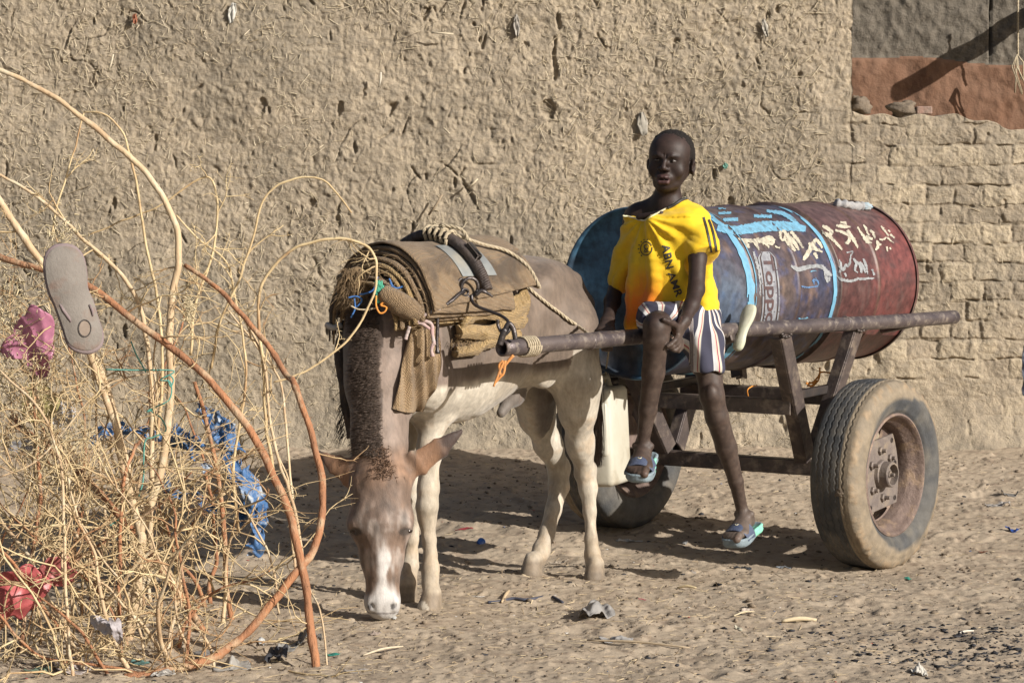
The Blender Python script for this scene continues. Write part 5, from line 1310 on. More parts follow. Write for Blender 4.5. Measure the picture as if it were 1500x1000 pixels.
# --- feet
def foot(an, dirn, side, lift_=0.):
    """an: ankle centre; dirn: toe direction; side: axis across the foot"""
    dn = nrm(dirn); sdv = nrm(np.asarray(side)-dn*np.dot(side, dn)); up = np.cross(sdv, dn); 
    if up[2] < 0: up = -up
    q = lambda f, s_, z_: an+dn*f+sdv*s_+up*z_
    bf.ell(q(-.022, 0, -.032), (.030, .024, .026), np.array([dn, sdv, up]).T, .015)
    bf.ecap(q(.0, 0, -.012), q(.075, .002, -.040), .027, .026, .034, .016, sdv, .02)
    bf.ecap(q(.02, 0, -.038), q(.090, .003, -.045), .026, .016, .038, .013, sdv, .015)
    for s_ in (-1, 1): bf.ell(q(0, s_*.026, -.002), (.012, .010, .012), None, .012)
    toes = [(.026, .128, .0125, .0145), (.008, .126, .0098, .0105), (-.007, .119, .0090, .0098), (-.020, .111, .0085, .0090), (-.031, .101, .0080, .0086)]
    for s_, L, r1, r2 in toes: bf.chain([q(.085, s_*.9, -.042), q((.085+L)/2+.004, s_, -.041), q(L, s_, -.047)], [r1, r1*.95, r2*.95], .006)
    return q
MS = (-1, 1)
qr = foot(P(942, 652, 9.42), [-.22, -.90, -.30], [.93, -.22, 0]); ql = foot(P(1090, 752, 9.66), [-.48, -.84, -.22], [.86, -.48, .05])
# --- hands
def hand(wr, pts5, palm, rp=.0125, pk=.012):
    bf.ecap(wr, palm[0], .022, .016, .034, .016, palm[1], .02)
    for j, f in enumerate(pts5):
        r0 = [.0118, .0092, .0094, .0090, .0082][j]*1.0
        n_ = len(f); bf.chain(f, [r0*(1-.09*i) for i in range(n_)], .005)
# left hand grips the inner side of the right knee: thumb reaches up over the knee, fingers wrap below
pc_ = P(993, 489, 9.35)
hand(lwr, [
    [P(994, 480, 9.34), P(986, 474, 9.31), P(979, 471, 9.285), P(972, 468, 9.27)],
    [P(993, 492, 9.33), P(989, 498, 9.305), P(983, 504, 9.29), P(978, 507, 9.285)],
    [P(995, 496, 9.34), P(991, 504, 9.315), P(985, 509, 9.305), P(980, 509, 9.30)],
    [P(997, 499, 9.355), P(994, 508, 9.335), P(989, 513, 9.325), P(984, 512, 9.32)],
    [P(999, 500, 9.37), P(998, 509, 9.355), P(994, 514, 9.345), P(990, 513, 9.34)]], (pc_, nrm([.35, .75, .25])))
# right hand holds the shaft behind the donkey rump
pr_ = P(887, 484, 9.56)
hand(rwr, [
    [P(893, 484, 9.56), P(898, 492, 9.53), P(900, 499, 9.51)],
    [P(882, 486, 9.54), P(880, 494, 9.50), P(881, 503, 9.475), P(883, 512, 9.49)],
    [P(886, 487, 9.545), P(885, 495, 9.505), P(886, 504, 9.48), P(888, 513, 9.50)],
    [P(890, 487, 9.555), P(889, 496, 9.515), P(890, 505, 9.49), P(892, 513, 9.51)],
    [P(894, 487, 9.565), P(894, 496, 9.53), P(895, 504, 9.505), P(896, 512, 9.52)]], (pr_, nrm([.8, -.5, 0])))
V, F = bf.mesh(); V = laplace(V, F, 1, .4); N = normals(V, F)
z = V[:, 2]; L = (V-HC)@HR
n1 = fbm(V, 12, 3, 701); n2 = fbm(V, 60, 2, 703)
col = mixc((.026, .0155, .0125), (.036, .022, .018), sstep(n1, -.3, .3))
low = sstep(.95-z, 0, .1)
col = mixc(col, (.075, .053, .042), low*(.45+.4*sstep(n2+.5*n1, -.3, .4)))        # dusty legs
col = mixc(col, (.15, .12, .10), .6*sstep(.30-z, 0, .12)*(V[:, 0] > .7)+0*z); 
hd = (L[:, 2] > -.13) & (np.linalg.norm(L, axis=1) < .16)
lips = (np.abs(L[:, 0]) < .024-.35*np.abs(L[:, 2]+.0635)) & (L[:, 1] < -.076) & (np.abs(L[:, 2]+.064) < .0165)
col = mixc(col, (.070, .034, .032), (lips & (L[:, 2] < -.064))*.85); col = mixc(col, (.06, .03, .028), (lips & (L[:, 2] >= -.064))*.8)
col = mixc(col, (.012, .006, .006), ((np.abs(L[:, 2]+.0637) < .0024) & (np.abs(L[:, 0]) < .016) & (L[:, 1] < -.068) & hd)*.9)
es = (np.abs(np.abs(L[:, 0])-.0275) < .014) & (np.abs(L[:, 2]-.0020) < .0022) & (L[:, 1] < -.055) & hd; col = mixc(col, (.010, .007, .006), es*.9)
brw = (np.abs(np.abs(L[:, 0])-.026) < .018) & (np.abs(L[:, 2]-.0185-.1*(.026-np.abs(L[:, 0])) ) < .0036) & (L[:, 1] < -.05) & hd; col = mixc(col, (.018, .012, .011), brw*.6)
# palms, soles and toenails paler
palm = (np.linalg.norm(V-P(984, 478, 9.34), axis=1) < .05) & (N[:, 0] < -.35); col = mixc(col, (.20, .11, .08), palm*.6)
for q in (qr, ql):
    d = np.linalg.norm(V-q(.13, .026, -.044), axis=1); col = mixc(col, (.13, .08, .06), sstep(.018-d, 0, .012)*.6)
m_skin = material('dark_skin', (.1, .05, .04), None, 60, .56, .35, 260, vcol=True, vmul=((.78, .78, .78), (1.18, 1.16, 1.14)), spec=.34, bdist=.002)
boy = thing('person', P(995, 500, 9.66), 'child in yellow football shirt and striped shorts sitting sideways on the cart shaft', 'person')
pb = add('body', V, F, m_skin, boy, col=col)
m_ew = material('eye_white', (.10, .085, .078), None, 10, .25)
for sx in (-1, 1):
    V, F = rock(h(sx*.0275, -.0668, -.0012), (.0108, .0095, .0050), 1, 1, 12, 0); e = add('eye', V, F, m_ew, boy)
    V, F = rock(h(sx*.0275-.001, -.0738, -.0010), (.0052, .0036, .0046), 1, 1, 10, 0); add('iris', V, F, m_eye, e)
V, F = box(h(0, -.080, -.0620), .014, .004, .0036, HR, .001); add('teeth', V, F, material('tooth_white', (.42, .38, .33), None, 20, .3), boy, smooth=False)
# hair: close cropped cap, own field
hf = Field(tuple(HC-.13), tuple(HC+.15), .0035)
hf.ell(h(0, .017, .032), (.0738, .0905, .0700), HR, .01)
hf.ell(h(0, .03, .0), (.0735, .080, .07), HR, .02)
hf.put(HC-.2, HC+.2, lambda X, Y, Z: -(((X-HC[0])*HR[0, 1]+(Y-HC[1])*HR[1, 1]+(Z-HC[2])*HR[2, 1])*.72+((X-HC[0])*HR[0, 2]+(Y-HC[1])*HR[1, 2]+(Z-HC[2])*HR[2, 2])*.70-.018), .008, 's') if False else None
hf.ell(h(0, -.108, -.020), (.060, .095, .069), HR, .006, 's')
for sx in (-1, 1): hf.ell(h(sx*.078, .004, -.024), (.018, .026, .034), HR, .006, 's')
pn2 = HR@nrm([0, -.25, -1]); p2 = h(0, .0, -.030)
hf.put(HC-.2, HC+.2, lambda X, Y, Z: -((X-p2[0])*pn2[0]+(Y-p2[1])*pn2[1]+(Z-p2[2])*pn2[2])+.0, .006, 's')
V, F = hf.mesh(); V = laplace(V, F, 2); N = normals(V, F); V = V+N*(.0026*fbm(V, 120, 2, 711)-.0008)[:, None]
add('hair', V, F, material('cropped_hair', (.010, .008, .007), (.022, .018, .016), 300, .85, 1.0, 420, spec=.2, bdist=.004), boy)

# --- shirt
sf = Field((.22, 9.40, .82), (.86, 10.0, 1.36), .0042)
sf.ecap(P(984, 440, 9.665), P(984, 395, 9.67), .136, .092, .132, .092, TS, .03)
sf.ecap(P(984, 395, 9.67), P(980, 350, 9.68), .132, .092, .130, .088, TS, .03)
sf.ecap(P(942, 326, 9.73), P(1018, 328, 9.65), .050, .055, .052, .055, UPV, .05)
sf.cone(P(1012, 322, 9.65), P(992, 308, 9.67), .048, .048, .04)
sf.ecap(P(1016, 334, 9.645), P(1030, 362, 9.585), .054, .060, .060, .062, UPV*.1+np.array([.9, -.4, 0]), .02)
sf.ecap(P(936, 328, 9.74), P(908, 408, 9.84), .050, .056, .046, .056, (.9, -.3, 0), .03)
sf.ecap(P(1028, 425, 9.63), P(1033, 458, 9.62), .050, .06, .048, .06, (.9, -.4, 0), .03)
sf.ecap(P(938, 425, 9.70), P(930, 478, 9.70), .036, .040, .028, .036, (.9, -.4, 0), .04)
def plane(fl, p, n, k=.004):   # removes everything on the side n points to
    p = np.asarray(p); n = nrm(n); fl.put([-99]*3, [99]*3, lambda X, Y, Z: -((X-p[0])*n[0]+(Y-p[1])*n[1]+(Z-p[2])*n[2]), k, 's')
def cutcap(fl, c, n, rad, k=.004, bo=0.):
    """remove a thick disc region beyond a plane, limited to a radius (opens a sleeve)"""
    c = np.asarray(c); n = nrm(n); e = c+n*bo
    fl.put(e-rad-.02, e+rad+.02, lambda X, Y, Z: np.maximum(-((X-c[0])*n[0]+(Y-c[1])*n[1]+(Z-c[2])*n[2]), np.sqrt((X-e[0])**2+(Y-e[1])**2+(Z-e[2])**2)-rad), k, 's')
cutcap(sf, P(1032, 374, 9.565), nrm([.10, -.55, -.80]), .072, .004, .035)
cutcap(sf, P(906, 424, 9.84), nrm([-.25, .0, -1]), .08, .004, .03)
# neckline: boxy V that slips off his right shoulder
sf.ecap(P(958, 330, 9.615), P(1006, 326, 9.60), .034, .030, .036, .030, UPV, .03)
pl_ = P(1040, 468, 9.6); sf.put([-99]*3, [99]*3, lambda X, Y, Z: np.maximum((Z-pl_[2])+.09*(X-pl_[0]), -(X-.535))+0*Y, .006, 's')
def vline(a, b):
    p = P(*a, 9.6); q = P(*b, 9.6); d = nrm(q-p); n = np.array([-d[2], 0, d[0]]); return p, (n if n[2] > 0 else -n)
pA, nA = vline((905, 313), (944, 322)); pB, nB = vline((944, 322), (1004, 287))
sf.put([-99]*3, [99]*3, lambda X, Y, Z: np.maximum(-((X-pA[0])*nA[0]+(Z-pA[2])*nA[2]), -((X-pB[0])*nB[0]+(Z-pB[2])*nB[2]))+0*Y, .005, 's')
sf.cone(P(984, 272, 9.66), P(982, 287, 9.67), .046, .040, .008, 's')
V, F = sf.mesh(); V = laplace(V, F, 2, .5); N = normals(V, F)
def pxof(V):
    c_, s_ = math.cos(PITCH), math.sin(PITCH); Y = V[:, 1]; Z = V[:, 2]-H_CAM; f = Y*c_-Z*s_; u = Y*s_+Z*c_
    return 750+FPX*V[:, 0]/f, 500-FPX*u/f
nn = fbm(V, 6, 2, 721)
# folds: diagonal pulls from the left shoulder down to the belly, soft sleeve creases
u = (V[:, 0]-.52)*.80+(V[:, 2]-1.1)*.60; v = -(V[:, 0]-.52)*.5+(V[:, 2]-1.1)*.9
PX, PY = pxof(V); ap = np.arctan2(PX-944, PY-318); rr_ = np.hypot(PX-944, PY-318); fan = sstep(rr_, 4, 30)*sstep(150-rr_, 0, 70)
fold = .0050*np.sin(ap*15+1.5*nn)*fan*(PY > 318)+.0055*np.sin(u*30+3*nn)*sstep(V[:, 2], .90, 1.0)*(1-fan)+.006*np.sin(V[:, 0]*70+5*nn)*sstep(1.15-V[:, 2], 0, .12)+.005*fbm(V*[1, 1, 2], 22, 2, 723)
fold += .004*np.sin(V[:, 2]*60+V[:, 0]*30+4*nn)*sstep(1.02-V[:, 2], 0, .08)
V = V+N*np.maximum(fold, -.004)[:, None]
# yellow cloth stained orange over the belly
o_ = np.exp(-(((V[:, 0]-.445)/.060)**2+((V[:, 2]-.965)/.105)**2))+.8*np.exp(-(((V[:, 0]-.50)/.09)**2+((V[:, 2]-.915)/.03)**2))+.7*np.exp(-(((V[:, 0]-.40)/.03)**2+((V[:, 2]-.93)/.07)**2))
col = mixc((.66, .425, .012), (.68, .17, .010), np.clip(o_*(1+.8*nn+.9*fbm(V*[5, 1, .8], 9, 2, 731)), 0, 1)*sstep(1.12-V[:, 2], 0, .08))
col = mixc(col, (.55, .38, .02), .25*sstep(fbm(V, 14, 2, 727), .1, .5))
m_sh = material('yellow_cloth', (.8, .6, .02), None, 40, .75, .25, 500, vcol=True, vmul=((.93, .93, .93), (1.04, 1.04, 1.04)), spec=.25, bdist=.003, sheen=.2)
shirt = add('shirt', V, F, m_sh, boy, col=col); bvs = bvh_of(shirt)
# trim, stripes, crest and lettering lie on the cloth
m_blk = material('black_print', (.018, .016, .016), (.03, .028, .02), 60, .6); m_trim = material('cream_trim', (.62, .58, .38), (.5, .45, .3), 60, .8)
bvb = bvh_of(shirt, pb)
def edge(pts, r, name, mat, dy=0):
    c = []
    for a_, b_ in spline(np.array([(x_, y_, 0) for x_, y_ in pts]), 8)[:, :2]:
        q = cast(bvb, a_, b_+dy, .001); c.append(q if q is not None else P(a_, b_+dy, c[-1][1] if c else 9.65))
    c = np.array(c); 
    for _ in range(6): c[1:-1, 1] = (c[:-2, 1]+c[1:-1, 1]*2+c[2:, 1])/4
    add(name, *tube(c, r, 6), mat, boy)
edge([(913, 316), (928, 319), (944, 323), (960, 314), (975, 306), (990, 297), (1004, 289)], .0030, 'neck_piping', m_trim, 0)
edge([(978, 303), (990, 296), (998, 291), (1006, 288)], .0062, 'collar_band', m_blk, 2.5)
for off in (0, 7.5): 
    g = G(); stroke(g, bvs, [(1030+off, 318+off*.5), (1035+off, 335), (1039+off, 352), (1042+off*1.0, 369)], 3.0, .0025)
    if g.n: g.add('sleeve_stripe', m_blk, boy)
g = G(); stroke(g, bvs, [(1012, 369), (1030, 371), (1044, 370), (1054, 366)], 1.3, .003)
if g.n: g.add('hem_stitching', material('cuff_line', (.5, .36, .02), None, 40, .8), boy)
g = G(); cx_, cy_ = 947, 364
stroke(g, bvs, [(cx_+8.2*math.cos(t), cy_+9.8*math.sin(t)) for t in np.linspace(-.2, 5.9, 14)], 1.3, .0025)
for p in ([(cx_-3, cy_+5), (cx_-1, cy_+1), (cx_-3, cy_-3), (cx_+1, cy_-6), (cx_+4, cy_-2)], [(cx_+3, cy_-1), (cx_+1, cy_+3), (cx_+5, cy_+5)], [(cx_-1, cy_+1), (cx_+3, cy_+1)], [(cx_-2, cy_+6), (cx_+2, cy_+4)]): stroke(g, bvs, p, 1.2, .0025)
for t in np.linspace(2.2, 4.9, 7): stroke(g, bvs, [(cx_+10.2*math.cos(t), cy_+12*math.sin(t)), (cx_+12.2*math.cos(t), cy_+14*math.sin(t))], 1.6, .0025)
g.add('club_crest', m_blk, boy)
# lettering running down the chest
path = spline(np.array([(975, 358, 0), (979, 378, 0), (984, 400, 0), (990, 418, 0), (996, 434, 0)]), 20)[:, :2]; seg = np.concatenate([[0], np.cumsum(np.linalg.norm(np.diff(path, axis=0), axis=1))])
TV, TF = text_tris('ABN AMR'); TV = TV-[TV[:, 0].min(), 0]; tw = TV[:, 0].max(); V = []
for (u_, v_) in TV:
    s_ = u_/tw*seg[-1]; x_ = np.interp(s_, seg, path[:, 0]); y_ = np.interp(s_, seg, path[:, 1]); k = int(np.clip(np.searchsorted(seg, s_), 1, len(path)-1)); T = nrm(path[k]-path[k-1])
    hgt = 15.5; q = (x_+T[1]*(v_-.35)*hgt, y_-T[0]*(v_-.35)*hgt); V.append(cast(bvs, *q, .0028))
ok = [f for f in TF if all(V[i] is not None for i in f) and max(np.linalg.norm(V[f[0]]-V[i]) for i in f) < .03]; V = [v if v is not None else np.zeros(3) for v in V]
used = sorted({i for f in ok for i in f}); mp = {a: b for b, a in enumerate(used)}
add('shirt_lettering', np.array([V[i] for i in used]), [tuple(mp[i] for i in f) for f in ok], m_blk, boy)

# --- striped shorts
pf = Field((.30, 9.20, .66), (.86, 9.92, 1.02), .0042)
pf.ecap(P(976, 466, 9.66), P(1014, 470, 9.64), .100, .11, .100, .11, UPV, .03)
pf.chain([P(975, 468, 9.66), P(968, 467, 9.50), P(965, 470, 9.40)], [.088, .076, .066], .02)
pf.chain([P(1014, 478, 9.63), P(1033, 505, 9.57), P(1037, 538, 9.53)], [.084, .067, .061], .02)
# open legs
cutcap(pf, P(963, 476, 9.375), nrm([.0, -1, -.12]), .10, .004, .05)
cutcap(pf, P(1038, 546, 9.52), np.array([.02, -.10, -.98]), .10, .004, .06)
plane(pf, P(1000, 440, 9.66), (0, 0, 1))
V, F = pf.mesh(); V = laplace(V, F, 2, .5); N = normals(V, F); nn = fbm(V, 8, 2, 741)
V = V+N*(.005*np.sin(V[:, 0]*85+5*nn)*sstep(.90-V[:, 2], 0, .05)+.004*fbm(V, 25, 2, 743))[:, None]
# stripe coordinate: runs round the hanging leg, across the raised one
ax0 = P(1036, 510, 9.56); a1_ = np.arctan2(V[:, 0]-ax0[0], -(V[:, 1]-ax0[1]-.02)); ax1 = P(966, 472, 9.45); a2_ = np.arctan2(V[:, 0]-ax1[0], V[:, 2]-ax1[2]+.02)
wL = sstep(V[:, 0], .590, .605); st_ = a1_*.078*wL+(1-wL)*(a2_*.080+.02); st_ = st_/.056+.06*nn+.15
m_sho = bpy.data.materials.new('striped_cotton'); m_sho.use_nodes = True; nt = m_sho.node_tree; b = nt.nodes['Principled BSDF']
at = nt.nodes.new('ShaderNodeAttribute'); at.attribute_name = 'stripe'; fr = nt.nodes.new('ShaderNodeMath'); fr.operation = 'FRACT'; nt.links.new(at.outputs['Fac'], fr.inputs[0])
W_ = (.50, .50, .50); NV = (.055, .055, .085); RD = (.32, .05, .09); CRM = (.52, .47, .38)
NV = (.045, .045, .068)
c = ramp(nt, fr.outputs[0], [(0, NV), (.34, W_), (.52, CRM), (.58, RD), (.63, CRM), (.72, (.13, .13, .16)), (.76, NV)], True)
c = mixn(nt, ramp(nt, noise(nt, 30, 4), [(.3, (0, 0, 0)), (.8, (1, 1, 1))]), c, (.22, .18, .15)) if False else c
nt.links.new(c, b.inputs['Base Color']); b.inputs['Roughness'].default_value = .85; b.inputs['Specular IOR Level'].default_value = .2
add('shorts', V, F, m_sho, boy, attrs={'stripe': st_})
# --- slide sandals with broad straps
m_so = material('grey_foam_sole', (.17, .22, .25), (.24, .28, .30), 20, .8, .3, 80); m_stp = material('navy_strap', (.045, .060, .11), (.07, .085, .13), 25, .7, .4, 80); m_gr = material('mint_paint', (.16, .50, .35), (.30, .46, .40), 16, .8, .3, 60)
op = np.array([(0, .135), (.030, .130), (.046, .100), (.046, .055), (.036, .0), (.036, -.045), (.026, -.066), (0, -.072), (-.026, -.066), (-.036, -.045), (-.038, .0), (-.045, .05), (-.042, .095), (-.024, .128)])
def slide(q, lab, gpos):
    o = q(.0, .0, 0); ex = nrm(q(0, 1, 0)-o); ey = nrm(q(1, 0, 0)-o); ez = nrm(q(0, 0, 1)-o)
    if np.dot(np.cross(ex, ey), ez) < 0: ez = ez
    p = spline(np.vstack([op, op[:1]]), 6)[:-1]; n = len(p); T = np.roll(p, -1, 0)-np.roll(p, 1, 0); T /= np.linalg.norm(T, axis=1)[:, None]; Nn = np.column_stack([-T[:, 1], T[:, 0]])*-1
    if ((p-p.mean(0))*Nn).sum() < 0: Nn = -Nn
    V = []; lev = [(-.008, -.084), (-.001, -.080), (.003, -.072), (.001, -.062), (.004, -.057), (.000, -.053), (-.005, -.053), (-.008, -.056)]
    for off, zz in lev:
        for (a, b_) in p+Nn*off: V.append(o+ex*a+ey*b_+ez*(zz+.010*max(0, (b_-.09)/.05)**2))
    F = [(l*n+i, l*n+(i+1) % n, (l+1)*n+(i+1) % n, (l+1)*n+i) for l in range(len(lev)-1) for i in range(n)]+[tuple(range(n-1, -1, -1)), tuple((len(lev)-1)*n+i for i in range(n))]
    V = np.array(V); gcol = mixc((.19, .24, .27), (.20, .55, .40), sstep(.045-np.linalg.norm(V-(o+ex*gpos[0]+ey*gpos[1]-ez*.055), axis=1), 0, .012)); 
    s_ = add('sandal', V, F, m_sandv, boy, col=gcol, label=lab)
    # strap: arch across the foot from side to side
    V = []; nu, nv = 26, 10
    for lay in (0, 1):
        for i in range(nu+1):
            a = math.pi*(-.08+1.16*i/nu)
            for j in range(nv+1):
                v_ = j/nv; fy = .030+.062*v_+.006*math.sin(a); hh = .050-.016*v_; ww = .043+.003*v_
                V.append(o+ex*((ww+.004*lay)*math.cos(a))+ey*fy+ez*(-.062+(hh+.004*lay)*max(-.15, math.sin(a))+.0*lay))
    M_ = (nu+1)*(nv+1); I = lambda l, i, j: l*M_+i*(nv+1)+j; F = []
    for i in range(nu):
        for j in range(nv): F.append((I(1, i, j), I(1, i, j+1), I(1, i+1, j+1), I(1, i+1, j))); F.append((I(0, i, j), I(0, i+1, j), I(0, i+1, j+1), I(0, i, j+1)))
        for j in (0, nv): F.append((I(0, i, j), I(0, i+1, j), I(1, i+1, j), I(1, i, j)))
    add('strap', V, F, m_stp, s_)
    lg = [o+ex*(.006*math.cos(t))+ey*(.062+.009*math.sin(t))+ez*(-.062+.0425) for t in np.linspace(0, 5.6, 14)]
    lg = [p_+ez*.0035 for p_ in lg]; V, F = tube(lg, .0012, 5); add('emblem', V, F, m_trim, s_)
m_sandv = material('foam_sandal', (.2, .2, .2), None, 30, .8, .3, 80, vcol=True)
slide(qr, 'sandal on the raised foot with a mint green heel edge', (.040, .02)); slide(ql, 'sandal on the lower foot with a big mint green patch', (.045, -.02))
# ------------------------------------------------------------------ thorn brush heap on the left
m_b1 = material('orange_bark', (.38, .175, .085), (.25, .12, .065), 22, .8, .9, 70, spec=.3, c3=(.42, .30, .19), s3=12, stretch=(1, 1, .25))
m_b2 = material('pale_bark', (.52, .40, .25), (.40, .27, .16), 12, .75, .5, 60, spec=.3, c3=(.52, .44, .31), s3=14, stretch=(1, 1, .25))
m_tw = material('dry_twig', (.58, .46, .27), (.42, .30, .16), 8, .75, .3, 80, spec=.3, c3=(.30, .16, .08), s3=4)
bush = thing('thorn_bush', P(230, 970, 8.2), 'tangled heap of dry leafless thorn branches on the left', 'thorn bush')
def depth_at(y): return 4200*H_CAM/(y-248)
# (points in photo pixels, radius px start, end, depth start, depth end, material)
BR_ = [
 ([(-8, 100), (0, 103), (60, 131), (115, 167), (170, 213), (207, 246), (241, 294), (258, 338), (260, 393), (251, 439), (248, 494), (250, 540), (248, 602), (237, 688), (222, 735), (206, 779)], 3.2, 6.8, 8.75, 8.55, m_b2),
 ([(131, 500), (137, 520), (166, 597), (180, 678), (204, 774), (208, 800), (197, 885), (187, 937), (178, 985)], 5.0, 8.5, 8.6, 8.50, m_b2),
 ([(-10, 372), (5, 379), (69, 397), (133, 420), (198, 471), (264, 520), (307, 558), (365, 630), (408, 712), (432, 779), (451, 880), (463, 983)], 4.5, 6.5, 8.6, 8.08, m_b1),
 ([(271, 388), (322, 425), (350, 457), (391, 503), (420, 550), (432, 568), (461, 654), (473, 721), (461, 798), (422, 851), (355, 933), (288, 971), (182, 993)], 3.2, 7.0, 8.7, 7.95, m_b1),
 ([(-10, 280), (0, 296), (28, 338), (64, 388), (92, 440), (125, 505), (150, 570), (175, 640), (190, 700)], 5.5, 5.0, 8.3, 8.6, m_b2),
 ([(20, 610), (48, 640), (115, 688), (160, 740), (206, 793), (269, 880), (307, 937)], 5, 5.5, 9.1, 8.60, m_b1),
 ([(-5, 255), (46, 282), (92, 319), (124, 351), (161, 383), (198, 434), (214, 494), (218, 535), (222, 600), (221, 712), (218, 800)], 2.2, 4.2, 8.8, 8.7, m_b2),
 ([(124, 165), (152, 167), (179, 195), (191, 232), (202, 282), (212, 356), (230, 430), (237, 494), (236, 580), (230, 640)], 1.3, 2.6, 8.85, 8.7, m_tw),
 ([(124, 165), (112, 210), (98, 255), (84, 300), (75, 345)], 1.2, 1.6, 8.85, 8.8, m_tw),
 ([(129, 344), (193, 319), (244, 294), (299, 259), (317, 287), (317, 338), (308, 384), (285, 448), (280, 520)], 1.2, 2.2, 8.8, 8.75, m_tw),
 ([(515, 312), (500, 292), (469, 264), (428, 262), (389, 287), (368, 356), (343, 425), (320, 480), (310, 540)], 1.3, 2.2, 8.75, 8.8, m_tw),
 ([(400, 560), (440, 547), (472, 528), (504, 502), (533, 467), (548, 425), (552, 397), (550, 378), (533, 358), (491, 349), (437, 361), (396, 393), (379, 439), (384, 535), (390, 620), (400, 700)], 1.6, 2.6, 8.55, 8.7, m_tw),
 ([(258, 315), (285, 347), (331, 384), (345, 440), (356, 500), (360, 560), (352, 620), (342, 700), (350, 780)], 1.4, 2.4, 8.8, 8.9, m_tw),
 ([(285, 560), (307, 635), (326, 750), (331, 856), (341, 914)], 4.0, 6.0, 8.9, 8.88, m_b1),
 ([(340, 440), (384, 520), (398, 630), (422, 712), (437, 770), (445, 850)], 2.5, 3.8, 8.75, 8.4, m_b1),
 ([(30, 460), (48, 520), (53, 640), (58, 736), (40, 850), (30, 960)], 3.2, 4.6, 8.8, 8.3, m_b1),
 ([(200, 650), (182, 702), (175, 827), (178, 976)], 3.2, 4.2, 8.45, 8.15, m_b1),
 ([(-8, 750), (43, 817), (77, 894), (110, 952), (130, 1010)], 4.2, 5.0, 8.5, 7.95, m_b1),
 ([(-5, 897), (58, 961), (144, 973), (230, 990), (300, 985)], 3.0, 3.2, 8.0, 7.95, m_b1),
 ([(130, 500), (140, 600), (150, 720), (160, 800)], 2.4, 3.2, 9.0, 8.9, m_b1),
 ([(-5, 540), (60, 600), (90, 690), (95, 800), (100, 930), (110, 1010)], 2.6, 4.0, 8.3, 7.9, m_b1),
 ([(330, 450), (370, 500), (410, 560), (420, 640), (430, 740), (440, 830)], 2.0, 3.0, 8.9, 8.7, m_b2),
 ([(395, 640), (420, 700), (425, 770), (432, 830)], 2.0, 3.2, 8.9, 8.6, m_b2),
 ([(0, 700), (60, 670), (110, 610), (160, 560), (230, 545)], 2.0, 1.6, 8.4, 8.5, m_b2),
 ([(180, 640), (250, 690), (330, 720), (390, 800), (410, 900)], 1.8, 2.4, 8.6, 8.5, m_b2),
 ([(455, 860), (470, 900), (478, 960)], 1.8, 2.2, 8.3, 8.1, m_b2),
 ([(280, 794), (240, 820), (205, 845), (170, 900)], 2.5, 4.0, 8.4, 8.5, m_b2),
]
rb = random.Random(5); TW = G(); 
def thorns(c, r, step, ln, store, prob=1., seed=0):
    """short straight thorns along a polyline"""
    rr = random.Random(seed); acc = 0; nxt = step*rr.random()
    for i in range(len(c)-1):
        d = c[i+1]-c[i]; L = np.linalg.norm(d); acc += L
        if acc > nxt:
            acc = 0; nxt = step*(.4+1.2*rr.random())
            if rr.random() > prob: continue
            T = d/(L+1e-9); v = nrm(np.cross(T, [rr.uniform(-1, 1), rr.uniform(-1, 1), rr.uniform(-1, 1)])); l = ln*rr.uniform(.5, 1.3); v2 = nrm(v+T*rr.uniform(-.5, .5))
            w_ = max(.0011, .35*r[i] if np.ndim(r) else .0012); w_ = min(w_, .0022)
            a = nrm(np.cross(T, v)); b = c[i]
            store.put([b+a*w_, b-a*w_, b+T*w_*1.6, b+v2*l], [(0, 1, 3), (1, 2, 3), (2, 0, 3)])
th_b = []
allc = []
for k, (pts, r0, r1, Y0, Y1, m) in enumerate(BR_):
    if k > 12: r0 *= .72; r1 *= .72
    if k in (14, 17, 19, 20): m = m_b2
    n = len(pts); t = np.linspace(0, 1, n); W = [P(a, b, Y0+(Y1-Y0)*q) for (a, b), q in zip(pts, t)]
    if pts[-1][1] > 930: W[-1][2] = min(W[-1][2], gz1(W[-1][0], W[-1][1])-.01)
    c = spline(W, 9); mm = len(c); 
    jit = np.array([fbm(c+k*3.1, 14, 2, 800+i) for i in range(3)]).T*.006*min(1, 4/(r0+.5)); c = c+jit
    s = FPX/np.interp(np.linspace(0, 1, mm), [0, 1], [Y0, Y1]); rad = np.interp(np.linspace(0, 1, mm), [0, 1], [r0, r1])/s
    rad = rad*(1+.10*np.array([rb.gauss(0, 1) if i % 5 == 0 else 0 for i in range(mm)]))
    g = G(); g.put(*tube(c, rad, 9 if r1 > 3 else 6)); thorns(c, rad, .030, .020, g, .9, k)
    g.add('branch', m, bush); allc.append((c, rad, m, Y0))
# side twigs and filler
def twig(p, d, L, r, depth=0, seg=7):
    c = [p]; d = nrm(d); cur = np.array([rb.gauss(0, 1), rb.gauss(0, .5), rb.gauss(0, 1)])*.10
    for i in range(seg):
        d = nrm(d+cur+np.array([rb.gauss(0, .22), rb.gauss(0, .12), rb.gauss(0, .22)])); q = c[-1]+d*L/seg
        if q[2] < 0.01: q[2] = .01; d[2] = abs(d[2])
        c.append(q)
    c = np.array(c); TW.put(*tube(c, np.linspace(r, r*.35, len(c)), 4, cap=False)); thorns(c, np.linspace(r, r*.4, len(c)), .016, .013, TW, .9, rb.randint(0, 10**6))
    if depth < 2:
        for _ in range(rb.choice([1, 2, 2, 3])):
            k = rb.randint(2, seg-1); twig(c[k], c[k]-c[k-1]+np.array([rb.gauss(0, 1), rb.gauss(0, .5), rb.gauss(0, 1)])*np.linalg.norm(c[k]-c[k-1])*1.1, L*rb.uniform(.35, .65), r*.62, depth+1, 5)
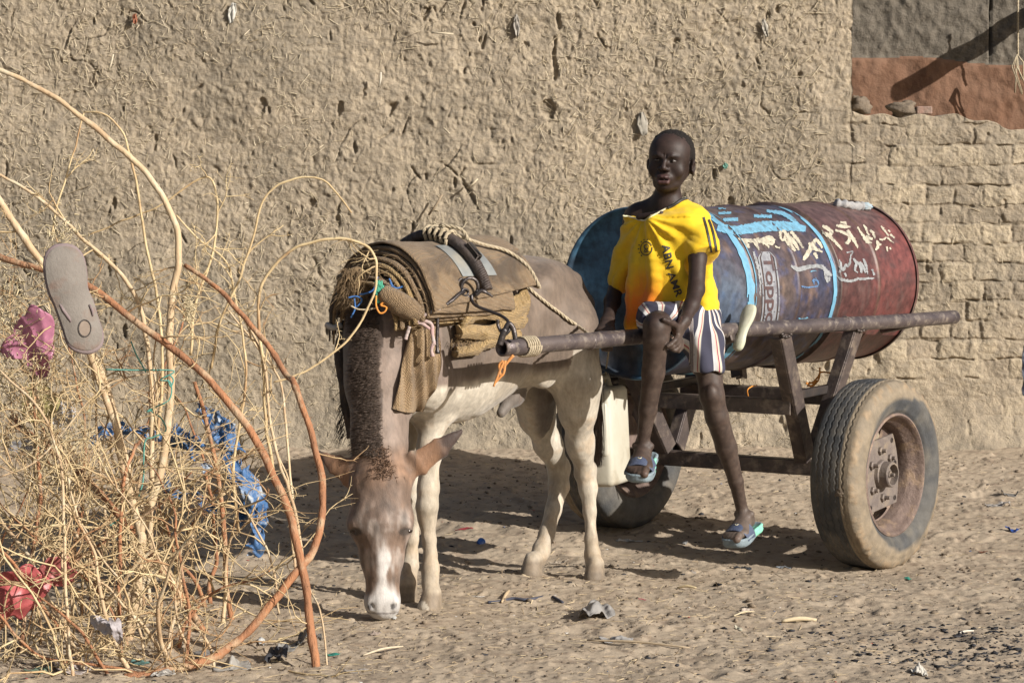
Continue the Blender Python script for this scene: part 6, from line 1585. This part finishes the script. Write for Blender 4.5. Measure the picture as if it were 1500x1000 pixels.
for c, rad, m, Y0 in allc:
    n = len(c); tot = np.linalg.norm(np.diff(c, axis=0), axis=1).sum()
    for _ in range(int(tot*9)):
        i = rb.randint(int(n*.15), n-2)
        px = 750+FPX*c[i][0]/c[i][1]; py = 248+FPX*(H_CAM-c[i][2])/c[i][1]
        if py < 330 and rb.random() < .80: continue
        if px > 400 and rb.random() < .75: continue
        T = c[i+1]-c[i]; T = nrm(T); d = T*rb.choice([-1, 1])*.7+np.array([rb.gauss(0, 1), rb.gauss(0, .5), rb.gauss(0, .9)]); twig(c[i], d, rb.uniform(.08, .20) if px > 330 or py < 450 else rb.uniform(.12, .34), rb.uniform(.0018, .0036), 0 if px < 330 else 1)
# standing mid-thick angular stems
for _ in range(34):
    x = rb.uniform(-20, 330); py = rb.uniform(840, 990); Y = depth_at(py); p = P(x, py, Y); p[2] = gz1(p[0], p[1]); c = [p]; d = nrm([rb.gauss(-.1, .35), rb.gauss(0, .2), 1.]); L_ = rb.uniform(.5, 1.05) if x < 230 else rb.uniform(.35, .8); n_ = 11
    bend = rb.gauss(0, .05)
    for i in range(n_): d = nrm(d+[bend+rb.gauss(0, .17), rb.gauss(0, .10), rb.gauss(-.02, .06)]); c.append(c[-1]+d*L_/n_)
    c = spline(c, 4); r0 = rb.uniform(.0042, .0085); rad = np.linspace(r0, r0*.35, len(c)); g = G(); g.put(*tube(c, rad, 7)); thorns(c, rad, .028, .018, g, .9, rb.randint(0, 9999)); g.add('branch', m_b2 if rb.random() < .72 else m_b1, bush)
    for _k in range(rb.randint(3, 6)):
        i = rb.randint(8, len(c)-2); T = nrm(c[i+1]-c[i]); twig(c[i], T*.8+np.array([rb.gauss(0, .8), rb.gauss(0, .4), rb.gauss(0, .5)]), rb.uniform(.12, .35), rb.uniform(.0022, .004), 0)
# standing filler stems, denser low and left
for _ in range(36):
    x = abs(rb.gauss(0, 150)) % 430; py = rb.uniform(760, 1000); Y = min(9.3, depth_at(max(py, 840))+rb.uniform(-.1, .3)); p = P(x, py, Y); p[2] = max(p[2], gz1(p[0], p[1]))
    twig(p, [rb.gauss(0, .6), rb.gauss(0, .3), 1.1], rb.uniform(.45, 1.0) if x < 300 else rb.uniform(.15, .45), rb.uniform(.0024, .0056), 0, 14)
for _ in range(60):
    x = rb.uniform(-20, 120); py = rb.uniform(430, 640); p = P(x, py, rb.uniform(8.4, 9.0)); twig(p, [rb.gauss(0, 1), rb.gauss(0, .4), rb.gauss(0, 1)], rb.uniform(.10, .28), rb.uniform(.0016, .003), 0, 6)
for _ in range(24):   # fallen, lying low
    x = rb.uniform(-20, 430); py = rb.uniform(880, 1000); Y = depth_at(py); p = P(x, py, Y); p[2] = gz1(p[0], p[1])+.012; twig(p, [rb.gauss(0, 1), rb.gauss(0, .5), rb.uniform(0, .25)], rb.uniform(.1, .35), rb.uniform(.002, .004), 1, 7)
TW.add('twigs', m_tw, bush, kind='stuff')
# dry seed tufts caught in the upper left
rs = np.random.RandomState(44); n = 1500; ctr = [(20, 480), (60, 560), (10, 540), (95, 350), (30, 600), (110, 640), (276, 450), (15, 430), (60, 660)]
pos = []; 
for i in range(n):
    a, b = ctr[rs.randint(len(ctr))]; pos.append(P(a+rs.randn()*(16 if a != 276 else 5), b+rs.randn()*22*(1 if a != 276 else .6), rs.uniform(8.45, 8.8)))
V, F, C = slivers(np.array(pos), rs.randn(n, 3), rs.uniform(.006, .022, n), rs.uniform(.0025, .005, n), np.tile([0, -1., .2], (n, 1)), np.array([.52, .43, .27])*rs.uniform(.7, 1.1, (n, 1)))
add('seed_tufts', V, F, m_straw, bush, kind='stuff', col=C, smooth=False)

# flip flop snagged on the branch tip
Yf = 7.75
fo = P(108, 437, Yf); eyv = nrm(P(97, 357, Yf+.02)-P(128, 518, Yf-.02)); exv = nrm(np.array([1, .25, 0])); exv = nrm(exv-eyv*(exv@eyv)); ezv = np.cross(exv, eyv)
if ezv[1] > 0: ezv = -ezv; 
sc_ = FPX/Yf
fpx = [(98, 354), (80, 357), (67, 370), (63, 392), (68, 425), (80, 455), (90, 485), (98, 508), (113, 518), (133, 519), (149, 508), (152, 488), (145, 465), (138, 440), (130, 420), (129, 395), (124, 372), (112, 358)]
fv = np.array([((P(a, b, Yf)-fo)@exv, (P(a, b, Yf)-fo)@eyv) for a, b in fpx])
m_ff = material('grey_rubber', (.15, .13, .112), (.20, .178, .155), 9, .8, .35, 60, c3=(.17, .115, .09), s3=12)
m_ffe = material('purple_grey_rubber', (.17, .125, .13), (.21, .165, .16), 20, .8, .3, 60)
ff_ = thing('flip_flop', fo, 'worn grey flip flop sole without straps snagged on a thorn branch', 'sandal')
sole(fv, fo-ezv*.012, exv, eyv, ezv, .016, m_ffe, name='sole_edge').parent = None
o_ = bpy.data.objects['sole_edge']; o_.parent = ff_; o_.location = o_.location-ff_.location
fc = fv.mean(0); o2 = sole(fc+(fv-fc)*.94, fo+ezv*.0015, exv, eyv, ezv, .005, m_ff, name='sole'); o2.parent = ff_; o2.location = o2.location-ff_.location
bfl = bvh_of(o2)
g = G(); pts = [(125+9.2*math.cos(t)-1, 481+12.5*math.sin(t)) for t in np.linspace(0, 6.28, 20)]
def face_pt(a, b, l=.0015): c = cast(bfl, a, b, l); return c if c is not None else P(a, b, Yf-.02)
add('heel_ring', *tube([face_pt(*p) for p in pts], .0016, 6), material('dark_groove', (.06, .05, .045), None, 30, .8), ff_)
g = G(); ctr = face_pt(124, 481, .0012); ring_ = [face_pt(a*.88+124*.12, b*.88+481*.12, .0012) for a, b in pts]; g.put([ctr]+ring_, [(0, i, i+1) for i in range(1, len(ring_))]); g.add('heel_plug', material('tan_plug', (.24, .19, .15), (.18, .14, .11), 30, .85), ff_)
for pp in ([(88, 446), (93, 455), (101, 466), (104, 472)], [(131, 446), (135, 454), (136, 463)]): add('strap_stub', *tube([face_pt(*p, .001) for p in pp], [.003]+[.0045]*(len(pp)-2)+[.002], 8), m_ffe, ff_)
# teal cord wound through the stems
g = G()
for pts in ([(155, 541), (200, 542), (255, 543), (235, 556), (250, 560), (248, 585), (222, 600), (236, 612), (243, 630), (225, 640), (212, 648), (210, 700), (203, 728)], [(192, 500), (200, 520), (214, 545)], [(222, 598), (215, 603), (224, 600)], [(248, 548), (254, 556), (250, 566), (246, 556)], [(160, 770), (172, 762), (184, 755)]): g.put(*tube(spline([P(a, b, 8.45) for a, b in pts], 5), .0024, 5))
g.add('cord', material('teal_cord', (.07, .26, .21), (.12, .30, .26), 60, .7), None, label='thin teal cord tangled round the upright thorn stems', cat='cord')
# ---- crumpled film and rags
def crumple(name, px, py, Y, w_, h_, colr, label, cat, seed=0, rot=0., ground_=False, amp=.25, alpha=None, pts=None, col2=None, th=.0012, rough=.6, group=None, transl=.25, tilt=0., bright=None):
    """crumpled sheet w_ x h_ photo px; irregular outline"""
    n = 30; rr = np.random.RandomState(seed); s = FPX/Y; c0 = P(px, py, Y); U, Wv = np.meshgrid(np.linspace(-1, 1, n), np.linspace(-1, 1, n), indexing='ij')
    a = np.arctan2(Wv, U); rd = np.maximum(abs(U), abs(Wv)); k = .72+.30*vnoise(np.column_stack([np.cos(a.ravel())*1.6+seed*3.3, np.sin(a.ravel())*1.6, a.ravel()*0]), seed+5).reshape(n, n); 
    cx_ = np.cos(a)*rd*k; cz_ = np.sin(a)*rd*k; lx = cx_*w_/2/s; lz = cz_*h_/2/s
    q = np.column_stack([lx.ravel(), lz.ravel(), np.full(n*n, seed*1.7)]); sz = min(w_, h_)/s; fr = .55/sz
    dn = (fbm(q, fr*1.6, 3, seed+1)+.5*np.abs(fbm(q, fr*3.5, 3, seed+2)))*sz*amp*1.6
    e1 = fbm(q, fr*2, 2, seed+3)*sz*.16; e2 = fbm(q, fr*2, 2, seed+4)*sz*.16
    X_ = lx.ravel()*math.cos(rot)-lz.ravel()*math.sin(rot)+e1; Z_ = lx.ravel()*math.sin(rot)+lz.ravel()*math.cos(rot)+e2
    if ground_:
        g0 = c0; XX = c0[0]+X_; YY = c0[1]+Z_*2.2; ZZ = gz(XX, YY)+np.maximum(0, dn)*1.0+.003
        V = np.column_stack([XX, YY, ZZ])
    else: V = np.column_stack([c0[0]+X_, c0[1]+dn+tilt*Z_, c0[2]+Z_])
    ii = (np.arange(n-1)[:, None]*n+np.arange(n-1)[None, :]).ravel(); F = np.stack([ii, ii+n, ii+n+1, ii+1], 1)
    m = material(name, colr, col2 or tuple(x*.75 for x in colr), 30, rough, .15, 60, alpha=alpha, transl=transl)
    o = add(name, V, F, m, None, label=label, cat=cat, group=group); md = o.modifiers.new('s', 'SOLIDIFY'); md.thickness = th; return o
crumple('plastic_bag', 42, 500, 8.6, 115, 135, (.50, .20, .30), 'faded pink plastic bag caught among the thorn twigs', 'plastic bag', 1, .3, rough=.4)
crumple('plastic_bag', 62, 590, 8.95, 66, 80, (.36, .31, .12), 'olive yellow plastic bag below the pink one in the thorns', 'plastic bag', 2)
crumple('plastic_bag', 92, 610, 9.0, 60, 70, (.50, .49, .50), 'pale grey plastic film beside the olive bag in the thorns', 'plastic bag', 3, .5)
crumple('plastic_bag', 45, 655, 9.0, 80, 30, (.46, .45, .46), 'low strip of grey plastic film at far left in the thorns', 'plastic bag', 4, .1)
crumple('plastic_bag', 32, 868, 8.12, 90, 115, (.52, .12, .12), 'torn red plastic bag in the thorns at lower left', 'plastic bag', 5, -.5, rough=.4)
crumple('plastic_bag', 82, 835, 8.15, 80, 55, (.52, .16, .15), 'second red plastic bag strip reaching right in the thorns', 'plastic bag', 6, .4, rough=.4)
# woven blue and white tarpaulin strips
m_tarp = material('blue_tarpaulin', (.045, .12, .28), (.07, .17, .36), 25, .5, .4, 90, c3=(.42, .46, .50), s3=22, transl=.2)
tp = thing('tarpaulin', P(300, 700, 9.0), 'shredded blue and white tarpaulin sheet hanging among the thorn stems', 'tarpaulin')
def ribbon(rows, Y, seed, w_=.5):
    c = spline([(a, b, r*.8) for a, b, r in rows], 14); T = np.gradient(c[:, :2], axis=0); T /= np.linalg.norm(T, axis=1)[:, None]; N = np.column_stack([-T[:, 1], T[:, 0]]); K_ = 22; V = []
    for i in range(len(c)):
        for k in range(K_): t = 2*k/(K_-1)-1; q = c[i, :2]+N[i]*c[i, 2]*t; V.append(P(q[0], q[1], Y))
    V = np.array(V); V[:, 1] += .05*fbm(V, 14, 3, seed)+.04*np.abs(fbm(V, 34, 2, seed+1)); V[:, 0] += .03*fbm(V, 20, 3, seed+2); V[:, 2] += .03*fbm(V, 20, 3, seed+3)
    m = len(c); ii = (np.arange(m-1)[:, None]*K_+np.arange(K_-1)[None, :]).ravel(); F = np.stack([ii, ii+K_, ii+K_+1, ii+1], 1)
    keep = (vnoise(V*26, seed+9)+.6*vnoise(V*70, seed+10))[F].mean(1) > -.42; o = add('strip', V, F[keep], m_tarp, tp); o.modifiers.new('s', 'SOLIDIFY').thickness = .0012
ribbon([(285, 600, 8), (305, 608, 16), (330, 640, 22), (352, 690, 20), (372, 740, 18), (378, 790, 14), (362, 812, 6)], 9.05, 1)
ribbon([(320, 600, 6), (335, 660, 12), (342, 720, 14), (360, 770, 10)], 9.08, 2); ribbon([(130, 648, 5), (160, 632, 9), (195, 632, 9), (235, 645, 8), (280, 660, 8), (300, 690, 10)], 9.05, 3)
ribbon([(235, 690, 9), (255, 720, 11), (290, 735, 9), (318, 760, 6)], 9.1, 4); ribbon([(250, 625, 6), (275, 640, 7), (300, 650, 10)], 9.02, 5)
crumple('rag', 152, 915, 7.9, 62, 34, (.36, .33, .34), 'knotted mauve grey rag tied round a stem at lower left', 'rag', 11, -.55, amp=.5, transl=.05)
crumple('rag', 172, 925, 7.88, 26, 58, (.34, .31, .32), 'twisted tail of grey rag hanging from the knotted rag', 'rag', 12, .3, amp=.5, transl=.05)
# ------------------------------------------------------------------ litter on the sand
def on_g(px, py):
    Y = depth_at(py)
    for _ in range(6):
        p = P(px, py, Y); g0 = gz1(p[0], p[1]); Y = Y*(H_CAM-g0)/(H_CAM-p[2]) if H_CAM-p[2] > .1 else Y
    return P(px, py, Y)
def gcr(name, px, py, w_, h_, colr, label, cat, seed, rot=0, amp=.3, **k):
    p = on_g(px, py); return crumple(name, px, py, p[1], w_, h_, colr, label, cat, seed, rot, ground_=True, amp=amp, **k)
gcr('plastic_bag', 872, 903, 78, 56, (.46, .44, .42), 'crumpled translucent grey plastic bag on the sand before the donkey', 'plastic bag', 21, .3, .75, rough=.3, transl=.4)
gcr('plastic_bag', 905, 940, 70, 12, (.42, .40, .38), 'flat grey film trailing from the bag on the sand', 'plastic bag', 22, -.1)
gcr('paper_scrap', 924, 795, 44, 10, (.55, .53, .50), 'white paper scrap flat on the sand behind the hind hooves', 'paper', 23)
gcr('paper_scrap', 110, 975, 75, 60, (.62, .55, .52), 'white printed paper half buried under the thorn twigs', 'paper', 24, 0, .12)
gcr('paper_scrap', 382, 942, 16, 34, (.72, .72, .70), 'small bright white paper tag standing under the branches', 'paper', 25, .1, .3)
gcr('rag', 404, 968, 48, 30, (.03, .03, .035), 'black crumpled rag on the sand below the orange stem', 'rag', 26, -.2, .9, transl=0)
gcr('rag', 452, 945, 50, 40, (.13, .13, .13), 'dark grey crumpled film beside the lowest orange stem', 'rag', 27, .2, .8, transl=.05)
gcr('rag', 345, 975, 70, 52, (.33, .31, .28), 'dusty grey cloth heap under the curved branch', 'rag', 28, .2, .6, transl=.05)
gcr('rag', 425, 950, 44, 26, (.30, .29, .27), 'pale grey film flap beside the black rag', 'rag', 29, .5, .6)
gcr('rag', 487, 959, 26, 9, (.04, .28, .22), 'bright green rag strip beside the foot of the stem', 'rag', 30, .1, .6)
gcr('rag', 205, 972, 46, 20, (.12, .24, .22), 'dull teal cloth scrap among twigs at lower left', 'rag', 31)
gcr('paper_scrap', 520, 985, 62, 14, (.45, .40, .35), 'dirty beige paper scrap at the bottom beside the stems', 'paper', 32, .05, .2)
gcr('paper_scrap', 578, 905, 8, 16, (.7, .7, .68), 'tiny white tag on the sand right of the donkey muzzle', 'paper', 33)
gcr('paper_scrap', 700, 874, 22, 5, (.66, .64, .60), 'thin white strip on the sand before the near front hoof', 'paper', 34)
gcr('paper_scrap', 550, 930, 18, 9, (.5, .4, .33), 'curled brown bark piece on the sand below the muzzle', 'scrap', 35, 0, .8)
gcr('paper_scrap', 1012, 838, 26, 14, (.40, .35, .30), 'curled beige husk on the sand below the hanging sandal', 'husk', 36, .3, .8)
gcr('rag', 1087, 833, 34, 9, (.05, .055, .065), 'small dark cloth shred on the sand between foot and wheel', 'rag', 37)
gcr('rag', 1148, 833, 30, 5, (.30, .33, .36), 'thin blue grey shred left of the near wheel foot', 'rag', 38)
gcr('paper_scrap', 1302, 864, 32, 14, (.48, .43, .37), 'torn beige husk on the sand below the near wheel', 'husk', 39, .1, .7)
gcr('paper_scrap', 1095, 897, 30, 7, (.55, .46, .38), 'pale pinkish paper bit on the open sand', 'paper', 40, .15)
gcr('paper_scrap', 1082, 922, 18, 9, (.5, .47, .36), 'small shiny wrapper on the sand below the child', 'wrapper', 41, -.4, .6)
gcr('rag', 1330, 849, 14, 8, (.05, .30, .22), 'small green scrap on the sand right of the wheel', 'scrap', 42, -.6)
gcr('paper_scrap', 1347, 988, 30, 14, (.66, .62, .55), 'white broken shell piece at the bottom right', 'shell', 43, -.3, .9)
gcr('rag', 1484, 784, 26, 9, (.04, .10, .36), 'bright blue plastic scrap at the right edge', 'scrap', 44, 0, .7)
gcr('rag', 1462, 763, 50, 12, (.45, .42, .39), 'pale crumpled film on the sand at the far right', 'plastic bag', 45, .05, .7)
gcr('rag', 1480, 744, 40, 12, (.20, .19, .18), 'grey crumpled film behind the pale one at far right', 'plastic bag', 46, 0, .7)
gcr('rag', 1440, 814, 22, 5, (.22, .09, .05), 'small brown corn cob like stub on the right', 'stub', 47)
gcr('rag', 1003, 800, 10, 6, (.5, .5, .48), 'tiny white bit of paper left of the lower sandal', 'paper', 48)
gcr('rag', 680, 788, 34, 4, (.40, .06, .07), 'thin red thread of plastic on shaded sand under the donkey', 'thread', 49)
gcr('rag', 940, 884, 16, 5, (.38, .06, .09), 'small crimson scrap on the sand right of the bag', 'scrap', 50)
gcr('rag', 718, 655, 34, 14, (.05, .09, .14), 'faded blue cloth scrap at the wall foot behind the donkey', 'rag', 51)
gcr('paper_scrap', 820, 826, 40, 8, (.45, .38, .30), 'pale chaff and paper bits between the hind hooves', 'chaff', 52, .1, .5)
gcr('rag', 300, 960, 60, 34, (.34, .32, .30), 'grey film heap among the low twigs beside the curved branch', 'rag', 61, .2, .7)
gcr('paper_scrap', 240, 985, 40, 22, (.60, .57, .52), 'white paper bit at the bottom edge under the thorn bush', 'paper', 62, .2, .3)
gcr('rag', 60, 985, 60, 24, (.16, .22, .16), 'dull green cloth scrap at the bottom left corner', 'rag', 63, .1, .5)
gcr('paper_scrap', 640, 930, 26, 8, (.42, .34, .27), 'small brown bark flake right of the donkey muzzle', 'scrap', 64, .2, .5)
# blue bottle cap
p = on_g(705, 798); M = np.array(Matrix.Translation(Vector(p)+Vector((0, 0, .012)))@Matrix.Rotation(1.9, 4, 'Z')@Matrix.Rotation(.5, 4, 'Y'))
V, F = lathe([(-.006, .0), (-.006, .013), (-.004, .0152), (.009, .0155), (.009, .0135), (-.002, .013), (-.002, 0)], 28, M); add('bottle_cap', V, F, material('blue_plastic', (.03, .10, .38), (.03, .09, .3), 30, .4), label='blue bottle cap on the sand behind the front hooves', cat='bottle cap')
# dark cord lying before the bag
g = G(); g.put(*tube(spline([on_g(a, b)+[0, 0, .005] for a, b in ((715, 884), (735, 882), (752, 878), (770, 880), (790, 877), (803, 874), (812, 877), (824, 884))], 6), .005, 6)); g.add('cord', material('navy_cord', (.025, .03, .05), (.06, .06, .08), 60, .8), None, label='short dark navy cord lying on the sand left of the bag', cat='cord')
g = G(); g.put(*tube(spline([on_g(a, b)+[0, 0, .005] for a, b in ((1365, 975), (1390, 980), (1410, 972), (1425, 968), (1432, 960))], 6), .003, 6)); g.add('cord', material('dark_root', (.05, .045, .04), None, 60, .8), None, label='thin dark root or cord on the sooty sand at lower right', cat='cord')
# stalks
def stalk(a, b, r, colr, label):
    p, q = on_g(*a)+[0, 0, .006], on_g(*b)+[0, 0, .008]; add('stalk', *tube(spline([p, (p+q)/2+[0, 0, .006], q], 5), [r*(.6+.4*math.sin(math.pi*i/10)) for i in range(11)], 6), material('stalk', colr, tuple(x*.75 for x in colr), 40, .8), label=label, cat='stalk', group='dry stalks lying on the sand')
stalk((1145, 912), (1196, 911), .008, (.56, .46, .30), 'thick pale split stalk on the open sand below the wheel')
stalk((1380, 660), (1452, 661), .006, (.50, .42, .30), 'long pale stalk lying by the wall foot on the right')
stalk((1398, 934), (1426, 927), .004, (.55, .50, .42), 'pale stalk among black soot at lower right')
stalk((992, 863), (1020, 864), .005, (.55, .44, .26), 'short yellow stalk on the sand under the child')
stalk((532, 962), (590, 950), .004, (.5, .42, .30), 'long pale stalk at the bottom below the donkey muzzle')
stalk((735, 884), (748, 866), .006, (.48, .36, .22), 'tan husk sliver upright beside the dark cord')
stalk((590, 882), (600, 862), .007, (.42, .33, .23), 'broken pale root piece between the muzzle and front hoof')
stalk((860, 940), (1010, 952), .004, (.42, .33, .22), 'long thin stalk stretching right of the plastic bag')
stalk((688, 780), (730, 772), .005, (.33, .28, .20), 'grey stick in the shade behind the front hooves')
stalk((935, 762), (950, 766), .003, (.5, .45, .36), 'tiny straw by the foot of the far wheel')
stalk((1102, 757), (1124, 752), .003, (.5, .4, .3), 'thin straw just above the lower sandal')
stalk((1105, 898), (1075, 905), .003, (.5, .42, .28), 'thin straw beside the pinkish paper bit')
# fine stuff: straw bits, soot, pebbles, clods
rs = np.random.RandomState(91)
def scatter(n, f):
    out = []
    while len(out) < n:
        x = rs.uniform(-2.0, 2.1, 4000); y = rs.uniform(7.75, 12.3, 4000); k = rs.rand(4000) < f(x, y); out += list(zip(x[k], y[k]))
    return np.array(out[:n])
q = scatter(5200, lambda x, y: .25+.75*sstep(fbm(np.column_stack([x, y, 0*x]), 1.4, 2, 5), -.2, .4)*(x < 1.2)+.6*(x < -.2)*(y < 9.2))
n = len(q); pos = np.column_stack([q, gz(q[:, 0], q[:, 1])+.002]); dirs = rs.randn(n, 3)*[1, 1, .18]
t = rs.rand(n)[:, None]; C = (np.array([.47, .38, .24])*(1-t)+np.array([.30, .22, .14])*t)*rs.uniform(.7, 1.1, (n, 1))
V, F, C = slivers(pos, dirs, rs.gamma(2, .009, n)+.006, rs.uniform(.0014, .0036, n), np.tile([0, 0, 1.], (n, 1)), C)
add('straw_litter', V, F, m_straw, col=C, kind='stuff', label='loose straw and chaff scattered over the sand', cat='straw', smooth=False)
def blobs(name, q, r, cols, mat, label, cat, flat=.6):
    t = (1+5**.5)/2; iv = np.array([(-1, t, 0), (1, t, 0), (-1, -t, 0), (1, -t, 0), (0, -1, t), (0, 1, t), (0, -1, -t), (0, 1, -t), (t, 0, -1), (t, 0, 1), (-t, 0, -1), (-t, 0, 1)])/1.9
    it = np.array([(0, 11, 5), (0, 5, 1), (0, 1, 7), (0, 7, 10), (0, 10, 11), (1, 5, 9), (5, 11, 4), (11, 10, 2), (10, 7, 6), (7, 1, 8), (3, 9, 4), (3, 4, 2), (3, 2, 6), (3, 6, 8), (3, 8, 9), (4, 9, 5), (2, 4, 11), (6, 2, 10), (8, 6, 7), (9, 8, 1)])
    n = len(q); z = gz(q[:, 0], q[:, 1]); V = iv[None]*r[:, None, None]*np.stack([rs.uniform(.6, 1.4, n), rs.uniform(.6, 1.4, n), np.full(n, flat)], 1)[:, None, :]*(1+.25*rs.randn(n, 12, 1))
    V = V+np.column_stack([q, z+r*flat*.2])[:, None, :]; F = (it[None]+12*np.arange(n)[:, None, None]).reshape(-1, 3)
    add(name, V.reshape(-1, 3), F, mat, col=np.repeat(cols, 12, 0), kind='stuff', label=label, cat=cat, smooth=True)
m_peb = material('grit', (.3, .3, .3), None, 60, .95, .6, 120, vcol=True, spec=.1)
q = scatter(4500, lambda x, y: .5+0*x); t = rs.rand(len(q))[:, None]; blobs('grit', q, rs.gamma(2.2, .0016, len(q))+.0012, (np.array([.26, .205, .15])*(1-t)+np.array([.17, .135, .10])*t), m_peb, 'small clods and grit scattered over the sand', 'grit')
q = scatter(2200, lambda x, y: np.exp(-((x-1.45)/.45)**2-((y-8.35)/.38)**2)+.012); blobs('soot', q, rs.gamma(2., .0018, len(q))+.0012, np.tile([.025, .025, .028], (len(q), 1))*rs.uniform(.6, 2.2, (len(q), 1)), m_peb, 'black charcoal crumbs strewn over the sand at lower right', 'charcoal', .4)
q = scatter(260, lambda x, y: .5+0*x); t = rs.randint(0, 5, len(q)); pal = np.array([(.55, .54, .52), (.55, .54, .52), (.35, .10, .08), (.08, .12, .22), (.10, .09, .085)]); blobs('litter_bits', q, rs.uniform(.002, .0065, len(q)), pal[t], m_peb, 'tiny coloured scraps of rubbish scattered over the sand', 'litter', .3)
# navy cloth just inside the right edge
crumple('dark_cloth', 1503, 540, 11.6, 16, 115, (.02, .025, .045), 'dark navy cloth edge hanging at the far right of the wall', 'cloth', 77, 0, amp=.3, transl=0)
S.render.resolution_x = 1024; S.render.resolution_y = 682
S.cycles.max_bounces = 6
